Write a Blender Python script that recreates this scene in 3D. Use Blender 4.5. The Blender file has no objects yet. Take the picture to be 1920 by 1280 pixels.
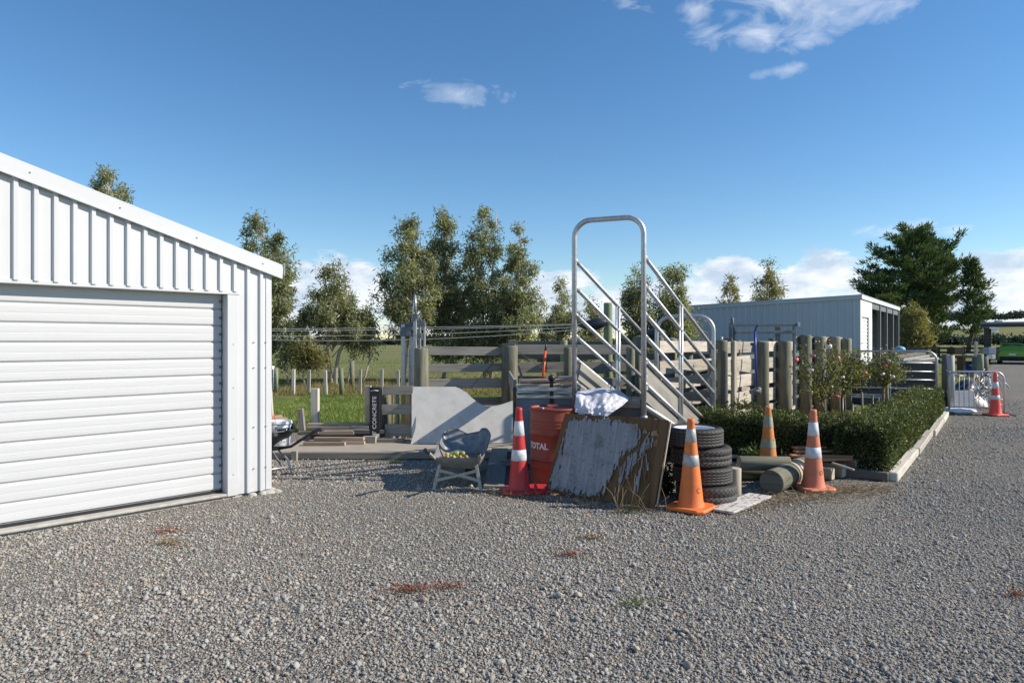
import bpy, math, random
import numpy as np
from mathutils import Vector, Matrix, noise as mnoise

random.seed(7)
RNG = np.random.default_rng(11)
SC = bpy.context.scene
COL = SC.collection
H = 1.63            # eye height above the yard
F = 1280.0          # focal length in pixels of the 1920 px wide photograph (24 mm lens)

def W(px, py, Y):
    """World point seen at photograph pixel (px, py) at real distance Y."""
    return Vector(((px - 960) / F * Y, Y, H - (py - 640) / F * Y))

def G(px, py, z=0.0):
    """Point at height z under pixel (px, py)."""
    return W(px, py, (H - z) * F / (py - 640))

def R(a, b):
    return random.uniform(a, b)

# ------------------------------------------------------------------ meshes
class MB:
    def __init__(s):
        s.v = []; s.f = []; s.uv = []; s.mi = []; s.var = []; s.sm = []
    def face(s, idx, uvs, mi=0, var=0.5, sm=False):
        s.f.append(idx); s.uv.append(uvs); s.mi.append(mi); s.var.append(var); s.sm.append(sm)
    def box(s, c, size, rot=None, mi=0, var=None, jit=0.0):
        c = Vector(c); hx, hy, hz = size[0] / 2, size[1] / 2, size[2] / 2
        var = random.random() if var is None else var
        b = len(s.v); loc = []
        for x in (-1, 1):
            for y in (-1, 1):
                for z in (-1, 1):
                    p = Vector((x * hx + R(-jit, jit), y * hy + R(-jit, jit), z * hz + R(-jit, jit)))
                    loc.append(p)
                    s.v.append(c + (rot @ p if rot else p))
        ax = max(range(3), key=lambda i: size[i]); oth = [i for i in range(3) if i != ax]
        ou, ov = R(0, 50), R(0, 50)
        for q in ((0, 1, 3, 2), (4, 6, 7, 5), (0, 4, 5, 1), (2, 3, 7, 6), (0, 2, 6, 4), (1, 5, 7, 3)):
            pts = [loc[i] for i in q]
            sp = [max(p[i] for p in pts) - min(p[i] for p in pts) for i in range(3)]
            if sp[ax] < size[ax] * 0.5:
                uv = [(p[oth[0]] + ou, p[oth[1]] + ov) for p in pts]
            else:
                o = oth[0] if sp[oth[0]] > sp[oth[1]] else oth[1]
                uv = [(p[ax] + ou, p[o] + ov) for p in pts]
            s.face([b + i for i in q], uv, mi, var)
    def beam(s, p0, p1, w, h, up=(0, 0, 1), mi=0, var=None, jit=0.0):
        p0, p1, up = Vector(p0), Vector(p1), Vector(up)
        x = (p1 - p0); L = x.length; x.normalize()
        y = up.cross(x)
        if y.length < 1e-4: y = Vector((0, 1, 0)).cross(x)
        y.normalize(); z = x.cross(y)
        s.box((p0 + p1) / 2, (L, w, h), Matrix((x, y, z)).transposed(), mi, var, jit)
    def tube(s, pts, r, n=10, cap=True, mi=0, var=None, closed=False, sm=True):
        pts = [Vector(p) for p in pts]; m = len(pts)
        rs = list(r) if isinstance(r, (list, tuple)) else [r] * m
        var = random.random() if var is None else var
        b = len(s.v); L = 0; Ls = []; prev = None
        for i, p in enumerate(pts):
            if closed: t = pts[(i + 1) % m] - pts[i - 1]
            else: t = pts[min(i + 1, m - 1)] - pts[max(i - 1, 0)]
            t.normalize()
            if prev is None:
                a = Vector((0, 0, 1)) if abs(t.z) < 0.9 else Vector((1, 0, 0))
                nrm = t.cross(a).normalized()
            else:
                nrm = prev - t * prev.dot(t)
                nrm = nrm.normalized() if nrm.length > 1e-6 else t.orthogonal().normalized()
            prev = nrm; bi = t.cross(nrm)
            if i: L += (p - pts[i - 1]).length
            Ls.append(L)
            for k in range(n):
                a = 2 * math.pi * k / n
                s.v.append(p + (nrm * math.cos(a) + bi * math.sin(a)) * rs[i])
        ou, ov = R(0, 50), R(0, 50)
        for i in range(m if closed else m - 1):
            j = (i + 1) % m
            for k in range(n):
                k2 = (k + 1) % n
                c = 2 * math.pi * rs[i] / n
                s.face([b + i * n + k, b + i * n + k2, b + j * n + k2, b + j * n + k],
                       [(Ls[i] + ou, k * c + ov), (Ls[i] + ou, (k + 1) * c + ov), (Ls[j] + ou, (k + 1) * c + ov), (Ls[j] + ou, k * c + ov)] if j > i else [(0, 0)] * 4,
                       mi, var, sm)
        if cap and not closed:
            for base, rr, flip in ((b, rs[0], True), (b + (m - 1) * n, rs[-1], False)):
                idx = [base + k for k in range(n)]
                uv = [(rr * math.cos(2 * math.pi * k / n) + ou, rr * math.sin(2 * math.pi * k / n) + ov) for k in range(n)]
                if flip: idx.reverse(); uv.reverse()
                s.face(idx, uv, mi, var)
    def lathe(s, prof, n=36, c=(0, 0, 0), mi=0, var=0.5, capb=False, capt=False, sm=True, wob=0.0, mis=None):
        c = Vector(c); b = len(s.v); m = len(prof)
        wv = [1 + R(-wob, wob) for _ in range(n)]
        for (r, z) in prof:
            for k in range(n):
                a = 2 * math.pi * k / n
                s.v.append(c + Vector((r * wv[k] * math.cos(a), r * wv[k] * math.sin(a), z)))
        L = 0
        for i in range(m - 1):
            d = math.hypot(prof[i + 1][0] - prof[i][0], prof[i + 1][1] - prof[i][1])
            for k in range(n):
                k2 = (k + 1) % n
                s.face([b + i * n + k, b + i * n + k2, b + (i + 1) * n + k2, b + (i + 1) * n + k],
                       [(k / n, L), ((k + 1) / n, L), ((k + 1) / n, L + d), (k / n, L + d)], mis[i] if mis else mi, var, sm)
            L += d
        for on, base, flip in ((capb, b, True), (capt, b + (m - 1) * n, False)):
            if on:
                idx = [base + k for k in range(n)]
                if flip: idx.reverse()
                s.face(idx, [(0.5 + .3 * math.cos(k), 0.5 + .3 * math.sin(k)) for k in range(n)], mi, var)
    def prism(s, poly, o, ax, ay, th, mi=0, var=None, mi_side=None):
        """2-D outline extruded by th along ax x ay."""
        o, ax, ay = Vector(o), Vector(ax).normalized(), Vector(ay).normalized()
        nz = ax.cross(ay).normalized(); n = len(poly); b = len(s.v)
        var = random.random() if var is None else var
        area = sum(poly[i][0] * poly[(i + 1) % n][1] - poly[(i + 1) % n][0] * poly[i][1] for i in range(n))
        if area < 0: poly = poly[::-1]
        for k in (0, 1):
            for (x, y) in poly:
                s.v.append(o + ax * x + ay * y + nz * (th * k))
        ou, ov = R(0, 50), R(0, 50)
        uv = [(y + ou, x + ov) for (x, y) in poly]
        s.face([b + n + i for i in range(n)], uv, mi, var)
        s.face([b + i for i in reversed(range(n))], list(reversed(uv)), mi, var)
        for i in range(n):
            j = (i + 1) % n
            d = math.hypot(poly[j][0] - poly[i][0], poly[j][1] - poly[i][1])
            s.face([b + i, b + j, b + n + j, b + n + i], [(0, 0), (d, 0), (d, th), (0, th)], mi if mi_side is None else mi_side, var)
    def grid(s, fn, nu, nv, mi=0, var=0.5, sm=True, wrap=False):
        b = len(s.v)
        for i in range(nu + 1):
            for j in range(nv + 1):
                s.v.append(Vector(fn(i / nu, j / nv)))
        for i in range(nu):
            for j in range(nv):
                a = b + i * (nv + 1) + j
                s.face([a, a + nv + 1, a + nv + 2, a + 1],
                       [(i / nu, j / nv), ((i + 1) / nu, j / nv), ((i + 1) / nu, (j + 1) / nv), (i / nu, (j + 1) / nv)], mi, var, sm)
    def build(s, name, mats, parent=None, origin=None, bevel=0.0, solid=0.0, subsurf=0, world=True):
        me = bpy.data.meshes.new(name)
        off = Vector((0, 0, 0))
        if parent is not None and world: off = root_loc(parent)
        elif origin is not None: off = Vector(origin)
        me.from_pydata([tuple(v - off) for v in s.v], [], s.f)
        uvl = me.uv_layers.new(name='UVMap')
        uvl.data.foreach_set('uv', np.array([c for q in s.uv for c in q], dtype=np.float32).ravel())
        me.polygons.foreach_set('material_index', s.mi)
        me.polygons.foreach_set('use_smooth', s.sm)
        at = me.attributes.new('var', 'FLOAT', 'FACE'); at.data.foreach_set('value', np.array(s.var, dtype=np.float32))
        for m in (mats if isinstance(mats, (list, tuple)) else [mats]): me.materials.append(M[m])
        me.update()
        o = bpy.data.objects.new(name, me); COL.objects.link(o)
        if parent is not None: o.parent = parent
        elif origin is not None: o.location = off
        if bevel:
            md = o.modifiers.new('bevel', 'BEVEL'); md.width = bevel; md.segments = 1; md.limit_method = 'ANGLE'; md.angle_limit = math.radians(40)
        if solid:
            md = o.modifiers.new('shell', 'SOLIDIFY'); md.thickness = solid; md.offset = 0
        if subsurf:
            md = o.modifiers.new('smooth', 'SUBSURF'); md.levels = subsurf; md.render_levels = subsurf
        return o

def root_loc(o):
    p = Vector((0, 0, 0))
    while o is not None:
        p += Vector(o.location); o = o.parent
    return p

def tag(o, label=None, cat=None, group=None, kind=None):
    if label: o['label'] = label
    if cat: o['category'] = cat
    if group: o['group'] = group
    if kind: o['kind'] = kind
    return o

def thing(name, label, cat, loc=(0, 0, 0), rz=0.0, group=None):
    o = bpy.data.objects.new(name, None); COL.objects.link(o)
    o.empty_display_size = 0.1
    o.location = loc; o.rotation_euler = (0, 0, rz)
    return tag(o, label, cat, group)

def copy_thing(root, loc, rz=None, label=None, group=None, scale=None):
    """A copy of a thing with copies of its parts and sub-parts (shared mesh data)."""
    r = root.copy(); COL.objects.link(r); r.location = loc
    if rz is not None: r.rotation_euler = (0, 0, rz)
    if label: r['label'] = label
    if group: r['group'] = group
    if scale: r.scale = scale
    for ch in [o for o in bpy.data.objects if o.parent == root]:
        c = ch.copy(); COL.objects.link(c); c.parent = r
        for g in [o for o in bpy.data.objects if o.parent == ch]:
            d = g.copy(); COL.objects.link(d); d.parent = c
    return r

def quad_cloud(name, mat, P, D, S, L, Wd, var, parent=None, origin=None):
    """Many small leaf faces (diamond quads) as one mesh. P in local space."""
    N = len(P); L = np.asarray(L).reshape(-1, 1); Wd = np.asarray(Wd).reshape(-1, 1)
    V = np.empty((N, 4, 3), dtype=np.float32)
    V[:, 0] = P; V[:, 1] = P + D * L * 0.45 + S * Wd * 0.5; V[:, 2] = P + D * L; V[:, 3] = P + D * L * 0.45 - S * Wd * 0.5
    me = bpy.data.meshes.new(name)
    me.vertices.add(N * 4); me.vertices.foreach_set('co', V.ravel())
    me.loops.add(N * 4); me.loops.foreach_set('vertex_index', np.arange(N * 4, dtype=np.int32))
    me.polygons.add(N); me.polygons.foreach_set('loop_start', np.arange(0, N * 4, 4, dtype=np.int32))
    at = me.attributes.new('var', 'FLOAT', 'FACE'); at.data.foreach_set('value', np.asarray(var, dtype=np.float32))
    me.materials.append(M[mat]); me.update(calc_edges=True)
    o = bpy.data.objects.new(name, me); COL.objects.link(o)
    if parent is not None: o.parent = parent
    elif origin is not None: o.location = origin
    return o

def unit(a):
    return a / np.maximum(np.linalg.norm(a, axis=1, keepdims=True), 1e-6)

def rand_dirs(N, bias=(0, 0, 0)):
    d = RNG.normal(size=(N, 3)) + np.array(bias)
    return unit(d)

def sides(D):
    return unit(np.cross(D, RNG.normal(size=D.shape)))

def text_mesh(s, size, extrude=0.001, offset=0.0, align='CENTER'):
    cu = bpy.data.curves.new('lettering', 'FONT'); cu.body = s; cu.size = size; cu.extrude = extrude; cu.offset = offset
    cu.align_x = align; cu.align_y = 'CENTER'; cu.resolution_u = 4
    o = bpy.data.objects.new('lettering', cu); COL.objects.link(o)
    dg = bpy.context.evaluated_depsgraph_get(); dg.update()
    me = bpy.data.meshes.new_from_object(o.evaluated_get(dg))
    bpy.data.objects.remove(o); bpy.data.curves.remove(cu)
    return me

# --------------------------------------------------------------- materials
M = {}
class NT:
    def __init__(s, name):
        m = bpy.data.materials.new(name); m.use_nodes = True; s.m = m; s.t = m.node_tree; s.n = s.t.nodes; s.l = s.t.links
        s.bsdf = s.n['Principled BSDF']; s.out = s.n['Material Output']; M[name] = m
    def node(s, typ, **kw):
        nd = s.n.new(typ)
        for k, v in kw.items(): setattr(nd, k, v)
        return nd
    def link(s, a, b): s.l.new(a, b)
    def coord(s, kind='Object', scale=(1, 1, 1)):
        tc = s.node('ShaderNodeTexCoord'); mp = s.node('ShaderNodeMapping'); mp.inputs['Scale'].default_value = scale
        s.link(tc.outputs[kind], mp.inputs['Vector']); return mp.outputs['Vector']
    def noise(s, vec, scale, detail=4, rough=0.55, dist=0.0):
        nd = s.node('ShaderNodeTexNoise'); nd.inputs['Scale'].default_value = scale; nd.inputs['Detail'].default_value = detail
        nd.inputs['Roughness'].default_value = rough; nd.inputs['Distortion'].default_value = dist
        if vec is not None: s.link(vec, nd.inputs['Vector'])
        return nd.outputs['Fac']
    def voronoi(s, vec, scale, feature='F1', out='Distance', rnd=1.0):
        nd = s.node('ShaderNodeTexVoronoi', feature=feature); nd.inputs['Scale'].default_value = scale; nd.inputs['Randomness'].default_value = rnd
        s.link(vec, nd.inputs['Vector']); return nd.outputs[out]
    def ramp(s, fac, stops):
        nd = s.node('ShaderNodeValToRGB'); cr = nd.color_ramp
        while len(cr.elements) < len(stops): cr.elements.new(0.5)
        for e, (p, c) in zip(cr.elements, stops):
            e.position = p; e.color = (*c, 1) if len(c) == 3 else c
        if fac is not None: s.link(fac, nd.inputs['Fac'])
        return nd.outputs['Color']
    def g(s, fac, a, b):
        return s.ramp(fac, [(a, (0, 0, 0)), (b, (1, 1, 1))])
    def mix(s, fac, a, b, blend='MIX'):
        nd = s.node('ShaderNodeMix', data_type='RGBA', blend_type=blend)
        for inp, v in ((nd.inputs[0], fac), (nd.inputs[6], a), (nd.inputs[7], b)):
            if isinstance(v, (int, float)): inp.default_value = v
            elif isinstance(v, tuple): inp.default_value = (*v, 1) if len(v) == 3 else v
            else: s.link(v, inp)
        return nd.outputs[2]
    def math(s, op, a, b=None, c=None, clamp=False):
        nd = s.node('ShaderNodeMath', operation=op, use_clamp=clamp)
        for i, v in enumerate((a, b, c)):
            if v is None: continue
            if isinstance(v, (int, float)): nd.inputs[i].default_value = v
            else: s.link(v, nd.inputs[i])
        return nd.outputs[0]
    def attr(s, name='var'):
        nd = s.node('ShaderNodeAttribute', attribute_name=name); return nd.outputs['Fac']
    def bump(s, height, strength=0.3, dist=0.01, prev=None):
        nd = s.node('ShaderNodeBump'); nd.inputs['Strength'].default_value = strength; nd.inputs['Distance'].default_value = dist
        s.link(height, nd.inputs['Height'])
        if prev is not None: s.link(prev, nd.inputs['Normal'])
        return nd.outputs['Normal']
    def fin(s, col=None, rough=0.6, metal=0.0, normal=None, spec=None):
        b = s.bsdf
        if col is not None:
            if isinstance(col, tuple): b.inputs['Base Color'].default_value = (*col, 1)
            else: s.link(col, b.inputs['Base Color'])
        if isinstance(rough, (int, float)): b.inputs['Roughness'].default_value = rough
        else: s.link(rough, b.inputs['Roughness'])
        b.inputs['Metallic'].default_value = metal
        if spec is not None: b.inputs['Specular IOR Level'].default_value = spec
        if normal is not None: s.link(normal, b.inputs['Normal'])
        return s.m

def mat_wood(name, c0, c1, dirt=(0.10, 0.09, 0.07), dirt_amt=0.4, rough=0.85, rust=None, streak=26):
    n = NT(name)
    uv = n.coord('UV', (1.6, streak, 1)); uv2 = n.coord('UV', (1.2, 5, 1)); ob = n.coord('Object')
    g1 = n.noise(uv, 1.0, 6, 0.65, 0.4); g2 = n.noise(uv2, 1.3, 3); g3 = n.noise(ob, 3.0, 4)
    col = n.mix(n.g(g1, 0.3, 0.7), c0, c1)
    col = n.mix(n.math('MULTIPLY', n.g(g2, 0.5, 0.75), dirt_amt), col, dirt)
    if rust: col = n.mix(n.math('MULTIPLY', n.g(g3, 0.62, 0.75), 0.7), col, rust)
    v = n.math('MULTIPLY_ADD', n.attr(), 0.5, 0.75)
    hs = n.node('ShaderNodeHueSaturation'); n.link(col, hs.inputs['Color']); n.link(v, hs.inputs['Value'])
    crack = n.g(g1, 0.30, 0.42)
    col2 = n.mix(0.55, hs.outputs['Color'], n.mix(crack, (0.35, 0.33, 0.3), (1, 1, 1)), 'MULTIPLY')
    return n.fin(col2, rough, 0, n.bump(g1, 0.5, 0.004), 0.25)

def mat_plain(name, c, rough=0.5, metal=0.0, var=0.12, scale=6.0, bump=0.05, bscale=40, dirt=None, dirt_amt=0.0, spec=None, bdist=0.003):
    n = NT(name); ob = n.coord('Object')
    a = n.noise(ob, scale, 5, 0.6)
    lo = tuple(x * (1 - var) for x in c); hi = tuple(min(1, x * (1 + var)) for x in c)
    col = n.mix(n.g(a, 0.3, 0.7), lo, hi)
    if dirt: col = n.mix(n.math('MULTIPLY', n.g(n.noise(ob, scale * 1.7, 7, 0.7), 0.48, 0.68), dirt_amt), col, dirt)
    nb = n.bump(n.noise(ob, bscale, 3), bump, bdist) if bump else None
    r = n.math('MULTIPLY_ADD', a, 0.25, rough - 0.12, clamp=True)
    return n.fin(col, r, metal, nb, spec)

def mat_leaf(name, stops, trans=0.25, rough=0.45, spec=0.4):
    n = NT(name)
    col = n.ramp(n.attr(), stops)
    n.fin(col, rough, 0, None, spec)
    tr = n.node('ShaderNodeBsdfTranslucent'); n.link(n.mix(1.0, col, (1.3, 1.4, 0.6), 'MULTIPLY'), tr.inputs['Color'])
    mx = n.node('ShaderNodeMixShader'); mx.inputs[0].default_value = trans
    n.link(n.bsdf.outputs[0], mx.inputs[1]); n.link(tr.outputs[0], mx.inputs[2]); n.link(mx.outputs[0], n.out.inputs['Surface'])
    return n.m

mat_wood('wood_grey', (0.25, 0.235, 0.205), (0.36, 0.34, 0.30), (0.13, 0.125, 0.10), 0.5)
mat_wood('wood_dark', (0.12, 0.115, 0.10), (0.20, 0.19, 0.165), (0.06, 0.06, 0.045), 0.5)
mat_wood('wood_pale', (0.36, 0.325, 0.265), (0.53, 0.485, 0.41), (0.20, 0.18, 0.14), 0.5, rust=(0.33, 0.19, 0.10))
mat_wood('wood_post', (0.13, 0.128, 0.09), (0.285, 0.27, 0.20), (0.07, 0.072, 0.05), 0.6, rust=(0.28, 0.16, 0.08), streak=16)
mat_wood('wood_postgreen', (0.18, 0.21, 0.12), (0.27, 0.30, 0.19), (0.10, 0.12, 0.07), 0.4, streak=16)
mat_wood('wood_brown', (0.26, 0.19, 0.14), (0.38, 0.30, 0.235), (0.15, 0.11, 0.08), 0.4)
mat_wood('wood_rusty', (0.36, 0.165, 0.085), (0.50, 0.26, 0.15), (0.18, 0.09, 0.055), 0.4)
mat_wood('wood_bleached', (0.50, 0.485, 0.45), (0.62, 0.60, 0.56), (0.38, 0.36, 0.32), 0.25)
mat_wood('wood_end', (0.40, 0.34, 0.26), (0.52, 0.46, 0.37), (0.25, 0.21, 0.16), 0.3)
mat_wood('wood_kerb', (0.42, 0.39, 0.33), (0.58, 0.54, 0.47), (0.24, 0.22, 0.17), 0.35)
mat_wood('bark_gum', (0.42, 0.35, 0.28), (0.60, 0.53, 0.45), (0.30, 0.20, 0.14), 0.4, streak=8)
mat_wood('bark_dark', (0.05, 0.042, 0.035), (0.10, 0.085, 0.07), (0.03, 0.03, 0.02), 0.4, streak=8)
mat_wood('twig', (0.13, 0.09, 0.055), (0.20, 0.145, 0.09), (0.08, 0.06, 0.04), 0.4)
def white_steel():
    n = NT('white_steel'); ob = n.coord('Object'); sp = n.node('ShaderNodeSeparateXYZ'); n.link(ob, sp.inputs[0])
    a = n.noise(ob, 1.5, 4); st = n.noise(n.coord('Object', (9, 9, .6)), 2.0, 5, .65)
    low = n.math('MULTIPLY', n.math('SUBTRACT', .42, sp.outputs['Z']), 2.4, clamp=True)          # dust splashed up from the gravel
    d = n.math('MULTIPLY', n.math('MULTIPLY', low, n.g(n.noise(ob, 14, 6, .7), .35, .7)), .35)
    c = n.mix(n.g(a, .3, .7), (0.55, 0.56, 0.575), (0.59, 0.60, 0.61)); c = n.mix(n.math('MULTIPLY', n.g(st, .55, .8), .14), c, (0.46, 0.45, 0.43)); c = n.mix(d, c, (0.40, 0.36, 0.31))
    n.fin(c, .45, 0, n.bump(n.noise(ob, 4, 2), .06, .01))
white_steel()
mat_plain('shed_steel', (0.41, 0.48, 0.55), 0.42, 0, 0.04, 1.5, 0.02, 9)  # lowered bluish tone puts the wall's sky-lit shade into the colour
mat_plain('shed_white', (0.78, 0.79, 0.80), 0.45, 0, 0.04, 1.5, 0.02, 9)
mat_plain('galv', (0.50, 0.515, 0.53), 0.42, 0.55, 0.18, 18, 0.05, 60, (0.36, 0.36, 0.35), 0.35)
mat_plain('galv_dull', (0.13, 0.15, 0.165), 0.6, 0.1, 0.2, 12, 0.05, 60, (0.24, 0.24, 0.23), 0.4)
mat_plain('screw', (0.20, 0.20, 0.21), 0.4, 0.5, 0.1)
mat_plain('concrete', (0.42, 0.40, 0.36), 0.9, 0, 0.15, 8, 0.4, 60, (0.26, 0.24, 0.2), 0.5)
mat_plain('fibre_sheet', (0.60, 0.585, 0.55), 0.85, 0, 0.08, 3.5, 0.12, 50, (0.43, 0.41, 0.36), 0.5)
mat_plain('black_paint', (0.018, 0.018, 0.020), 0.4, 0, 0.3, 14, 0.1, 50, (0.07, 0.065, 0.06), 0.3)
mat_plain('black_plastic', (0.025, 0.027, 0.03), 0.42, 0, 0.3, 9, 0.08, 50, (0.09, 0.085, 0.075), 0.3)
mat_plain('barrow_steel', (0.23, 0.235, 0.235), 0.5, 0.35, 0.25, 16, 0.2, 70, (0.42, 0.41, 0.38), 0.5)
mat_plain('barrow_frame', (0.40, 0.40, 0.36), 0.6, 0.2, 0.15, 16, 0.1, 70, (0.22, 0.2, 0.16), 0.4)
mat_plain('steel_blue', (0.20, 0.255, 0.31), 0.5, 0.2, 0.15, 5, 0.05, 40, (0.14, 0.14, 0.13), 0.4)
mat_plain('drum_red', (0.27, 0.05, 0.026), 0.55, 0, 0.2, 5, 0.1, 40, (0.17, 0.055, 0.035), 0.7)
mat_plain('cone_red', (0.54, 0.028, 0.032), 0.45, 0, 0.14, 6, 0.1, 50, (0.27, 0.05, 0.042), 0.55)
mat_plain('cone_orange', (0.76, 0.185, 0.04), 0.52, 0, 0.1, 6, 0.1, 50, (0.42, 0.16, 0.075), 0.5)
mat_plain('cone_faded', (0.66, 0.20, 0.105), 0.6, 0, 0.12, 6, 0.1, 50, (0.36, 0.17, 0.11), 0.55)
mat_plain('cone_yellowed', (0.66, 0.235, 0.06), 0.6, 0, 0.1, 9, 0.06, 50, (0.36, 0.18, 0.08), 0.4)
mat_plain('cone_coral', (0.80, 0.10, 0.07), 0.5, 0, 0.08, 9, 0.06, 50)
mat_plain('band_white', (0.72, 0.73, 0.76), 0.4, 0, 0.08, 14, 0.05, 60, (0.30, 0.29, 0.28), 0.6)
mat_plain('band_grey', (0.42, 0.43, 0.42), 0.4, 0.1, 0.1, 14, 0.05, 60, (0.30, 0.29, 0.26), 0.4)
mat_plain('band_dirty', (0.40, 0.37, 0.27), 0.6, 0, 0.2, 14, 0.1, 60, (0.20, 0.16, 0.09), 0.6)
mat_plain('white_plastic', (0.76, 0.77, 0.78), 0.4, 0, 0.04, 9, 0.03, 40, (0.5, 0.48, 0.44), 0.25)
mat_plain('white_paint', (0.78, 0.78, 0.77), 0.5, 0, 0.05, 9, 0.05, 40)
mat_plain('ink', (0.02, 0.02, 0.022), 0.6, 0, 0.1, 9, 0.0)
mat_plain('rubber', (0.022, 0.022, 0.023), 0.75, 0, 0.25, 12, 0.1, 70, (0.075, 0.07, 0.062), 0.55)
mat_plain('rim_white', (0.74, 0.76, 0.78), 0.4, 0.1, 0.05, 9, 0.03, 40)
mat_plain('orange_paint', (0.75, 0.10, 0.02), 0.4, 0, 0.1, 9, 0.03, 40)
mat_plain('blue_paint', (0.03, 0.055, 0.28), 0.4, 0, 0.12, 9, 0.03, 40)
mat_plain('blue_plastic', (0.02, 0.16, 0.55), 0.4, 0, 0.1, 9, 0.03, 40)
mat_plain('apple_green', (0.36, 0.40, 0.08), 0.4, 0, 0.3, 12, 0.0)
mat_plain('apple_red', (0.40, 0.20, 0.08), 0.4, 0, 0.35, 12, 0.0)
mat_plain('tarp_dark', (0.03, 0.035, 0.045), 0.35, 0, 0.2, 9, 0.2, 20)
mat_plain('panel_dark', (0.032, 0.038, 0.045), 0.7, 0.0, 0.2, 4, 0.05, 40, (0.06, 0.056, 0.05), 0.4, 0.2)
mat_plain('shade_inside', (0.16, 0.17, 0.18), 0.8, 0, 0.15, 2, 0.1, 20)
mat_plain('wire', (0.72, 0.72, 0.70), 0.5, 0.0, 0.1, 9, 0.0)
mat_plain('car_green', (0.20, 0.36, 0.045), 0.3, 0.2, 0.05, 3, 0.0)
mat_plain('car_glass', (0.012, 0.014, 0.016), 0.08, 0, 0.05, 3, 0.0, spec=0.8)
mat_plain('lamp_red', (0.45, 0.02, 0.02), 0.25, 0, 0.1, 9, 0.0)
mat_plain('blue_pale', (0.16, 0.36, 0.50), 0.5, 0, 0.1, 9, 0.05)
mat_plain('end_plate', (0.6, 0.61, 0.62), 0.45)
mat_plain('lamp_clear', (0.75, 0.74, 0.72), 0.2, 0, 0.05, 9, 0.0)
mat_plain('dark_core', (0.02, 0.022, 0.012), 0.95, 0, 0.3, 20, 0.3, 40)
mat_plain('petal_pink', (0.66, 0.13, 0.14), 0.6, 0, 0.2, 20, 0.0)
mat_plain('petal_white', (0.78, 0.72, 0.66), 0.6, 0, 0.1, 20, 0.0)
mat_plain('petal_peach', (0.75, 0.26, 0.12), 0.6, 0, 0.2, 20, 0.0)
mat_plain('grey_card', (0.30, 0.33, 0.38), 0.7, 0, 0.1, 6, 0.05, 40)
mat_plain('clutter_pale', (0.62, 0.58, 0.50), 0.7, 0, 0.2, 8, 0.2, 30)
mat_plain('sign_black', (0.012, 0.012, 0.014), 0.35, 0, 0.3, 9, 0.1, 20)
mat_plain('roof_grey', (0.22, 0.24, 0.26), 0.5, 0.1, 0.08, 2, 0.0)

mat_leaf('leaf_gum', [(0.0, (0.115, 0.122, 0.065)), (0.5, (0.250, 0.256, 0.150)), (0.85, (0.419, 0.413, 0.281)), (1.0, (0.600, 0.600, 0.475))], 0.45)
mat_leaf('leaf_gum_warm', [(0.0, (0.108, 0.103, 0.041)), (0.5, (0.228, 0.206, 0.090)), (0.85, (0.348, 0.306, 0.150)), (1.0, (0.480, 0.420, 0.252))], 0.42)
mat_leaf('needle', [(0.0, (0.032, 0.057, 0.025)), (0.6, (0.081, 0.121, 0.051)), (1.0, (0.149, 0.184, 0.081))], 0.25, 0.6, 0.2)
mat_leaf('leaf_hedge', [(0.0, (0.032, 0.048, 0.017)), (0.55, (0.090, 0.113, 0.037)), (0.88, (0.190, 0.196, 0.076)), (1.0, (0.276, 0.230, 0.103))], 0.22, 0.5, 0.22)
mat_leaf('leaf_rose', [(0.0, (0.07, 0.085, 0.025)), (0.5, (0.16, 0.17, 0.048)), (0.85, (0.28, 0.25, 0.075)), (1.0, (0.24, 0.15, 0.06))], 0.3)
mat_leaf('leaf_weed', [(0.0, (0.06, 0.09, 0.025)), (0.6, (0.13, 0.18, 0.055)), (1.0, (0.22, 0.26, 0.11))], 0.3)
mat_leaf('grass', [(0.0, (0.088, 0.137, 0.029)), (0.5, (0.182, 0.247, 0.057)), (0.85, (0.286, 0.325, 0.104)), (1.0, (0.364, 0.325, 0.156))], 0.3, 0.5)
mat_leaf('grass_dry', [(0.0, (0.12, 0.105, 0.035)), (0.6, (0.25, 0.205, 0.085)), (1.0, (0.38, 0.31, 0.16))], 0.3, 0.6)
mat_leaf('straw', [(0.0, (0.16, 0.11, 0.06)), (0.6, (0.30, 0.22, 0.13)), (1.0, (0.42, 0.34, 0.22))], 0.1, 0.7)
mat_leaf('weed_red', [(0.0, (0.161, 0.057, 0.034)), (0.6, (0.287, 0.103, 0.063)), (1.0, (0.368, 0.196, 0.103))], 0.1, 0.7)
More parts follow.
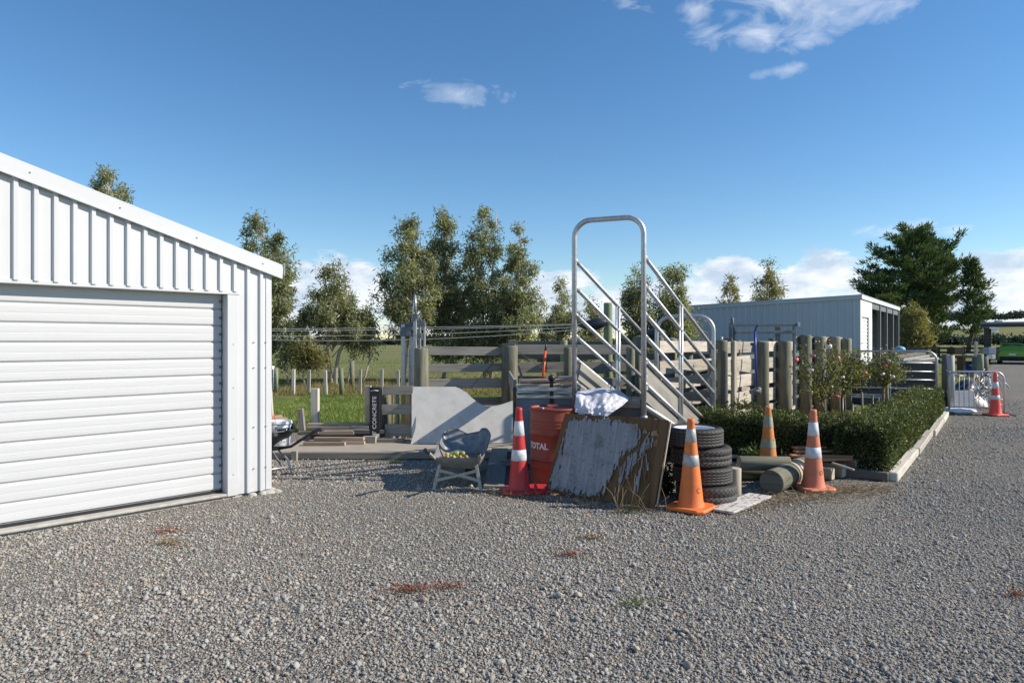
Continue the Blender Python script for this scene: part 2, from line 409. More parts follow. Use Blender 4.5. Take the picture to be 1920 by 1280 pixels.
# ------------------------------------------------- ground, gravel, sky, sun
def gravel_ground():
    n = NT('gravel_ground'); ob = n.coord('Object')
    v1 = n.voronoi(ob, 42, 'F1', 'Color'); d1 = n.voronoi(ob, 42, 'F1'); d2 = n.voronoi(ob, 110, 'F1'); c2 = n.voronoi(ob, 110, 'F1', 'Color')
    sep = n.node('ShaderNodeSeparateColor'); n.link(v1, sep.inputs[0]); sep2 = n.node('ShaderNodeSeparateColor'); n.link(c2, sep2.inputs[0])
    big = n.noise(ob, 0.55, 4); mid = n.noise(ob, 2.2, 4)
    st = [(0.0, (0.16, 0.155, 0.145)), (0.35, (0.29, 0.284, 0.272)), (0.62, (0.40, 0.39, 0.37)), (0.8, (0.49, 0.465, 0.425)), (0.92, (0.44, 0.345, 0.255)), (1.0, (0.60, 0.57, 0.52))]
    c = n.mix(0.45, n.ramp(sep.outputs[0], st), n.ramp(sep2.outputs[1], st))
    c = n.mix(n.math('MULTIPLY', n.g(mid, 0.5, 0.75), 0.35), c, (0.270, 0.230, 0.182))
    c = n.mix(n.g(big, 0.35, 0.7), n.mix(1.0, c, (0.66, 0.655, 0.625), 'MULTIPLY'), n.mix(1.0, c, (0.80, 0.775, 0.725), 'MULTIPLY'))  # base darkened to paint shade into the gaps between stones
    h = n.math('ADD', n.math('MULTIPLY', d1, -1.0), n.math('MULTIPLY', d2, -0.4))
    n.fin(c, 0.95, 0, n.bump(h, 1.0, 0.03), 0.15)
gravel_ground()
def stone_mat():
    n = NT('stone')
    oi = n.node('ShaderNodeObjectInfo'); ob = n.coord('Object')
    big = n.noise(None, 0.5, 3); n.link(oi.outputs['Location'], big.node.inputs['Vector'])
    c = n.ramp(oi.outputs['Random'], [(0.0, (0.22, 0.215, 0.205)), (0.25, (0.355, 0.348, 0.332)), (0.6, (0.43, 0.418, 0.395)), (0.80, (0.48, 0.457, 0.42)), (0.90, (0.50, 0.40, 0.305)), (0.96, (0.40, 0.27, 0.19)), (1.0, (0.56, 0.53, 0.48))])
    c = n.mix(n.g(big, 0.35, 0.7), n.mix(1.0, c, (0.88, 0.88, 0.855), 'MULTIPLY'), n.mix(1.0, c, (1.08, 1.055, 1.0), 'MULTIPLY'))
    nz = n.noise(ob, 2.2, 4)
    c = n.mix(n.math('MULTIPLY', n.g(nz, 0.4, 0.8), 0.3), c, (0.297, 0.270, 0.243))
    n.fin(c, 0.88, 0, n.bump(n.noise(ob, 3.5, 4), 0.35, 0.1), 0.2)
stone_mat()
def field_mat():
    n = NT('field_grass'); ob = n.coord('Object')
    sp = n.node('ShaderNodeSeparateXYZ'); n.link(ob, sp.inputs[0])
    nz = n.noise(ob, 0.12, 5); n2 = n.noise(ob, 1.6, 6, 0.7); n3 = n.noise(n.coord('Object', (0.02, 0.16, 1)), 1.0, 4)
    y = n.math('ADD', sp.outputs['Y'], n.math('MULTIPLY', n.math('SUBTRACT', nz, 0.5), 9))
    m1 = n.math('MULTIPLY', n.math('SUBTRACT', y, 19.0), 0.35, clamp=True)
    m2 = n.math('MULTIPLY', n.math('SUBTRACT', y, 31.0), 0.15, clamp=True)
    green = n.ramp(n2, [(0.3, (0.075, 0.11, 0.024)), (0.55, (0.14, 0.185, 0.044)), (0.75, (0.21, 0.24, 0.08))])
    dry = n.ramp(n2, [(0.3, (0.12, 0.11, 0.035)), (0.55, (0.21, 0.185, 0.07)), (0.75, (0.31, 0.26, 0.12))])
    far = n.mix(n.g(n3, 0.38, 0.62), (0.145, 0.175, 0.055), (0.235, 0.215, 0.10))
    far = n.mix(0.35, far, n.ramp(n2, [(0.3, (0.07, 0.09, 0.03)), (0.7, (0.24, 0.22, 0.1))]))
    c = n.mix(m2, n.mix(m1, green, dry), far)
    n.fin(c, 0.95, 0, n.bump(n.noise(ob, 9, 6, 0.75), 0.9, 0.08), 0.1)
field_mat()
def soil_mat(name, a, b, c):
    n = NT(name); ob = n.coord('Object'); z = n.noise(ob, 5, 7, 0.7); z2 = n.noise(ob, 28, 4)
    col = n.mix(n.math('MULTIPLY', n.g(z2, 0.5, 0.7), 0.5), n.mix(n.g(z, 0.35, 0.65), a, b), c)
    n.fin(col, 0.95, 0, n.bump(z2, 0.9, 0.03), 0.1)
soil_mat('soil', (0.13, 0.085, 0.055), (0.22, 0.15, 0.10), (0.33, 0.25, 0.17))
soil_mat('yard_dirt', (0.17, 0.145, 0.11), (0.26, 0.225, 0.175), (0.20, 0.19, 0.10))
soil_mat('straw_litter', (0.21, 0.155, 0.105), (0.30, 0.235, 0.165), (0.15, 0.12, 0.09))

def sheet(name, pts, z, mat, div=None):
    b = MB(); i = len(b.v)
    for x, y in pts: b.v.append(Vector((x, y, z)))
    b.face(list(range(len(pts))), [(x, y) for x, y in pts])
    return tag(b.build(name, mat, origin=(0, 0, 0)), kind='structure')

sheet('field', [(-3000, -60), (3000, -60), (3000, 4000), (-3000, 4000)], -0.012, 'field_grass')
KC = Vector((4.46, 7.93, 0)); KD = Vector((0.588, 0.809, 0)); KN = Vector((-0.809, 0.588, 0))   # kerb corner, its direction, direction into the bed
ke = KC + KD * 8.6
sheet('gravel_yard', [(-40, -12), (90, -12), (90, 64), (45.5, 64), (ke.x, ke.y), (3.4, 9.6), (3.4, 12.2), (-40, 12.2)], 0.0, 'gravel_ground')
sheet('yard_dirt', [(-1.6, 12.22), (3.4, 12.22), (3.42, 10.2), (8.2, 16.6), (13, 23), (9, 26), (-1.6, 17.5)], -0.004, 'yard_dirt')
bed = [KC + KD * 0.1 + KN * 0.1, KC + KD * 8.5 + KN * 0.1, KC + KD * 8.7 + KN * 2.2, KC + KD * 0.1 + KN * 2.45]
sheet('garden_soil', [(p.x, p.y) for p in bed], 0.006, 'soil')

# low hills at the horizon
def hill(name, x0, x1, y, h, depth, mat, seed):
    b = MB()
    def fn(u, v):
        x = x0 + (x1 - x0) * u
        e = math.sin(math.pi * min(1, max(0, v)))
        w = math.sin(math.pi * u) ** 0.5 if 0 < u < 1 else 0
        z = h * e * w * (0.75 + 0.5 * mnoise.noise(Vector((x * 0.006 + seed, v * 2, 0))))
        return (x, y + depth * (v - 0.5), z - 0.5)
    b.grid(fn, 60, 14, sm=True)
    tag(b.build(name, mat, origin=(0, 0, 0)), kind='structure')
hill('hills', 330, 2100, 900, 34, 420, 'field_grass', 3)
hill('hills', -1500, 250, 1500, 38, 500, 'hill_far', 9) if 'hill_far' in M else None

# gravel stones: one mesh of points, a stone instanced on each
def gravel():
    col = bpy.data.collections.new('stone_shapes')
    rng = np.random.default_rng(5)
    ico = (1 + 5 ** 0.5) / 2
    vs = np.array([(-1, ico, 0), (1, ico, 0), (-1, -ico, 0), (1, -ico, 0), (0, -1, ico), (0, 1, ico), (0, -1, -ico), (0, 1, -ico), (ico, 0, -1), (ico, 0, 1), (-ico, 0, -1), (-ico, 0, 1)], float)
    vs /= np.linalg.norm(vs[0])
    fs = [(0, 11, 5), (0, 5, 1), (0, 1, 7), (0, 7, 10), (0, 10, 11), (1, 5, 9), (5, 11, 4), (11, 10, 2), (10, 7, 6), (7, 1, 8), (3, 9, 4), (3, 4, 2), (3, 2, 6), (3, 6, 8), (3, 8, 9), (4, 9, 5), (2, 4, 11), (6, 2, 10), (8, 6, 7), (9, 8, 1)]
    for k in range(14):
        v = vs * rng.uniform(0.7, 1.15, size=(12, 1)) * np.array([1.0, rng.uniform(0.6, 0.95), rng.uniform(0.42, 0.75)])
        me = bpy.data.meshes.new('stone'); me.from_pydata([tuple(p) for p in v], [], fs); me.materials.append(M['stone'])
        o = bpy.data.objects.new('stone', me); col.objects.link(o)
        md = o.modifiers.new('bevel', 'BEVEL'); md.width = 0.16; md.segments = 1
    pts = []
    def scatter(x0, x1, y0, y1, dens, keep):
        N = int((x1 - x0) * (y1 - y0) * dens)
        p = np.column_stack([rng.uniform(x0, x1, N), rng.uniform(y0, y1, N)])
        pts.append(p[keep(p)])
    def vis(p):  # the strip of yard the photograph can see, with a margin to the sides
        x, y = p[:, 0], p[:, 1]
        wedge = (np.abs(x) < 0.75 * y + 2.2)
        gar = ((x + 2.62) * 0.732 - (y - 7.40) * 0.681) > -0.02     # in front of the garage wall
        gar |= ((x + 2.62) * 0.681 + (y - 7.40) * 0.732) > 0.02
        kb = ((x - KC.x) * KN.x + (y - KC.y) * KN.y) < 0.0           # road side of the kerb
        deck = (y < 9.38) & ((x < 3.0))
        return wedge & gar & (kb | deck) & ~((x > 3.4) & ~kb)
    scatter(-5.0, 5.6, 2.4, 4.2, 3000, vis)
    scatter(-6, 7, 4.2, 6.2, 2300, vis)
    scatter(-6, 9.3, 6.2, 9.4, 1700, vis)
    scatter(3, 12.5, 9.4, 13, 900, vis)
    scatter(6, 17, 13, 19, 260, vis)
    P = np.concatenate(pts); N = len(P)
    dist = P[:, 1]
    low = np.array([mnoise.noise(Vector((a * .55, c * .8, 4.0))) for a, c in P]); sz = np.exp(rng.normal(-4.80, 0.38, N)) * (1 + .30 * low) * (1 + np.clip(dist - 7, 0, 10) * 0.05)
    big = rng.random(N) < 0.010; sz[big] *= 1.8
    sz = np.clip(sz, 0.0045, 0.045)
    rot = np.column_stack([rng.normal(0, 0.5, N), rng.normal(0, 0.5, N), rng.uniform(0, 6.28, N)])
    me = bpy.data.meshes.new('gravel'); me.vertices.add(N)
    me.vertices.foreach_set('co', np.column_stack([P, sz * 0.25]).astype(np.float32).ravel())
    a = me.attributes.new('size', 'FLOAT', 'POINT'); a.data.foreach_set('value', sz.astype(np.float32))
    a = me.attributes.new('turn', 'FLOAT_VECTOR', 'POINT'); a.data.foreach_set('vector', rot.astype(np.float32).ravel())
    o = bpy.data.objects.new('gravel', me); COL.objects.link(o)
    tag(o, 'loose grey crushed stones spread over the yard and drive', 'gravel', kind='stuff')
    ng = bpy.data.node_groups.new('stones_on_points', 'GeometryNodeTree')
    ng.interface.new_socket('Geometry', in_out='INPUT', socket_type='NodeSocketGeometry')
    ng.interface.new_socket('Geometry', in_out='OUTPUT', socket_type='NodeSocketGeometry')
    gi = ng.nodes.new('NodeGroupInput'); go = ng.nodes.new('NodeGroupOutput')
    ci = ng.nodes.new('GeometryNodeCollectionInfo'); ci.inputs['Collection'].default_value = col; ci.inputs['Separate Children'].default_value = True; ci.inputs['Reset Children'].default_value = True
    ip = ng.nodes.new('GeometryNodeInstanceOnPoints'); ip.inputs['Pick Instance'].default_value = True
    na = ng.nodes.new('GeometryNodeInputNamedAttribute'); na.data_type = 'FLOAT'; na.inputs['Name'].default_value = 'size'
    nr = ng.nodes.new('GeometryNodeInputNamedAttribute'); nr.data_type = 'FLOAT_VECTOR'; nr.inputs['Name'].default_value = 'turn'
    e2r = ng.nodes.new('FunctionNodeEulerToRotation')
    L = ng.links.new
    L(gi.outputs[0], ip.inputs['Points']); L(ci.outputs[0], ip.inputs['Instance']); L(na.outputs[0], ip.inputs['Scale'])
    L(nr.outputs[0], e2r.inputs[0]); L(e2r.outputs[0], ip.inputs['Rotation']); L(ip.outputs[0], go.inputs[0])
    md = o.modifiers.new('stones', 'NODES'); md.node_group = ng
gravel()

# ------------------------------------------------------------- sky and sun
SUN = Vector((1.55, -0.13, 1.0)).normalized()
EL = math.asin(SUN.z); AZ = math.atan2(SUN.x, SUN.y)      # azimuth clockwise from +Y
def sky():
    w = bpy.data.worlds.new('World'); SC.world = w; w.use_nodes = True
    n = NT.__new__(NT); n.t = w.node_tree; n.n = n.t.nodes; n.l = n.t.links
    bg = n.n['Background']
    st = n.node('ShaderNodeTexSky', sky_type='NISHITA'); st.sun_disc = False
    st.sun_elevation = EL; st.sun_rotation = AZ; st.air_density = 1.0; st.dust_density = 0.0; st.ozone_density = 3.0; st.altitude = 0
    hs = n.node('ShaderNodeHueSaturation'); hs.inputs['Saturation'].default_value = 1.20; hs.inputs['Value'].default_value = 1.08
    n.link(st.outputs[0], hs.inputs['Color'])
    tc = n.node('ShaderNodeTexCoord'); sp = n.node('ShaderNodeSeparateXYZ'); n.link(tc.outputs['Generated'], sp.inputs[0])
    az = n.math('ARCTAN2', sp.outputs['X'], sp.outputs['Y']); el = n.math('ARCSINE', sp.outputs['Z'])
    cb = n.node('ShaderNodeCombineXYZ'); n.link(az, cb.inputs[0]); n.link(n.math('MULTIPLY', el, 2.1), cb.inputs[1])
    nz0 = n.noise(cb.outputs[0], 11, 10, 0.64, 0.25); nz = n.math('MULTIPLY_ADD', n.math('SUBTRACT', nz0, 0.5), 1.7, 0.5); wisp = n.math('MULTIPLY_ADD', n.math('SUBTRACT', n.noise(cb.outputs[0], 15, 8, 0.62, 0.6), 0.5), 1.6, 0.5)
    def blob(px, py, rx, ry):          # centre and radii on the sky, as angles
        a = math.atan((px - 960) / F); e = math.atan((640 - py) / F * math.cos(a))
        dx = n.math('MULTIPLY', n.math('SUBTRACT', az, a), F / rx); dy = n.math('MULTIPLY', n.math('SUBTRACT', el, e), F / ry)
        d = n.math('ADD', n.math('MULTIPLY', dx, dx), n.math('MULTIPLY', dy, dy))
        return n.math('SUBTRACT', 1.0, n.math('SQRT', d), clamp=True)
    def group(bl, fac, thr, soft, nzz):
        acc = None
        for b in bl:
            v = blob(*b); acc = v if acc is None else n.math('MAXIMUM', acc, v)
        t = n.math('ADD', n.math('MULTIPLY', acc, fac), n.math('SUBTRACT', nzz, 0.5))
        t = n.math('MULTIPLY', t, n.math('MULTIPLY', acc, 8.0, clamp=True))
        return n.math('DIVIDE', n.math('SUBTRACT', t, thr), soft, clamp=True)
    cum = group([(640, 545, 190, 95), (560, 590, 150, 70), (1040, 545, 130, 65), (1130, 580, 170, 60), (1390, 515, 120, 55), (1330, 560, 210, 65), (1535, 520, 130, 60), (1480, 570, 240, 60),
                 (1880, 545, 150, 80), (1960, 580, 200, 70), (900, 600, 300, 45), (1700, 590, 300, 60), (300, 600, 300, 80), (2300, 540, 300, 90), (-200, 560, 300, 90)], 1.0, 0.30, 0.20, nz)
    wis = group([(1490, -6, 220, 80), (1600, 0, 130, 56), (1300, 16, 80, 30), (1430, 60, 120, 45), (1510, 80, 60, 22), (1470, 132, 70, 16), (1330, 60, 50, 25), (860, 176, 130, 30),
                 (1690, 430, 90, 20), (1800, 428, 40, 12), (1440, -120, 400, 120)], 0.56, 0.16, 0.85, wisp)
    low = n.math('MULTIPLY', n.math('SUBTRACT', 0.16, el), 2.0, clamp=True)
    shade = n.g(n.noise(cb.outputs[0], 13, 8, 0.62), 0.40, 0.60)
    ccol = n.mix(shade, (4.3, 5.1, 6.3), (7.8, 7.8, 8.0))
    col = n.mix(n.math('MULTIPLY', cum, 0.85), hs.outputs['Color'], ccol)
    col = n.mix(n.math('MULTIPLY', wis, 0.80), col, (7.2, 7.5, 8.1))
    n.link(col, bg.inputs['Color']); bg.inputs['Strength'].default_value = 0.102
    sl = bpy.data.lights.new('sun', 'SUN'); sl.energy = 4.7; sl.angle = math.radians(0.53); sl.color = (1.0, 0.915, 0.79)
    so = bpy.data.objects.new('sun', sl); COL.objects.link(so); so.rotation_euler = (-SUN).to_track_quat('-Z', 'Y').to_euler(); so.location = (0, 0, 30)
sky()

cam = bpy.data.cameras.new('camera'); cam.lens = 24; cam.sensor_width = 36; cam.clip_start = 0.05; cam.clip_end = 8000
co = bpy.data.objects.new('camera', cam); COL.objects.link(co); co.location = (0, 0, H); co.rotation_euler = (math.radians(90), 0, 0)
SC.camera = co
vs = SC.view_settings
SC.display_settings.display_device = 'sRGB'; vs.view_transform = 'Standard'; vs.look = 'None'; vs.exposure = 0.44; vs.gamma = 1.0; vs.use_curve_mapping = False
cy = SC.cycles
cy.max_bounces = 6; cy.diffuse_bounces = 3; cy.glossy_bounces = 3; cy.transmission_bounces = 4; cy.transparent_max_bounces = 8
cy.use_denoising = True; cy.caustics_reflective = False; cy.caustics_refractive = False; cy.sample_clamp_indirect = 6
# ------------------------------------------------------------------ garage
C0 = Vector((-2.62, 7.40, 0)); GD = Vector((-0.681, -0.7323, 0)); GN = Vector((0.7323, -0.681, 0)); GB = -GN   # along the front, outward, to the back
UP = Vector((0, 0, 1))
def gp(t, n, z): return C0 + GD * t + GN * n + UP * z
def roof_z(t): return 2.42 + 0.287 * (t if t < 3.6 else 7.2 - t)
def garage():
    root = thing('garage', 'white ribbed steel garage with a wide closed roller door facing the gravel', 'garage', tuple(C0))
    P = 0.1445
    def rib_profile(t0, t1):
        out = []; k = math.floor(t0 / P)
        while k * P < t1:
            for a, n in ((0, 0), (0.0835, 0), (0.095, 0.026), (0.126, 0.026), (0.137, 0)):
                t = k * P + a
                if t0 <= t <= t1: out.append((t, n))
            k += 1
        if out[0][0] > t0: out.insert(0, (t0, 0))
        if out[-1][0] < t1: out.append((t1, 0))
        return out
    def clad(b, t0, t1, zb, ztop):
        pr = rib_profile(t0, t1)
        for (ta, na), (tb, nb) in zip(pr[:-1], pr[1:]):
            i = len(b.v)
            b.v += [gp(ta, na, zb), gp(tb, nb, zb), gp(tb, nb, ztop(tb)), gp(ta, na, ztop(ta))]
            b.face([i, i + 3, i + 2, i + 1], [(0, 0)] * 4)
    DL, DR = 5.9, 0.475        # door opening along the front
    b = MB()
    clad(b, 0.0, DR - 0.115, 0.035, lambda t: roof_z(t) - 0.03)
    clad(b, DR - 0.115, DL, 2.145, lambda t: roof_z(t) - 0.03)
    clad(b, DL, 7.2, 0.035, lambda t: roof_z(t) - 0.03)
    # side, back and far walls (plain sheets behind the ribs) as one shell set 3 mm in
    def quad(a, c, d, e):
        i = len(b.v); b.v += [a, c, d, e]; b.face([i, i + 1, i + 2, i + 3], [(0, 0)] * 4)
    dp = 8.0
    quad(gp(0, 0, .035), gp(0, -dp, .035), gp(0, -dp, 2.39), gp(0, 0, 2.39))
    quad(gp(7.2, 0, .035), gp(7.2, -dp, .035), gp(7.2, -dp, 2.39), gp(7.2, 0, 2.39))
    i = len(b.v); b.v += [gp(0, -dp, .035), gp(7.2, -dp, .035), gp(7.2, -dp, 2.39), gp(3.6, -dp, 3.42), gp(0, -dp, 2.39)]
    b.face([i, i + 1, i + 2, i + 3, i + 4], [(0, 0)] * 5)
    b.build('wall', 'white_steel', root)
    # door: horizontal slats with a groove under each, faint mid crease
    d = MB(); pr = []; z = 0.085; k = 0
    while z < 2.25:
        pr += [(z, -0.130), (z + 0.007, -0.130), (z + 0.014, -0.116), (z + 0.020, -0.1120), (z + 0.045, -0.1103), (z + 0.070, -0.1104), (z + 0.083, -0.1108), (z + 0.087, -0.1120), (z + 0.092, -0.1108), (z + 0.112, -0.1102), (z + 0.145, -0.1104), (z + 0.163, -0.1130)]
        z += 0.1705
    NS = 24
    tt = [DR + 0.01 + (DL - DR - 0.02) * j / NS for j in range(NS + 1)]
    for (za, na), (zb, nb) in zip(pr[:-1], pr[1:]):
        for ta, tb in zip(tt[:-1], tt[1:]):
            i = len(d.v)
            d.v += [gp(ta, na, za), gp(tb, nb if 0 else na, za), gp(tb, nb, zb), gp(ta, nb, zb)]
            d.face([i, i + 3, i + 2, i + 1], [(ta, za), (ta, zb), (tb, zb), (tb, za)], sm=False)
    door = d.build('roller_door', 'door_steel', root)
    # door end clips in the right-hand channel, bottom rail
    z = 0.17
    while z < 2.1:
        e = MB(); e.box(gp(DR + 0.022, -0.105, z), (0.024, 0.012, 0.028), Matrix((GD, GN, UP)).transposed()); e.build('end_clip', 'screw', door); z += 0.1705
    r = MB(); r.box(gp((DL + DR) / 2, -0.112, 0.073), (DL - DR - 0.03, 0.03, 0.02), Matrix((GD, GN, UP)).transposed()); r.build('bottom_rail', 'black_paint', door)
    rot = Matrix((GD, GN, UP)).transposed()
    def fbox(name, t0, t1, n0, n1, z0, z1, mat='white_steel', bev=0.003, par=root, scr=None):
        q = MB(); q.box(gp((t0 + t1) / 2, (n0 + n1) / 2, (z0 + z1) / 2), (abs(t1 - t0), abs(n1 - n0), abs(z1 - z0)), rot)
        if scr:
            for (t, n, z) in scr: q.tube([gp(t, n, z), gp(t, n + 0.006, z)], 0.006, 8, mi=1)
        return q.build(name, [mat, 'screw'], par, bevel=bev)
    fbox('jamb_flashing', DR - 0.113, DR, -0.125, 0.012, 0.03, 2.113, scr=[(DR - 0.06, 0.012, z) for z in (0.25, 0.62, 1.15, 1.6)])
    fbox('jamb_flashing', DL, DL + 0.113, -0.125, 0.012, 0.03, 2.113)
    fbox('lintel_flashing', DR - 0.128, DL + 0.12, -0.125, 0.014, 2.116, 2.152)
    fbox('slab', -0.02, 7.2, -7.9, -0.02, -0.05, 0.03, 'concrete', 0.01)
    fbox('door_sill', DR + 0.005, DL - 0.005, -0.5, 0.018, 0.0305, 0.060, 'concrete', 0.008)
    fbox('corner_flashing', -0.012, 0.055, -0.05, 0.008, 0.036, 2.36)
    for (t, n, z) in [(0.13 + P * (j + 2) + (0.0 if j < 9 else 0.0), 0.0, 2.175) for j in range(1, 34)] + [(t, 0.004, z) for t in (0.055, 0.19) for z in (0.28, 0.72, 1.35, 1.62)]:
        q = MB(); q.tube([gp(t, n, z), gp(t, n + 0.008, z)], 0.0065, 8); q.build('screw', 'screw', root)
    # barge along both roof slopes, folded with two lips
    sl = math.atan(0.287)
    for sgn, ta, tb in ((1, -0.13, 3.6), (-1, 7.33, 3.6)):
        q = MB()
        pa = gp(ta, 0, roof_z(ta) if sgn > 0 else 2.42 + 0.287 * (7.2 - ta)); pb = gp(tb, 0, roof_z(3.6))
        al = (pb - pa).normalized(); nu = al.cross(GN).normalized()
        if nu.z < 0: nu = -nu
        mid = (pa + pb) / 2; L = (pb - pa).length; rr = Matrix((al, GN, nu)).transposed()
        for (n0, n1, u0, u1) in ((0.030, 0.046, -0.052, 0.060), (0.030, 0.056, -0.075, -0.052), (-0.2, 0.040, 0.060, 0.078)):
            q.box(mid + GN * (n0 + n1) / 2 + nu * (u0 + u1) / 2, (L, n1 - n0, u1 - u0), rr)
        for m in range(5):
            c = pa + al * (0.25 + m * 0.72) + GN * 0.046 + nu * 0.008
            q.tube([c, c + GN * 0.006], 0.008, 8, mi=1)
        q.build('barge', ['white_steel', 'screw'], root, bevel=0.004)
        f = MB()
        f.box((pa + pb) / 2 + GB * (dp / 2 + 0.1) + nu * 0.062, (L, dp + 0.2, 0.03), rr); f.build('roof', 'white_steel', root)
    # gutter at the low eave with its stop end
    q = MB(); a = gp(-0.075, 0.05, 2.41)
    for (n0, n1, u0, u1) in ((-0.120, -0.108, -0.02, 0.05), (-0.120, -0.02, -0.032, -0.02)):
        q.box(gp((n0 + n1) / 2, -dp / 2 + 0.03, 2.40 + (u0 + u1) / 2), (n1 - n0, dp - 0.1, u1 - u0), rot)
    q.box(gp(-0.137, 0.035, 2.415), (0.008, 0.05, 0.14), rot)
    q.build('gutter', 'white_steel', root, bevel=0.003)
    m = MB()      # lumps of spilt mortar at the foot of the corner
    for (t, n, r) in ((0.02, 0.02, 0.07), (-0.05, 0.05, 0.05), (0.10, 0.03, 0.045), (0.22, 0.02, 0.04), (-0.03, -0.08, 0.06)):
        m.lathe([(r * 1.2, -0.01), (r * 1.1, 0.012), (r * 0.7, 0.028), (0.004, 0.034)], 9, gp(t, n, 0), wob=0.25)
    m.build('footing', 'concrete', root)
def door_mat():
    n = NT('door_steel'); uv = n.coord('UV', (2.0, 60, 1))
    g1 = n.noise(uv, 1.2, 5, 0.7)
    col = n.mix(n.g(g1, 0.3, 0.7), (0.53, 0.535, 0.545), (0.58, 0.585, 0.595))
    n.fin(col, 0.5, 0, n.bump(g1, 0.35, 0.0035), 0.35)
door_mat()
garage()

# ---------------------------------------------------------- wheelbarrow kind
def tray_mesh(rim, base, mat, th, rows=7, seg=112):
    """Open pressed tray: rim(a) and base(a) give points round it."""
    b = MB(); m = len(b.v)
    for i in range(rows + 1):
        f = i / rows; bulge = math.sin(f * math.pi) * 0.014
        for k in range(seg):
            a = 2 * math.pi * k / seg
            p, q = Vector(rim(a)), Vector(base(a))
            r = q.lerp(p, f ** 0.8); c = q * 0 + Vector((0, (p.y + q.y) / 2, r.z))
            o = Vector((math.cos(a), math.sin(a), 0)); b.v.append(r + o * bulge)
    for i in range(rows):
        for k in range(seg):
            k2 = (k + 1) % seg
            b.face([m + i * seg + k, m + i * seg + k2, m + (i + 1) * seg + k2, m + (i + 1) * seg + k], [(0, 0)] * 4, sm=True)
    b.face([m + k for k in reversed(range(seg))], [(0, 0)] * seg)
    return b
def sup(a, ex=0.5):
    c, s = math.cos(a), math.sin(a)
    return math.copysign(abs(c) ** ex, c), math.copysign(abs(s) ** ex, s)

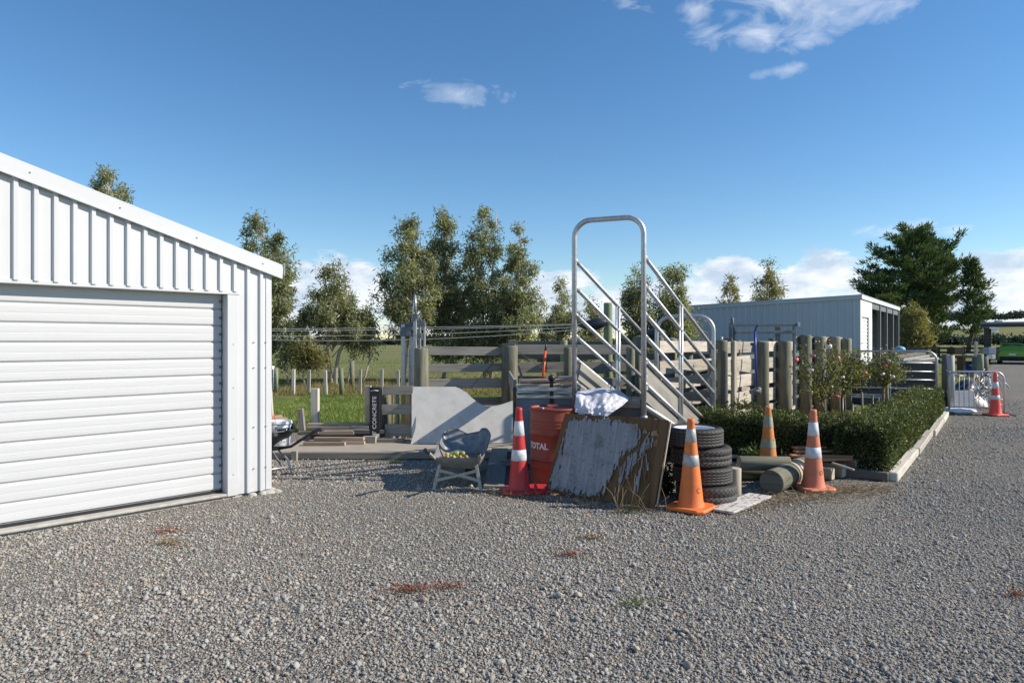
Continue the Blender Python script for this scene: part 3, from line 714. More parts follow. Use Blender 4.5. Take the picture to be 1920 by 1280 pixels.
def galv_barrow():
    o = Vector((-0.60, 7.48, 0)); root = thing('wheelbarrow', 'old galvanised wheelbarrow holding apples in front of the leaning white sheet', 'wheelbarrow', tuple(o), math.radians(-4))
    def rim(a):
        x, y = sup(a, 0.24); f = (y + 1) / 2
        z = 0.355 + 0.06 * f + 0.19 * max(0, f - 0.25) ** 1.1 + (0.05 * (1 - abs(x)) if f < .3 else 0) * 0
        if y > 0.5: z += 0.022 - 0.070 * max(0, 1 - (abs(x - 0.08) / 0.52) ** 4) - 0.05 * max(0, abs(x) - .8) / .2
        return (0.275 * x + 0.02 * f * x, 0.40 + 0.43 * y, z)
    def base(a):
        x, y = sup(a, 0.32); return (0.20 * x, 0.33 + 0.26 * y, 0.225)
    t = tray_mesh(rim, base, 'barrow_steel', 0.0)
    tr = t.build('tray', 'barrow_steel', root, world=False, solid=0.006)
    rb = MB(); rb.tube([rim(2 * math.pi * k / 112) for k in range(112)], 0.008, 6, closed=True); rb.build('rolled_rim', 'barrow_steel', tr, world=False)
    for s in (-1, 1):
        h = MB(); h.tube([(0.27 * s, -0.30, 0.47), (0.26 * s, -0.12, 0.40), (0.225 * s, 0.10, 0.28), (0.19 * s, 0.45, 0.215), (0.07 * s, 0.98, 0.19)], 0.016, 10)
        h.build('handle', 'barrow_frame', root, world=False)
        g = MB(); g.tube([(0.277 * s, -0.385, 0.498), (0.268 * s, -0.27, 0.458)], 0.023, 10); g.build('grip', 'black_plastic', root, world=False)
        l = MB(); l.beam((0.20 * s, 0.05, 0.29), (0.262 * s, -0.01, 0.0), 0.035, 0.012, up=(0, 1, 0)); l.beam((0.20 * s, 0.30, 0.23), (0.235 * s, 0.02, 0.03), 0.02, 0.008, up=(1, 0, 0))
        l.build('leg', 'barrow_frame', root, world=False)
        c = MB(); c.beam((-0.215 * s, 0.015 + 0.012 * s, 0.215), (0.245 * s, 0.0 + 0.012 * s, 0.105), 0.03, 0.006, up=(0, 1, 0)); c.build('cross_brace', 'barrow_frame', root, world=False)
    w = MB(); pr = [(0.05, -0.02), (0.12, -0.03), (0.165, -0.042), (0.19, -0.03), (0.2, 0.0), (0.19, 0.03), (0.165, 0.042), (0.12, 0.03), (0.05, 0.02)]
    w.lathe(pr, 28, capb=True, capt=True)
    wo = w.build('wheel', 'rubber', root, world=False); wo.location = (0, 0.98, 0.2); wo.rotation_euler = (0, math.radians(90), 0)
    # apples lying in the tray
    for k, (x, y, r, m) in enumerate(((-0.16, 0.13, .032, 'apple_red'), (-0.12, 0.10, .03, 'apple_red'), (-0.085, 0.14, .034, 'apple_green'), (-0.05, 0.10, .03, 'apple_green'), (-0.02, 0.15, .034, 'apple_green'), (0.02, 0.11, .031, 'apple_red'),
                                      (-0.13, 0.17, .033, 'apple_green'), (0.05, 0.16, .03, 'apple_green'), (0.09, 0.12, .029, 'apple_red'), (-0.04, 0.20, .033, 'apple_green'))):
        a = MB(); pr = [(0.004, -0.86 * r), (0.45 * r, -0.9 * r), (0.85 * r, -0.5 * r), (r, 0.05 * r), (0.88 * r, 0.6 * r), (0.5 * r, 0.88 * r), (0.15 * r, 0.78 * r), (0.004, 0.66 * r)]
        a.lathe(pr, 14); a.tube([(0, 0, 0.66 * r), (0.1 * r, 0, 1.1 * r)], 0.0025, 5, mi=1)
        p = o + Vector((x, y, 0)); zz = 0.345 if y < 0.15 else 0.36
        if k in (4, 7): zz += 0.02
        ap = a.build('apple', [m, 'twig'], origin=(p.x, p.y, zz)) if 0 else a.build('apple', [m, 'twig'])
        ap.scale = (.86, .86, .86); ap.location = (p.x, p.y, zz); ap.rotation_euler = (R(-.6, .6), R(-.6, .6), R(0, 6))
        tag(ap, ('greenish' if m == 'apple_green' else 'reddish') + ' apple lying in the galvanised wheelbarrow tray', 'apple', 'apples in the wheelbarrow')
    f = MB(); f.lathe([(0.23, 0.0), (0.15, 0.01), (0.004, 0.012)], 24, (0, 0, 0)); 
    fo = tag(f.build('dead_leaves', 'yard_dirt'), 'layer of brown windfall litter under the apples in the barrow', 'litter', kind='stuff'); fo.location = (o.x, o.y + 0.30, 0.318); fo.scale = (1, 1.3, 1)
galv_barrow()

def black_barrow():
    rz = math.radians(47); o = Vector((-2.82, 8.16, 0))
    root = thing('wheelbarrow', 'black plastic wheelbarrow parked beside the garage corner with a bucket', 'wheelbarrow', tuple(o), rz)
    def rim(a):
        x, y = sup(a, 0.5); f = (y + 1) / 2
        return (0.31 * x, 0.42 + 0.46 * y, 0.60 + 0.05 * f - 0.05 * (f < .1))
    def base(a):
        x, y = sup(a, 0.6); return (0.21 * x, 0.48 + 0.25 * y, 0.30)
    tr = tray_mesh(rim, base, 'black_plastic', 0).build('tray', 'black_plastic', root, world=False, solid=0.008)
    rb = MB(); rb.tube([rim(2 * math.pi * k / 48) for k in range(48)], 0.011, 6, closed=True); rb.build('rolled_rim', 'black_plastic', tr, world=False)
    for s in (-1, 1):
        h = MB(); h.tube([(0.29 * s, -0.42, 0.585), (0.27 * s, -0.25, 0.50), (0.22 * s, 0.05, 0.345), (0.19 * s, 0.40, 0.275), (0.10 * s, 1.02, 0.2)], 0.017, 10); h.build('handle', 'black_paint', root, world=False)
        g = MB(); g.tube([(0.293 * s, -0.55, 0.60), (0.287 * s, -0.40, 0.582)], 0.024, 10); g.build('grip', 'black_plastic', root, world=False)
        l = MB(); l.tube([(0.20 * s, 0.34, 0.29), (0.215 * s, 0.10, 0.17), (0.22 * s, 0.04, 0.02), (0.22 * s, 0.16, 0.012), (0.20 * s, 0.52, 0.26)], 0.014, 8); l.build('leg', 'galv', root, world=False)
    c = MB(); c.tube([(-0.22, 0.06, 0.1), (0.22, 0.06, 0.1)], 0.01, 8); c.build('cross_brace', 'galv', root, world=False)
    w = MB(); w.lathe([(0.05, -0.03), (0.13, -0.035), (0.17, -0.048), (0.195, -0.03), (0.2, 0.0), (0.195, 0.03), (0.17, 0.048), (0.13, 0.035), (0.05, 0.03)], 28, capb=True, capt=True)
    wo = w.build('wheel', 'rubber', root, world=False); wo.location = (0, 1.05, 0.2); wo.rotation_euler = (0, math.radians(90), 0)
    b = MB(); b.box((0, 0, 0), (0.5, 0.05, 0.03)); b.box((0.02, 0.07, 0.0), (0.45, 0.06, 0.03)); b.box((0.0, 0.035, 0.03), (0.4, 0.05, 0.03))
    so = b.build('timber_offcut', 'wood_brown', bevel=0.003); so.location = (-3.02, 8.48, 0.655); so.rotation_euler = (0, 0, 0.9)
    tag(so, 'brown timber offcuts lying across the black wheelbarrow tray', 'offcut')
black_barrow()

def bucket():
    o = Vector((-2.85, 8.40, 0.355)); root = thing('paint_bucket', 'white plastic paint bucket with black lettering sitting in the black wheelbarrow', 'bucket', tuple(o), 0.0)
    b = MB(); b.lathe([(0.105, 0.0), (0.112, 0.01), (0.132, 0.30), (0.128, 0.30), (0.108, 0.015), (0.004, 0.012)], 40, capb=True); b.build('pail', 'white_plastic', root, world=False)
    r = MB()
    r.lathe([(0.133, 0.262), (0.142, 0.266), (0.142, 0.283), (0.136, 0.288), (0.137, 0.303), (0.128, 0.305), (0.127, 0.29)], 40); r.build('rim', 'white_plastic', root, world=False)
    h = MB(); h.tube([(0.138 * math.cos(a), -0.05 * math.sin(a) * 0 + 0.142 * math.sin(a) * (-1), 0.27 - 0.06 * math.sin(a)) for a in [math.pi * k / 16 for k in range(17)]], 0.003, 6); h.build('bail_handle', 'galv', root, world=False)
    def wrap(s, size, z, off, ang):
        me = text_mesh(s, size, 0.0008, off)
        for v in me.vertices:
            zz = z + v.co.y; rr = 0.112 + 0.020 * zz / 0.30 + 0.0012 + v.co.z; a = ang + v.co.x / 0.124
            v.co = (rr * math.cos(a), rr * math.sin(a), zz)
        me.materials.clear(); me.materials.append(M['ink'])
        q = bpy.data.objects.new('lettering', me); COL.objects.link(q); q.parent = root
    A = math.radians(-58)
    wrap('Resene', 0.066, 0.213, 0.002, A); wrap('CONSTRUCTION', 0.021, 0.165, 0.001, A)
    p = MB()
    for k, (u0, u1, z0, z1) in enumerate(((-.055, .055, .128, .150), (-.06, .03, .085, .115), (.035, .06, .08, .118), (-.06, .06, .045, .072))):
        n = 8
        for j in range(n):
            a0 = A + (u0 + (u1 - u0) * j / n) / .124; a1 = A + (u0 + (u1 - u0) * (j + 1) / n) / .124
            r0 = 0.1135 + 0.02 * z0 / .3; r1 = 0.1135 + 0.02 * z1 / .3; i = len(p.v)
            p.v += [Vector((r0 * math.cos(a0), r0 * math.sin(a0), z0)), Vector((r0 * math.cos(a1), r0 * math.sin(a1), z0)), Vector((r1 * math.cos(a1), r1 * math.sin(a1), z1)), Vector((r1 * math.cos(a0), r1 * math.sin(a0), z1))]
            p.face([i, i + 1, i + 2, i + 3], [(0, 0)] * 4)
    p.build('printed_label', 'label_print', root, world=False)
    t = MB(); t.beam((0.0, 0.0, 0.05), (-0.055, -0.02, 0.40), 0.022, 0.012); to = t.build('paint_stick', 'orange_paint', bevel=0.002); to.location = (o.x - 0.02, o.y, o.z)
    tag(to, 'orange wooden stick poking out of the white paint bucket', 'stick')
def label_mat():
    n = NT('label_print'); ob = n.coord('Object')
    n.fin(n.mix(n.g(n.noise(ob, 90, 2), 0.5, 0.54), (0.7, 0.71, 0.72), (0.05, 0.05, 0.055)), 0.4)
label_mat(); bucket()

# -------------------------------------------------- deck, planks, pallet, sheets
def deck():
    root = thing('timber_deck', 'low weathered timber platform along the back of the gravel', 'platform', (-1.5, 9.4, 0))
    b = MB(); b.box((-1.55, 9.425, 0.058), (3.5, 0.05, 0.088), jit=0.004); b.build('edge_board', 'wood_grey', root, bevel=0.006)
    t = MB(); t.box((-1.55, 10.38, 0.09), (3.56, 1.85, 0.03)); t.build('top', 'ply_top', root, bevel=0.004)
    for x in (-3.2, -1.6, 0.0):
        j = MB(); j.box((x, 10.4, 0.036), (0.09, 1.8, 0.072)); j.build('bearer', 'wood_dark', root)
    p = MB(); p.box((-2.98, 9.36, 0.06), (0.075, 0.06, 0.145), jit=0.003)
    tag(p.build('wooden_peg', 'wood_grey', origin=(-2.98, 9.36, 0), bevel=0.004), 'short wooden peg driven in against the platform edge', 'peg')
def ply_top():
    n = NT('ply_top'); ob = n.coord('Object', (1, 6, 6)); a = n.noise(ob, 4, 6, 0.65); b2 = n.noise(n.coord('Object'), 2.5, 4)
    c = n.mix(n.g(a, 0.3, 0.7), (0.30, 0.265, 0.215), (0.40, 0.36, 0.30)); c = n.mix(n.math('MULTIPLY', n.g(b2, 0.5, 0.7), 0.4), c, (0.25, 0.21, 0.16))
    n.fin(c, 0.9, 0, n.bump(a, 0.4, 0.004), 0.2)
ply_top(); deck()

def plank(p0, p1, w, h, mat, label, group=None, name='plank', cat='plank'):
    b = MB(); b.beam(p0, p1, w, h, jit=0.003)
    if mat == 'wood_brown': # pale sawn ends
        for f, m in enumerate(b.mi):
            if f in (0, 1): b.mi[f] = 1
    c = (Vector(p0) + Vector(p1)) / 2
    o = b.build(name, [mat, 'wood_end'], origin=(c.x, c.y, c.z - h / 2), bevel=0.003)
    return tag(o, label, cat, group)
GP = 'timber stacked on the platform'
def px(x, Y): return (x - 960) / F * Y
zt = 0.105
# stack: each plank lies at a real height above the platform
for (xa, xb, Y, z, w, h, mat, lab) in (
    (570, 647, 10.02, 0.0, .10, .05, 'wood_brown', 'short brown plank at the front foot of the platform timber stack'),
    (640, 684, 10.14, 0.0, .09, .045, 'wood_brown', 'stub of dark brown timber behind the short front plank'),
    (590, 683, 10.20, .052, .10, .045, 'wood_brown', 'long reddish plank on the second layer of the timber stack'),
    (682, 706, 10.30, 0.0, .10, .10, 'wood_grey', 'square grey timber block standing in the middle of the stack'),
    (703, 758, 10.34, 0.0, .10, .055, 'wood_dark', 'dark stained plank beside the leaning sheets with a pale end'),
    (600, 664, 10.44, .10, .10, .06, 'wood_brown', 'thick pinkish beam with sawn end in the middle of the stack'),
    (664, 722, 10.50, .115, .10, .055, 'wood_grey', 'grey beam jutting towards the black sign from the stack'),
    (560, 597, 10.55, .09, .14, .05, 'wood_dark', 'mossy black plank end beside the bucket'),
    (575, 660, 10.62, .165, .10, .04, 'wood_brown', 'brown plank near the top of the timber stack'),
    (577, 693, 10.72, .215, .12, .03, 'wood_grey', 'topmost thin grey board spanning the timber stack'),
    (660, 692, 10.60, .17, .10, .045, 'wood_grey', 'short grey offcut under the topmost board'),
    (693, 707, 10.66, .16, .09, .06, 'panel_dark', 'small bluish green offcut at the end of the topmost board'),
    (590, 700, 10.95, 0.0, .5, .09, 'wood_dark', 'broad dark bottom timber beneath the stack')):
    plank((px(xa, Y), Y, zt + z + h / 2), (px(xb, Y), Y + R(-.02, .02), zt + z + h / 2), w, h, mat, lab, GP)

# upright pallet with rounded posts behind
def pallet():
    o = Vector((-1.75, 10.6, zt)); root = thing('pallet', 'grey wooden pallet standing on edge beside the white sheets', 'pallet', tuple(o))
    Y = 10.55
    for (xa, xb, ya, yb, sk) in ((718, 772, 724, 740, .0), (716, 771, 758, 777, .012), (722, 773, 795, 818, .0)):
        a = W(xa, (ya + yb) / 2, Y); c = W(xb + 2, (ya + yb) / 2 - 1, Y); b = MB(); b.beam(a, c, 0.02, (yb - ya) / F * Y, jit=0.004); b.build('slat', 'wood_grey', root, bevel=0.003)
    for xa in (715, 745, 773):
        a = W(xa, 820, Y + .065); c = W(xa, 724, Y + .065); b = MB(); b.beam(a, c, 0.045, 0.10, up=(0, 1, 0)); b.build('stringer', 'wood_dark', root, bevel=0.003)
    for xa in (733, 757, 767):
        a = W(xa, 822, Y + .2); c = W(xa, 728, Y + .2); b = MB(); b.beam(a, c, 0.075, 0.02, up=(0, 1, 0)); b.build('back_slat', 'wood_brown', root, bevel=0.003)
pallet()
def small_post(x, y0, y1, Y, w, mat, lab, name='fence_post', cat='post', lean=0.0, rnd=False, group=None):
    a, c = W(x, y1, Y), W(x + lean, y0, Y); b = MB()
    if rnd: b.tube([a, a.lerp(c, .5), c], [w / 2, w / 2 * 1.01, w / 2 * .97], 12)
    else: b.beam(a, c, w, w, up=(0, 1, 0), jit=0.002)
    return tag(b.build(name, mat, origin=(a.x, a.y, a.z), bevel=0 if rnd else 0.004), lab, cat, group)
small_post(726, 735, 818, 10.78, .17, 'wood_post', 'fat round post half hidden behind the pallet slats', rnd=True)
small_post(692, 723, 815, 10.75, .10, 'wood_grey', 'flat grey board standing upright behind the black sign', name='upright_board', cat='board', lean=-2)
def sign():
    o = W(702, 812, 10.4); root = thing('sign_board', 'narrow black board standing on end with white concrete lettering', 'sign', tuple(o), 0.0)
    w, h = 0.155, 0.70
    b = MB(); b.box((0, 0.02, h / 2), (w, 0.03, h)); bo = b.build('board', 'sign_black', root, world=False, bevel=0.006)
    f = MB(); f.tube([(-.06, -0.004, h - .055), (0.0, -0.012, h - .045), (.06, -0.004, h - .052)], .006, 6); f.build('tape_edge', 'band_white', root, world=False)
    me = text_mesh('IT CONCRETE', 0.096, 0.001, 0.001, 'RIGHT')
    for v in me.vertices: v.co = (-v.co.y * 0.85 + 0.002, 0.002 - v.co.z, v.co.x + h - 0.135)
    me.materials.clear(); me.materials.append(M['band_white'])
    q = bpy.data.objects.new('lettering', me); COL.objects.link(q); q.parent = root
sign()

def fibre_sheets():
    Y0, Y1 = 10.18, 10.60
    base = W(772, 832, Y0); ay = Vector((0, Y1 - Y0, 0.82)).normalized()
    def loc(x, y):   # photograph outline laid onto the leaning plane
        d = Vector(((x - 960) / F, 1, -(y - 640) / F)); nn = Vector((1, 0, 0)).cross(ay)
        p0 = Vector((0, Y0, zt + .002)); o = Vector((0, 0, H)); t = (p0 - o).dot(nn) / d.dot(nn); p = o + d * t - base
        return (p.x, p.dot(ay))
    out = [loc(*q) for q in ((772, 725), (854, 725), (862, 728), (870, 733), (876, 736), (884, 745), (897, 755), (907, 761), (914, 762), (930, 761), (944, 757), (958, 752), (968, 750), (968, 830), (772, 832))]
    b = MB(); b.prism(out, base, (1, 0, 0), ay, 0.008)
    tag(b.build('leaning_sheet', 'fibre_sheet', origin=tuple(base)), 'large pale cement sheet with a scooped top edge leaning on the yard rails', 'sheet')
    o2 = base + Vector((0.0, -0.02, 0)); b = MB()
    b.prism([(-0.012, 0), (0.10, 0), (0.095, 0.47)], o2 + Vector((0, -0.012, 0)), (1, 0, 0), ay, 0.006)
    tag(b.build('sheet_offcut', 'fibre_sheet', origin=tuple(o2)), 'narrow pointed sheet offcut leaning on the large pale sheet', 'sheet')
    o3 = W(957, 832, Y0 + .05); b = MB(); b.prism([(0, 0), (0.5, 0), (0.5, 0.66), (0, 0.63)], o3 + Vector((0.02, 0.03, 0)), (1, 0, 0), ay, 0.008)
    tag(b.build('leaning_sheet', 'fibre_sheet', origin=tuple(o3)), 'shorter pale sheet tucked behind the steel crate upright', 'sheet')
fibre_sheets()
# plank from the ground to the platform, block on it
plank((-0.20, 7.55, 0.02), (-0.17, 9.5, 0.135), 0.225, 0.03, 'wood_grey', 'grey plank laid from the gravel up to the platform edge')
plank((-0.13, 8.55, 0.115), (0.02, 8.56, 0.115), 0.1, 0.06, 'wood_grey', 'small timber block sitting on the sloping grey plank', name='timber_block', cat='block')
plank((-0.10, 9.22, 0.05), (0.02, 9.2, 0.05), 0.09, 0.1, 'wood_grey', 'pale cut block on the gravel beside the sloping plank', name='timber_block', cat='block')
# ---------------------------------------------------------------- road cones
def cone(o, rz, body, band, bands, label, height=0.90, r0=0.125, base=0.37, mark=None, group='traffic cones', tip=None, dirty=None):
    root = thing('traffic_cone', label, 'traffic cone', tuple(o), rz, group)
    bh = 0.045; rt = 0.030
    def rad(z): return r0 + (rt - r0) * (z - bh) / (height - bh)
    b = MB(); prof = [(r0 + .012, bh), (rad(.09), .09)] + [(rad(z), z) for z in (.2, .35, .5, .65, height - .05)] + [(rt + .006, height - .045), (rt + .006, height - .012), (rt - .002, height), (rt - .008, height - .004), (rt - .010, height - .05)]
    b.lathe(prof, 40); b.build('body', body, root, world=False)
    q = MB(); s = base / 2; c = s * 0.72
    q.prism([(c, -s), (s, -c), (s, c), (c, s), (-c, s), (-s, c), (-s, -c), (-c, -s)], (0, 0, 0.010), (1, 0, 0), (0, 1, 0), 0.036)
    bo = q.build('base', body, root, world=False, bevel=0.010)
    for x in (-1, 1):
        for y in (-1, 1):
            f = MB(); f.box((x * s * .72, y * s * .72, 0.006), (0.06, 0.06, 0.013)); f.build('foot', body, bo, world=False)
    for (za, zb) in bands:
        w = MB(); n = 44
        if dirty:
            m = len(w.v)
            for row in (0, 1):
                for k in range(n):
                    a = 2 * math.pi * k / n; z = (za if row == 0 else zb) + (R(-.016, .012) if row else R(-.004, .004)); rr = rad(z) + .0025 + R(0, .003)
                    w.v.append(Vector((rr * math.cos(a), rr * math.sin(a), z)))
            for k in range(n): w.face([m + k, m + (k + 1) % n, m + n + (k + 1) % n, m + n + k], [(0, 0)] * 4, sm=True)
        else: w.lathe([(rad(za) + .0005, za), (rad(za) + .002, za + .001), (rad(zb) + .002, zb - .001), (rad(zb) + .0005, zb)], n)
        w.build('reflective_band', band, root, world=False)
    if mark:
        me = text_mesh(mark, 0.07, 0.0006, 0.001)
        for v in me.vertices:
            z = 0.20 + v.co.y; a = mark_a - rz + v.co.x / .11; rr = rad(z) + .0012 + v.co.z; v.co = (rr * math.cos(a), rr * math.sin(a), z)
        me.materials.clear(); me.materials.append(M['cone_mark']); t = bpy.data.objects.new('stamp', me); COL.objects.link(t); t.parent = root
    return root
mat_plain('cone_mark', (0.22, 0.08, 0.03), 0.6, 0, 0.1, 9, 0.0)
mark_a = math.radians(-62)
cone((0.075, 7.36, 0), math.radians(4), 'cone_red', 'band_white', [(.355, .470), (.62, .775)], 'red rubber cone with two white bands in front of the red drum', 0.92, 0.115, 0.37)
cone((1.735, 6.62, 0), math.radians(-39), 'cone_orange', 'band_grey', [(.432, .535), (.66, .785)], 'bright orange cone with grey bands standing in front of the tyre stack', 0.885, 0.122, 0.40, 'C')
cone((3.17, 8.45, 0.0), math.radians(20), 'cone_yellowed', 'band_dirty', [(.325, .425), (.575, .715)], 'grubby orange cone with torn yellowed bands against the hedge', 0.83, 0.12, 0.37, dirty=True)
cone((3.31, 7.50, 0), math.radians(8), 'cone_faded', 'band_white', [(.36, .475), (.60, .745)], 'faded orange cone with white bands beside the timber pile', 0.885, 0.118, 0.37, 'O')
cone((10.62, 15.0, 0), math.radians(10), 'cone_coral', 'band_white', [(.36, .45), (.60, .74)], 'coral red cone with white bands by the barrier at the drive', 0.95, 0.12, 0.40)
def spare_base():
    b = MB(); s = .18; c = .13
    b.prism([(c, -s), (s, -c), (s, c), (c, s), (-c, s), (-s, c), (-s, -c), (-c, -s)], (0, 0, 0), (1, 0, 0), (0, 1, 0), 0.045)
    b.prism([(-.02, 0), (.035, 0), (.0, .085), (-.02, .10)], (-.15, -.10, .044), (1, 0, 0), (0, 0, 1), .025); b.prism([(-.08, 0), (.10, 0), (.06, .05), (-.06, .035)], (.02, -.13, .044), (1, 0, 0), (0, 0, 1), .02)
    o = b.build('cone_base', 'cone_red', bevel=0.008); o.location = (0.30, 7.42, 0.005); o.rotation_euler = (0, 0, math.radians(38))
    tag(o, 'broken red cone base lying between the red cone and the plywood', 'cone base')
spare_base()

# ---------------------------------------------------------------------- drum
def drum():
    o = Vector((0.50, 7.86, 0)); root = thing('oil_drum', 'red steel oil drum with white lettering behind the peeling plywood', 'drum', tuple(o))
    r = 0.288; pr = [(r, 0.0), (r + .008, .006), (r + .008, .018), (r, .024), (r, .20)]
    for zc in (.215, .245, .275): pr += [(r + .003, zc - .008), (r + .006, zc), (r + .003, zc + .008)]
    for zc in (.30, .59): pr += [(r, zc - .018), (r + .010, zc - .008), (r + .012, zc), (r + .010, zc + .008), (r, zc + .018)]
    pr = sorted(pr, key=lambda q: q[1])
    for zc in (.66, .70, .74): pr += [(r, zc - .012), (r + .005, zc), (r, zc + .012)]
    pr += [(r, .85)]
    b = MB(); b.lathe(pr, 56); b.build('shell', 'drum_red', root, world=False)
    t = MB(); t.lathe([(r + .001, .850), (r + .009, .856), (r + .010, .872), (r + .002, .880), (r - .008, .876), (r - .01, .862), (r - .014, .858), (.1, .862), (.004, .862)], 56); t.build('lid', 'drum_red', root, world=False)
    g = MB(); g.lathe([(.03, .0), (.03, .012), (.02, .018), (.004, .018)], 16, (-.16, -.08, .862)); g.build('bung', 'screw', root, world=False)
    me = text_mesh('TOTAL', 0.094, 0.0006, 0.0035)
    for v in me.vertices:
        a = math.radians(-140) + v.co.x / r; rr = r + .0015 + v.co.z; v.co = (rr * math.cos(a), rr * math.sin(a), .455 + v.co.y)
    me.materials.clear(); me.materials.append(M['band_white']); q = bpy.data.objects.new('lettering', me); COL.objects.link(q); q.parent = root
drum()

# ------------------------------------------------------------ peeling plywood
def veneer_mat():
    n = NT('veneer'); ob = n.coord('UV', (1.2, 22, 1)); o2 = n.coord('Object')
    a = n.noise(ob, 1.5, 6, 0.7, 0.5); b = n.noise(o2, 6, 6, 0.7); c = n.noise(o2, 38, 3, 0.6)
    col = n.mix(n.g(a, 0.32, 0.68), (0.215, 0.22, 0.235), (0.39, 0.395, 0.405))
    col = n.mix(n.math('MULTIPLY', n.g(b, 0.5, 0.68), 0.55), col, (0.12, 0.115, 0.115))
    col = n.mix(n.math('MULTIPLY', n.g(c, 0.60, 0.66), 0.6), col, (0.06, 0.055, 0.05))
    n.fin(col, 0.9, 0, n.bump(a, 0.8, 0.006), 0.15)
veneer_mat()
mat_wood('ply_brown', (0.155, 0.085, 0.038), (0.25, 0.145, 0.07), (0.075, 0.045, 0.025), 0.55, streak=18)
mat_wood('ply_torn', (0.25, 0.15, 0.08), (0.36, 0.23, 0.13), (0.2, 0.11, 0.05), 0.35, streak=18)
def plywood():
    A = Vector((0.355, 7.32, 0.0)); B = Vector((1.385, 6.63, 0.0)); ax = (B - A).normalized(); L = (B - A).length
    nh = Vector((-ax.y, ax.x, 0)); 
    if nh.y < 0: nh = -nh
    ay = (nh * 0.27 + UP * 0.82).normalized(); front = ax.cross(ay)
    if front.y > 0: front = -front
    root = thing('plywood_sheet', 'weathered plywood sheet with peeling grey face leaning in front of the red drum', 'plywood', tuple(A))
    HH = 0.872
    o = A + UP * 0.012
    b = MB(); b.prism([(0.0, 0.01), (L * .5, 0), (L, 0.0), (L + .025, .45), (L + .05, HH - .025), (L + .04, HH), (L * .5, HH), (.10, HH), (.09, HH - .05), (.05, .5)], o, ax, ay, 0.012)
    b.build('core', 'ply_brown', root)
    # grey face veneer: lifts off the core in two ragged pieces
    def ragged(pts, amp, step=0.022):
        out = []
        for i in range(len(pts)):
            p, q = Vector(pts[i] + (0,)), Vector(pts[(i + 1) % len(pts)] + (0,)); n = max(1, int((q - p).length / step))
            for k in range(n):
                r = p.lerp(q, k / n); out.append((r.x + R(-amp, amp), r.y + R(-amp, amp)))
        return out
    v1 = ragged([(.055, .06), (.16, .035), (.30, .05), (.42, .02), (.60, .03), (.70, .06), (.735, .20), (.79, .34), (.85, .47), (.93, .53), (1.0, .60), (1.03, .72), (.96, .80), (.82, .83), (.60, .845), (.45, .82), (.37, .85), (.30, .80), (.22, .83), (.16, .78), (.13, .60), (.09, .35)], .009)
    def veneer(poly, off, cu, cv, tearing):
        """Torn face ply: a jittered sheet cut to the ragged outline, curling away from the core near its edges."""
        def inside(x, y):
            r = False; n = len(poly)
            for i in range(n):
                (x0, y0), (x1, y1) = poly[i], poly[i - 1]
                if (y0 > y) != (y1 > y) and x < (x1 - x0) * (y - y0) / (y1 - y0) + x0: r = not r
            return r
        def edge(x, y):
            m = 9
            for i in range(len(poly)):
                m = min(m, math.hypot(poly[i][0] - x, poly[i][1] - y))
            return m
        x0, x1 = min(p[0] for p in poly), max(p[0] for p in poly); y0, y1 = min(p[1] for p in poly), max(p[1] for p in poly)
        nu, nv = int((x1 - x0) / cu), int((y1 - y0) / cv); c = MB(); ids = {}
        def vert(i, j):
            if (i, j) not in ids:
                x = x0 + i * cu + R(-.4, .4) * cu; y = y0 + j * cv + R(-.4, .4) * cv; e = edge(x, y)
                lift = off + .022 * max(0, 1 - e / .06) ** 2 * (1 if y < .35 else .35) + .004 * abs(mnoise.noise(Vector((x * 9, y * 3, off * 50)))) + .005 * max(0, mnoise.noise(Vector((x * 26, y * 2.2, 1))))
                ids[(i, j)] = len(c.v); c.v.append(o + ax * x + ay * y + front * lift)
            return ids[(i, j)]
        for i in range(nu):
            for j in range(nv):
                x, y = x0 + (i + .5) * cu, y0 + (j + .5) * cv
                if not inside(x, y): continue
                e = edge(x, y); t = mnoise.noise(Vector((x * 38, y * 3.5, 7))) + .5 * mnoise.noise(Vector((x * 90, y * 9, 2)))
                if t > tearing + e * 9: continue
                c.face([vert(i, j), vert(i + 1, j), vert(i + 1, j + 1), vert(i, j + 1)], [(v * cv + y0, u * cu + x0) for u, v in ((i, j), (i + 1, j), (i + 1, j + 1), (i, j + 1))], sm=True)
        return c.build('face_veneer', 'veneer', root, solid=.0025)
    veneer(v1, .017, .0125, .022, .12)
    v2 = ragged([(.93, .20), (.96, .33), (1.03, .45), (1.12, .55), (1.16, .66), (1.10, .70), (1.04, .60), (.95, .50), (.88, .42)], .012)
    veneer(v2, .022, .011, .022, .05)
    v3 = ragged([(.80, .08), (.84, .06), (.90, .30), (.93, .44), (.88, .42), (.83, .26)], .008); veneer(v3, .024, .010, .022, .05)
    v4 = ragged([(1.02, .12), (1.06, .10), (1.08, .36), (1.10, .50), (1.05, .46)], .008); veneer(v4, .024, .010, .022, .05)
    for (u, v, w, h) in ((.86, .77, .10, .025), (1.12, .70, .07, .07), (1.03, .72, .04, .05), (1.16, .60, .04, .08)):
        c = MB(); c.prism(ragged([(u, v), (u + w, v - .01), (u + w * .9, v + h), (u + .1 * w, v + h * .8)], .012), o + front * R(.020, .024), ax, ay, 0.003); c.build('torn_ply', 'ply_torn', root)
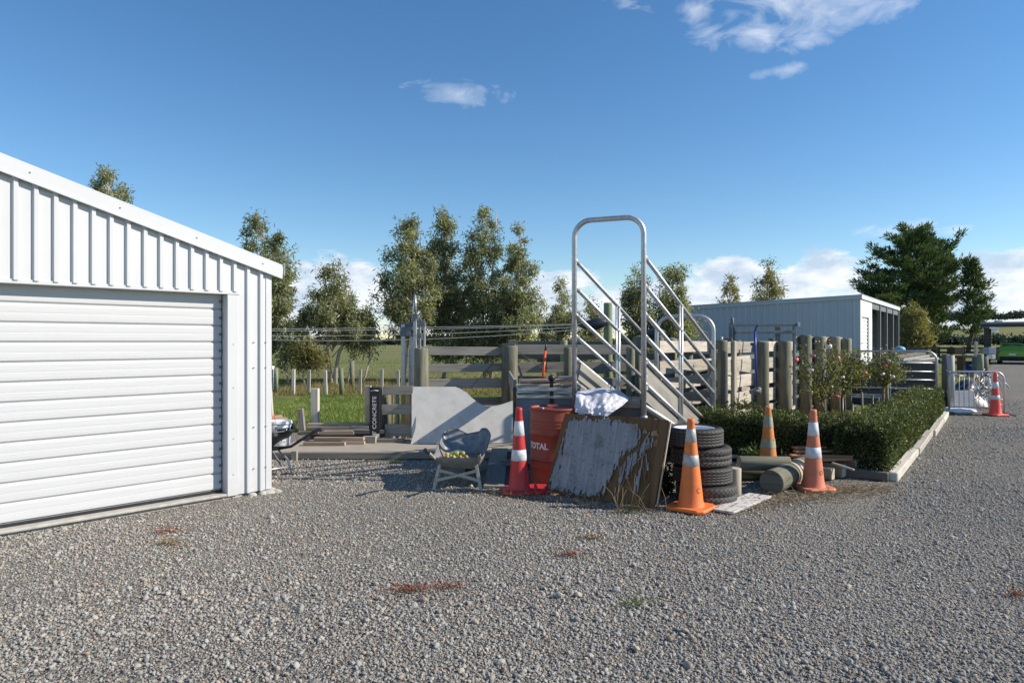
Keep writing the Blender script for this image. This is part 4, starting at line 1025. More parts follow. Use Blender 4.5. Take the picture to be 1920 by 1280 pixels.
    for k in range(40):
        s = MB()      # splinters hanging from the torn edges
        if k < 12: u = R(.70, 1.16); v = R(.18, .5); l = R(.10, .30)
        elif k < 22: u = R(1.05, 1.2); v = R(.3, .78); l = R(.08, .25)
        else: u = R(.02, .5); v = R(.05, .09); l = R(.05, .10)
        p = o + ax * u + ay * v + front * R(.018, .03); q = p - ay * l * R(.6, 1) + ax * R(-.09, .06) + front * R(.0, .05)
        if q.z < .01: q.z = .012
        s.beam(p, q, R(.003, .011), R(.002, .004), up=tuple(front)); s.build('splinter', random.choice(('ply_torn', 'veneer', 'ply_brown')), root)
    e = MB(); e.beam(o + ax * (L + .022) + ay * .02, o + ax * (L + .062) + ay * (HH - .01), .012, .02, up=tuple(front)); e.build('edge_strip', 'wood_end', root)
plywood()

# ----------------------------------------------------------------- tyre stack
def tyre_mat():
    n = NT('tyre_tread'); uv = n.coord('UV'); sp = n.node('ShaderNodeSeparateXYZ'); n.link(uv, sp.inputs[0])
    at = n.attr()
    zig = n.math('ABSOLUTE', n.math('SUBTRACT', n.math('FRACT', n.math('MULTIPLY', sp.outputs['Y'], 22.0)), 0.5))
    w = n.math('FRACT', n.math('ADD', n.math('MULTIPLY', sp.outputs['X'], 38.0), n.math('MULTIPLY', zig, 1.6)))
    cut = n.math('LESS_THAN', w, 0.30)
    cut = n.math('MULTIPLY', cut, n.math('GREATER_THAN', at, 0.5))
    ob = n.coord('Object'); nz = n.noise(ob, 9, 5, 0.6)
    c = n.mix(n.math('MULTIPLY', n.g(nz, 0.45, 0.7), 0.6), (0.024, 0.024, 0.025), (0.062, 0.058, 0.052))
    c = n.mix(n.math('MULTIPLY', cut, 0.9), n.mix(n.math('MULTIPLY', n.math('GREATER_THAN', at, 0.5), 0.75), c, (0.115, 0.112, 0.106)), (0.006, 0.006, 0.006))
    n.fin(c, 0.72, 0, n.bump(n.math('MULTIPLY', cut, -1.0), 1.0, 0.008), 0.35)
tyre_mat()
def tyre(o, ro, w, rz, label, grooves, rim=None):
    root = thing('tyre', label, 'tyre', tuple(o), rz, 'stacked car tyres')
    ri = 0.195; h = w / 2; side = []
    pr = [(ri, -h * .70), (ri + .02, -h * .86), (ri + .05, -h * .97), (ro - .045, -h), (ro - .022, -h * .93), (ro - .006, -h * .80)]
    tread = []
    n = grooves
    for k in range(n + 1):
        a = -h * .74 + 2 * h * .74 * k / (n + 1); b2 = -h * .74 + 2 * h * .74 * (k + 1) / (n + 1)
        tread += [(ro, a), (ro, b2 - .007)]
        if k < n: tread += [(ro - .009, b2 - .006), (ro - .009, b2 - .001)]
    pr2 = pr + tread + [(r, -z) for r, z in reversed(pr)] + [(ri - .004, 0)] 
    b = MB(); i0 = len(b.f); b.lathe(pr2 + [pr2[0]], 64)
    for f in range(len(b.f)):
        row = f // 64; b.var[f] = 1.0 if len(pr) - 1 <= row < len(pr) + len(tread) else 0.0
    bo = b.build('carcass', 'tyre_tread', root, world=False); bo.location = (0, 0, h)
    m = bo.data; 
    if rim:
        d = MB(); d.lathe([(.205, h * .62), (.212, h * .78), (.205, h * .84), (.196, h * .74), (.190, h * .45), (.165, h * .2), (.12, h * .28), (.10, h * .35), (.045, h * .35), (.045, h * .2), (.004, h * .2)], 48)
        q = d.build('wheel_rim', rim, root, world=False); q.location = (0, 0, h)
z = 0.0
for (x, y, ro, w, lab, gr, rim, rz) in ((2.00, 7.03, .305, .190, 'bottom tyre of the stack with a chunky zigzag tread', 1, None, .3), (1.965, 7.05, .300, .180, 'second tyre from the ground with worn ribbed tread', 4, None, 1.0),
                                   (1.955, 7.06, .303, .200, 'third tyre up with a crosshatched block tread', 2, None, 2.0), (1.875, 7.03, .292, .195, 'top tyre of the stack still carrying a white wheel rim', 4, 'rim_white', 0.5)):
    tyre((x, y, z), ro, w, rz, lab, gr, rim); z += w - .002

# ------------------------------------------------------- cattle loading ramp
RU = Vector((0.5535, 0.8328, 0)); RW = Vector((0.92, -0.39, 0)).normalized()
R1 = Vector((1.4955, 7.75, 0)); R2 = Vector((2.923, 9.90, 0)); WD = 0.823
L1 = R1 - RW * WD; L2 = R2 - RW * WD
def arch(b, pl, pr, zt_, zb, r, rc):
    pts = [pl + UP * zb, pl + UP * (zt_ - rc)]; w = (pr - pl).normalized()
    for k in range(1, 9):
        a = math.pi / 2 * k / 8; pts.append(pl + w * rc * (1 - math.cos(a)) + UP * (zt_ - rc + rc * math.sin(a)))
    for k in range(0, 9):
        a = math.pi / 2 * k / 8; pts.append(pr - w * rc * (1 - math.sin(a)) + UP * (zt_ - rc + rc * math.cos(a)))
    pts.append(pr + UP * zb); b.tube(pts, r, 14)
def ramp():
    root = thing('loading_ramp', 'galvanised cattle loading ramp with sloping pipe rails and a tall arched end', 'loading ramp', (1.1, 7.9, 0))
    for (pl, pr, zt_, zb, r, rc) in ((L1, R1, 3.05, 0.72, .031, .20), (L2, R2, 2.00, 0.02, .029, .22)):
        b = MB(); arch(b, pl, pr, zt_, zb, r, rc); b.build('arch', 'galv', root)
    D = -1.07
    zs = (2.60, 2.278, 1.957, 1.705, 1.436, 1.160)
    for (p, q) in ((L1, L2), (R1, R2)):
        for k, z in enumerate(zs):
            zz = z
            a = p + UP * zz; c = q + UP * max(zz + D, .06)
            b = MB(); b.tube([a, c], .0235, 12); b.tube([a + (c - a).normalized() * .0, a + (c - a).normalized() * .10], .027, 12); b.build('rail', 'galv', root)
        for (za, zb2) in ((1.415, 1.185), (1.135, .90)):
            a = p + UP * ((za + zb2) / 2); c = q + UP * ((za + zb2) / 2 + D); n = (c - a).normalized(); side = RU.cross(UP); off = side * (.03 if p is R1 else -.03)
            b = MB(); h = (za - zb2) * .93; b.beam(a + n * .06 - off, c - off, .025, h, jit=.003); b.build('side_board', 'wood_grey', root, bevel=.003)
        f = .48
        for df, w in ((0, .022), (-.028, .012)):
            m = p.lerp(q, f + df); z0 = zs[0] + D * (f + df)
            b = MB(); b.tube([m + UP * (.55 + D * f * .45), m + UP * (z0 + .02)], w, 10); b.build('upright', 'galv', root)
        b = MB(); b.tube([p + UP * .90, q + UP * .05], .028, 10); b.build('bearer_pipe', 'galv', root)
        # bolted foot bracket and jacking leg at the high end
        b = MB(); b.lathe([(.045, .0), (.045, .05), (.036, .06), (.036, .10), (.044, .105), (.044, .125), (.03, .13)], 12, p + UP * .66)
        b.lathe([(.055, 0), (.055, .03), (.02, .04), (.02, .06), (.032, .07), (.032, .12), (.02, .14)], 12, p + UP * .54); b.tube([p + UP * .56, p], .024, 10)
        b.tube([p + UP * .74 - RU * .02 + RW * .04, p + UP * .74 + RW * .14 + RU * .02], .013, 8); b.lathe([(.07, 0), (.07, .012), (.03, .02)], 12, p)
        b.build('jack_leg', 'galv', root)
    w0 = R1 - L1
    b = MB()
    for k in range(5):
        a = L1 + w0 * (.06 + .19 * k) + UP * .985 + RU * .02; b.beam(a + w0 * .09, a + w0 * .09 + (RU * 2.50 + UP * D * .965), .15, .035)
    b.build('floor', 'wood_grey', root)
    b = MB()
    for k in range(9):
        f = (k + .6) / 9.4; a = L1.lerp(L2, f) + UP * (1.005 + D * f); b.beam(a + w0 * .05, a + w0 * .95, .035, .03)
    b.build('cleat', 'wood_grey', root)
    b = MB(); b.beam(L1 + w0 * .06 + UP * .92 + RU * .03, L1 + w0 * .95 + UP * .92 + RU * .03, .05, .10, jit=.003); b.build('end_beam', 'wood_grey', root, bevel=.004)
    b = MB(); b.beam(L1 + w0 * .03 + UP * .81 + RU * .08, L1 + w0 * .99 + UP * .81 + RU * .08, .05, .09); b.build('cross_bearer', 'galv_dull', root, bevel=.004)
    b = MB()
    for z in (1.40, 1.30, 1.22, 1.10):
        b.box(R1 + UP * z + RU * .05 + RW * .012, (.05, .02, .05), Matrix((RU, RW, UP)).transposed())
    b.build('bracket', 'galv', root, bevel=.003)
ramp()

# ------------------------------------------------------------------ white sack
def sack_mat():
    n = NT('sack'); ob = n.coord('Object'); w = n.noise(ob, 220, 2); a = n.noise(ob, 5, 5, 0.6)
    c = n.mix(n.g(a, 0.45, 0.7), (0.60, 0.60, 0.66), (0.50, 0.485, 0.49)); c = n.mix(n.math('MULTIPLY', n.g(n.noise(ob, 11, 6, 0.7), 0.55, 0.7), 0.35), c, (0.42, 0.36, 0.31))
    n.fin(c, 0.55, 0, n.bump(w, 0.25, 0.002, n.bump(n.noise(ob, 9, 4, 0.55, 1.2), 0.45, 0.03)), 0.3)
sack_mat()
def sack():
    tl, tr, br, bl, top = W(1078, 738, 7.82), W(1180, 746, 7.78), W(1136, 782, 7.50), W(1076, 777, 7.62), W(1115, 724, 8.05)
    b = MB(); nu, nv = 44, 34
    def fn(u, v):
        if v < .36:
            f = v / .36; e0 = W(1082, 735, 8.12).lerp(W(1160, 733, 8.06), u); e1 = tl.lerp(tr, u) + Vector((0, -.02, -.01)); p = e0.lerp(e1, f); p.z += .035 * math.sin(math.pi * u) + .02 * f * (1 - f)
        else:
            f = (v - .36) / .64; e0 = tl.lerp(tr, u) + Vector((0, -.02, -.01)); e1 = bl.lerp(br, u ** .8); e1.x -= .03 * math.sin(math.pi * u); p = e0.lerp(e1, f); p.y -= .05 * math.sin(math.pi * f); p.z += .03 * math.sin(math.pi * u) * (1 - f)
        q = Vector((u * 4.2, v * 3.6, 3.3)); a = mnoise.noise(q * .8) * .045 + abs(mnoise.noise(q * 1.5)) * .028 + abs(mnoise.noise(Vector((q.x * 1.2 + q.y * 2.2, q.y * 1.4 - q.x, 2)) * 1.5)) * .03
        p += Vector((0.2 * a, -.75 * a, .6 * a)) * (0.5 + v)
        return p
    b.grid(fn, nu, nv)
    o = b.build('feed_sack', 'sack', origin=tuple(W(1115, 745, 7.8)), solid=.004, subsurf=1)
    tag(o, 'empty white woven sack draped over the high end of the ramp', 'sack')
sack()

# ----------------------------------------------------- steel crate with timber
def crate():
    x0, x1, y0, y1 = 0.035, 1.05, 8.62, 9.5
    root = thing('steel_crate', 'blue grey steel crate with black uprights behind the red drum', 'crate', (x0, y0, 0))
    for (x, y, h) in ((x0, y0, 1.05), (x1, y0, 1.0), (x0, y1, 1.0), (x1, y1, 1.0), (.50, y0 + .02, 1.13)):
        b = MB(); b.box((x, y, h / 2), (.045, .05, h)); b.build('upright', 'black_paint', root, bevel=.003)
    b = MB(); b.box(((x0 + x1) / 2, y0, 1.025), (x1 - x0 - .05, .03, .04)); b.box(((x0 + x1) / 2, y0, .93), (x1 - x0 - .05, .03, .03)); b.build('top_rail', 'galv', root, bevel=.003)
    b = MB(); b.box(((x0 + x1) / 2, y0 + .03, .50), (x1 - x0 - .05, .012, .82)); b.build('panel', 'steel_blue', root)
    b = MB(); b.box((x0, (y0 + y1) / 2, .5), (.012, y1 - y0 - .05, .92)); b.box((x1, (y0 + y1) / 2, .5), (.012, y1 - y0 - .05, .92)); b.build('panel', 'steel_blue', root)
    b = MB(); b.box(((x0 + x1) / 2, (y0 + y1) / 2, .96), (x1 - x0 - .06, y1 - y0 - .12, .02)); b.build('shelf', 'steel_blue', root)
    b = MB(); b.lathe([(.03, 0), (.045, .03), (.05, .05), (.02, .075), (.004, .08)], 12, (.50, y0 + .02, 1.13)); b.build('hook', 'black_paint', root)
crate()
GC = 'timber offcuts on top of the steel crate'
plank((.05, 8.75, 1.065), (.62, 8.78, 1.07), .12, .03, 'wood_grey', 'grey board along the front of the timber on the crate', GC)
plank((.10, 9.0, 1.115), (.95, 9.05, 1.12), .12, .035, 'wood_brown', 'long reddish board topmost on the crate timber', GC)
plank((.55, 8.80, 1.06), (1.0, 8.9, 1.06), .10, .03, 'wood_end', 'pale new offcut beside the grey board on the crate', GC)
plank((.10, 9.22, 1.08), (.8, 9.30, 1.08), .16, .05, 'wood_brown', 'wide brown beam at the back of the crate timber', GC)
plank((.62, 9.1, 1.15), (1.02, 9.0, 1.16), .09, .03, 'wood_grey', 'short skewed grey offcut lying over the crate timber', GC)
plank((.45, 9.32, 1.13), (1.0, 9.36, 1.13), .14, .04, 'wood_grey', 'grey plank behind the reddish crate board', GC)
# orange handled bar standing up behind the crate
def bar():
    a = W(1017, 718, 9.2); c = W(1024, 643, 9.35); root = thing('digging_bar', 'thin orange bar with a black pointed tip standing in the crate timber', 'bar', tuple(a))
    m = a.lerp(c, .80); b = MB(); b.tube([a - UP * .0, m], .017, 10); b.build('shaft', 'orange_paint', root)
    b = MB(); b.tube([m, a.lerp(c, .93), c], [.016, .013, .005], 10); b.build('tip', 'black_paint', root)
bar()
# --------------------------------------------------------------- stock yards
def post(b, p, r, h, n=16, var=None):
    """Round yard post with a slightly worn, uneven top."""
    p = Vector(p); k = R(.97, 1.03)
    b.tube([p, p + UP * h * .5, p + UP * (h - .03), p + UP * h], [r * 1.03, r * k, r * .97, r * .90], n, var=var)
def fence(name, label, cat, posts, spans, mat_p, mat_b, group=None):
    """posts: (point, radius, height); spans: lists of boards (p, q, zmid, width, thickness)."""
    root = thing(name, label, cat, tuple(posts[0][0]), 0, group)
    for (p, r, h) in posts:
        b = MB(); post(b, p, r, h); b.build('post', mat_p, root)
    for (p, q, z, w, t) in spans:
        b = MB(); p, q = Vector(p), Vector(q); b.beam(p + UP * (z + R(-.012, .012)), q + UP * (z + R(-.012, .012)), t, w, jit=.004); b.build('board', mat_b, root, bevel=.004)
    return root
ROWS = ((1.535, .185), (1.235, .195), (.965, .20), (.665, .23), (.37, .21), (.12, .15))
# race wall running beside the rose bed: posts on the bed side, boards behind them
FS = Vector((3.22, 10.5, 0)); FD = Vector((.63, .7766, 0)); FN = Vector((-.7766, .63, 0))
def race_bed():
    ps = [(0.0, .098, 1.65), (1.84, .108, 1.63), (3.0, .122, 1.64), (4.36, .12, 1.76), (5.41, .125, 1.74), (6.64, .122, 1.74), (7.7, .12, 1.70)]
    posts = [(FS + FD * t, r, h) for t, r, h in ps]
    sp = []
    for (z, w) in ROWS:
        for (t0, t1) in ((-.15, 2.05), (2.06, 4.42), (4.43, 7.9)):
            sp.append((FS + FD * t0 + FN * .145, FS + FD * t1 + FN * .145, z, w, .04))
    root = fence('yard_fence', 'pale board stockyard fence with stout round posts behind the roses', 'fence', posts, sp, 'wood_post', 'wood_pale', 'stockyard fences')
    b = MB(); p = FS + FD * .78 + FN * .10; b.box(p + UP * .82, (.105, .06, 1.64), Matrix((FD, FN, UP)).transposed(), jit=.003); b.build('post', 'wood_pale', root, bevel=.004)
    b = MB(); post(b, FS + FD * 3.32 + FN * .02, .065, 1.62); b.build('post', 'wood_post', root)
    # second row of taller boards beyond the gap
    for (z, w) in ((1.66, .14),):
        b = MB(); b.beam(FS + FD * 4.2 + FN * .15 + UP * z, FS + FD * 7.9 + FN * .15 + UP * z, .04, w); b.build('board', 'wood_pale', root, bevel=.004)
    b = MB(); b.tube([FS + FD * .02 + UP * 1.65, FS + FD * .02 + UP * 1.70], .015, 8); b.build('insulator', 'white_plastic', root)
race_bed()
def race_inner():
    A = L2 + RU * .12 - RW * .02; sp = []; posts = []
    for t, h in ((0.45, 1.62), (1.75, 1.62), (3.1, 1.64), (4.8, 1.66)): posts.append((A + RU * t - RW * .14, .085, h))
    for (z, w) in ROWS:
        for (t0, t1, o) in ((0.02, 2.35, 0), (2.36, 5.2, 0.0)): sp.append((A + RU * t0 + RW * o, A + RU * t1 + RW * o, z + .0, w, .04))
    fence('yard_fence', 'pale board race wall seen through the bars of the loading ramp', 'fence', posts, sp, 'wood_dark', 'wood_pale', 'stockyard fences')
    # short wall between ramp foot and the first bed post, doubled boards
    B = R2 + RU * .12; sp = []
    e = FS - FD * .05 + FN * .145
    for (z, w) in ROWS[:5]: sp.append((B, e, z - .10, w * .85, .035))
    fence('yard_fence', 'short board panel joining the ramp foot to the first round post', 'fence', [(B + RW * .10 + RU * .05, .05, 1.5)], sp, 'wood_dark', 'wood_pale', 'stockyard fences')
race_inner()
# front fence across the platform with two big strainers
def front_fence():
    A = Vector((-1.64, 12.35, 0)); B = Vector((-.045, 12.60, 0)); C = Vector((2.3, 12.95, 0))
    posts = [(A, .132, 1.51), (B, .155, 1.555)]
    sp = []
    for (z, w) in ((1.455, .155), (1.145, .15), (.86, .17), (.52, .15), (.25, .14)):
        sp.append((A + Vector((.0, .17, 0)), B + Vector((.0, .18, 0)), z, w, .04))
    for (z, w) in ((1.47, .18), (1.15, .185), (.86, .16), (.52, .16)):
        sp.append((B + Vector((.02, .19, 0)), C + Vector((0, .2, 0)), z, w, .04))
    root = fence('yard_fence', 'grey weathered rail fence between two fat strainer posts behind the cement sheets', 'fence', posts, sp, 'wood_post', 'wood_grey', 'stockyard fences')
    for x in (1.05, 2.25):
        b = MB(); post(b, Vector((x, 12.76 + (x > 2) * .2, 0)), .085, 1.52); b.build('post', 'wood_post', root)
    b = MB(); b.beam(B + UP * 1.40 + Vector((-.15, -.02, 0)), B + UP * .77 + Vector((-.72, -.14, 0)), .022, .012); 
    tag(b.build('strap', 'strap', origin=tuple(B + UP * .8)), 'dark webbing strap slanting down from the fat strainer post', 'strap')
    b = MB(); b.tube([W(972, 660, 12.3), W(1010, 685, 12.0), W(1074, 728, 10.4)], .006, 6); tag(b.build('brace_wire', 'twig', origin=tuple(W(972, 660, 12.3))), 'rusty wire running down from the strainer post to the ramp', 'wire')
    b = MB(); b.beam(W(972, 686, 12.0), W(982, 716, 11.6), .03, .02); b.beam(W(974, 690, 11.98), W(978, 716, 11.5), .02, .02); tag(b.build('hand_tool', 'black_paint', origin=tuple(W(972, 716, 12))), 'dark tool handles hanging beside the strainer post', 'tool')
    b = MB(); b.box(B + UP * 1.575 + Vector((-.02, 0, 0)), (.24, .2, .03)); b.box(B + UP * 1.62 + Vector((.06, .1, 0)), (.16, .1, .07)); tag(b.build('cap_block', 'wood_dark', origin=tuple(B + UP * 1.56), bevel=.004), 'dark wooden blocks lying on the strainer post head', 'block')
mat_plain('strap', (0.05, 0.055, 0.02), 0.7, 0, 0.3, 30, 0.0)
front_fence()
def rear_fence():
    A = Vector((.0, 16.6, 0)); B = Vector((4.9, 15.4, 0)); posts = []; sp = []
    for k in range(5):
        p = A.lerp(B, k / 4); posts.append((p + Vector((0, -.13, 0)), .09, 1.66 + R(-.03, .05)))
    for (z, w) in ((1.56, .15), (1.28, .15), (1.0, .15), (.72, .15), (.44, .15)):
        sp += [(A, A.lerp(B, .5), z, w, .04), (A.lerp(B, .503), B, z, w, .04)]
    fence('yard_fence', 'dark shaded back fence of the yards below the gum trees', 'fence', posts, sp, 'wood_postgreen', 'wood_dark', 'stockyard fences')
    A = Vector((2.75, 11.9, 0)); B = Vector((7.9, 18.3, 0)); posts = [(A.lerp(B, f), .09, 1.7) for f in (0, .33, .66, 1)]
    sp = [(A + Vector((-.1, .1, 0)), B + Vector((-.1, .1, 0)), z, w, .04) for z, w in ROWS]  # dark wood puts the shade inside the race into the colour
    fence('yard_fence', 'far wall of the race, coloured dark for shade behind the pale boards', 'fence', posts, sp, 'wood_dark', 'wood_dark', 'stockyard fences')
rear_fence()
def tall_post():
    p = Vector((1140 / F * 0 + (1140 - 960) / F * 13.6, 13.6, 0)); b = MB(); post(b, p, .088, 2.40)
    tag(b.build('tall_post', 'wood_postgreen', origin=tuple(p)), 'tall greenish round post carrying the white fence wires and a tarp', 'post')
    # wires strung to it
    root = thing('wire_run', 'four pale electric fence wires strung from the tall post past the garage', 'wires', tuple(p + UP * 2.0))
    for (ya, yb, sag) in ((617, 606, .05), (620, 607, .08), (629, 610, .15), (635, 613, .26)):
        a = W(430, ya, 13.6); c = p + UP * (H - (yb - 640) / F * 13.6) + Vector((-.07, -.08, 0)); pts = []
        for k in range(25):
            f = k / 24; q = a.lerp(c, f); q.z -= sag * 4 * f * (1 - f) * .5; pts.append(q)
        w = MB(); w.tube(pts, .0038, 5, cap=False); w.build('wire', 'wire', root)
    b = MB(); o = p + UP * 2.0
    def fn(u, v):
        a = u * 2 * math.pi; s = math.sin(math.pi * v); x = -.62 + v * .62; rr = .085 * s ** .7 * (.6 + .8 * v) + .004
        q = o + Vector((x, -.13 + rr * math.cos(a), .02 - .10 * (1 - v) * .9 + rr * math.sin(a) * 1.25)); 
        return q + Vector((0, 0, .03 * mnoise.noise(q * 7)))
    b.grid(fn, 14, 12)
    tag(b.build('tarp', 'tarp_dark', origin=tuple(o)), 'bundle of dark tarpaulin tied to the tall post', 'tarp')
    # second bundle beyond the far arch
    o2 = W(1228, 628, 14.4); b = MB()
    def fn2(u, v):
        a = u * 2 * math.pi; s = math.sin(math.pi * v); q = o2 + Vector((.24 * (v - .5) * 2, .16 * s * math.cos(a), .13 * s ** .6 * math.sin(a) + .05 * v))
        return q + Vector((0, 0, .05 * mnoise.noise(q * 6)))
    b.grid(fn2, 14, 12); tag(b.build('tarp', 'tarp_dark', origin=tuple(o2)), 'crumpled dark tarpaulin lying on the rails beyond the far arch', 'tarp')
    p = W(1236, 800, 13.6); b = MB(); post(b, Vector((p.x, 13.6, 0)), .10, 1.75); tag(b.build('yard_post', 'wood_postgreen', origin=(p.x, 13.6, 0)), 'dark green post under the crumpled tarp beyond the ramp', 'post')
    p = W(1196, 800, 14.6); b = MB(); post(b, Vector((p.x, 14.6, 0)), .10, 1.75); tag(b.build('yard_post', 'wood_post', origin=(p.x, 14.6, 0)), 'greyish post behind the tall arch of the ramp', 'post')
tall_post()
def head_bail():
    Y = 13.1; o = W(778, 800, Y); o.z = 0; root = thing('head_bail', 'galvanised cattle head bail with upright channels and raised levers', 'head bail', tuple(o))
    def up(x0, x1, yt, dy=0.0, mat='galv', nm='channel'):
        w = (x1 - x0) / F * Y; xc = px((x0 + x1) / 2, Y); zt2 = H - (yt - 640) / F * Y
        b = MB(); b.box((xc, Y + dy, zt2 / 2), (w, .07, zt2)); b.box((xc + w / 2 - .006, Y + dy - .045, zt2 / 2), (.012, .03, zt2 - .01)); b.build(nm, mat, root, bevel=.003)
    up(752.5, 760, 608); up(766.5, 775, 630, .1); up(776, 782, 598, -.05); up(783, 787, 612, .15); up(793.5, 797, 604, .05)
    def cross(x0, x1, y0, y1, dy=0.0, nm='cross_bar', mat='galv_dull'):
        a = W((x0 + x1) / 2, (y0 + y1) / 2, Y); b = MB(); b.box((a.x, Y - .03 + dy, a.z), ((x1 - x0) / F * Y, .05, (y1 - y0) / F * Y)); b.build(nm, mat, root, bevel=.003)
    cross(752, 797, 604, 613, .03); cross(752, 772, 613, 630, -.03); cross(775, 785, 589, 602, -.04); cross(784, 795, 600, 612, .06); cross(764, 771, 622, 630, -.07); cross(783, 792, 625, 633, -.05)
    for (xa, xb, y0, y1) in ((772.5, 777.5, 604, 553), (780, 778.5, 590, 553)):
        b = MB(); b.tube([W(xa, y0, Y - .08), W(xb, y1, Y - .08)], .018, 8); b.build('lever', 'galv', root)
    b = MB(); b.box((o.x - .12, Y + .02, .82), (.012, .05, 1.3)); b.build('latch_plate', 'galv', root)
b = MB(); b.beam((.035, 10.0, .965), (-.05, 12.42, .985), .035, .22, jit=.004); rr_ = thing('rail_board', 'grey rail board running from the fat strainer post to a slim post behind the crate', 'rail', (.04, 10.0, 0)); b.build('board', 'wood_grey', rr_, bevel=.004); b = MB(); b.beam((.045, 10.02, .1), (.045, 10.02, 1.07), .05, .05, up=(0, 1, 0)); b.build('post', 'wood_dark', rr_, bevel=.004)
head_bail()
def slide_gate():
    Y = 13.6; o = W(1432, 800, Y); o.z = 0; root = thing('sliding_gate', 'galvanised sliding gate frame standing above the pale yard boards', 'gate', tuple(o))
    def bx(x0, x1, y0, y1, dy, nm, mat='galv_dull'):
        a, c = W(x0, y0, Y), W(x1, y1, Y); b = MB(); b.box(((a.x + c.x) / 2, Y + dy, (a.z + c.z) / 2), (abs(c.x - a.x), .05, abs(a.z - c.z))); b.build(nm, mat, root, bevel=.004)
    bx(1368, 1497, 606.5, 611.5, 0, 'top_rail'); bx(1378, 1492, 620, 625.5, -.01, 'lower_rail')
    for (x0, x1, yt) in ((1369, 1373.5, 611.5), (1376, 1380, 611.5), (1456, 1465, 611.5), (1489, 1494, 611.5)):
        bx(x0, x1, yt, 760, .06, 'upright')
    bx(1494, 1498, 604, 611.5, -.03, 'end_cap', 'galv'); 
    a = W(1373, 601, Y); b = MB(); b.lathe([(.035, -.05), (.035, .03), (.02, .06), (.004, .065)], 12, a); b.build('end_cap', 'galv_dull', root)
    a = W(1490, 645, 12.9); b = MB(); b.tube([a, W(1490, 690, 12.9), W(1487, 700, 12.9), W(1476, 703, 12.9)], .013, 8)
    tag(b.build('chain_hook', 'galv_dull', origin=tuple(a)), 'bent steel rod hanging beside the round yard posts', 'rod')
    root = thing('farm_jack', 'tall blue jack bar leaning on the pale yard boards', 'jack', tuple(W(1418, 735, 11.4)))
    b = MB(); b.tube([W(1419, 737, 11.35), W(1416, 650, 11.5), W(1415.5, 622, 11.55)], .021, 10); b.build('shaft', 'blue_paint', root)
    b = MB(); b.tube([W(1415.5, 622, 11.55), W(1417, 615, 11.53), W(1421, 609, 11.5), W(1422.5, 611, 11.5)], .016, 8); b.build('hook', 'blue_paint', root)
    b = MB(); b.lathe([(.03, -.06), (.055, -.04), (.055, .04), (.03, .06)], 12, W(1421, 732, 11.3)); b.tube([W(1405, 735, 11.3), W(1424, 733, 11.25)], .03, 10); b.build('foot', 'galv_dull', root)
    b = MB(); b.box(W(1411, 645, 11.4), (.06, .05, .05)); b.build('bracket', 'black_paint', root, bevel=.004)
slide_gate()
# -------------------------------------------------- hedge, kerb, logs, roses
def kerb():
    t = 0.0; k = 0
    labs = ('whitened kerb timber at the corner of the rose bed nearest the cones', 'second whitened kerb timber along the drive after the corner one', 'third whitened kerb timber along the drive beside the hedge', 'last whitened kerb timber at the barrier end of the hedge')
    for L in (2.3, 2.4, 2.2, 1.65):
        a = KC + KD * (t + .01) + UP * .05 + KN * R(.0, .03); c = KC + KD * (t + L - .015) + UP * .05 + KN * R(.0, .04); b = MB(); b.beam(a, c, .11, .115, jit=.008)
        tag(b.build('kerb_timber', 'wood_kerb', origin=tuple(a - UP * .05), bevel=.012), labs[k], 'kerb', 'timbers edging the rose bed'); t += L; k += 1
    a = KC + KN * .07 - KD * .02; c = KC + KN * .62 ; b = MB(); b.beam(a + UP * .05 + KD * .0, KC + KN * .90 + UP * .05, .10, .115, jit=.006)
    tag(b.build('kerb_timber', 'wood_dark', origin=tuple(a), bevel=.012), 'timber darkened for shade, closing the end of the rose bed toward the logs', 'kerb', 'timbers edging the rose bed')  # darker wood than the other kerb timbers stands for its unlit face
kerb()
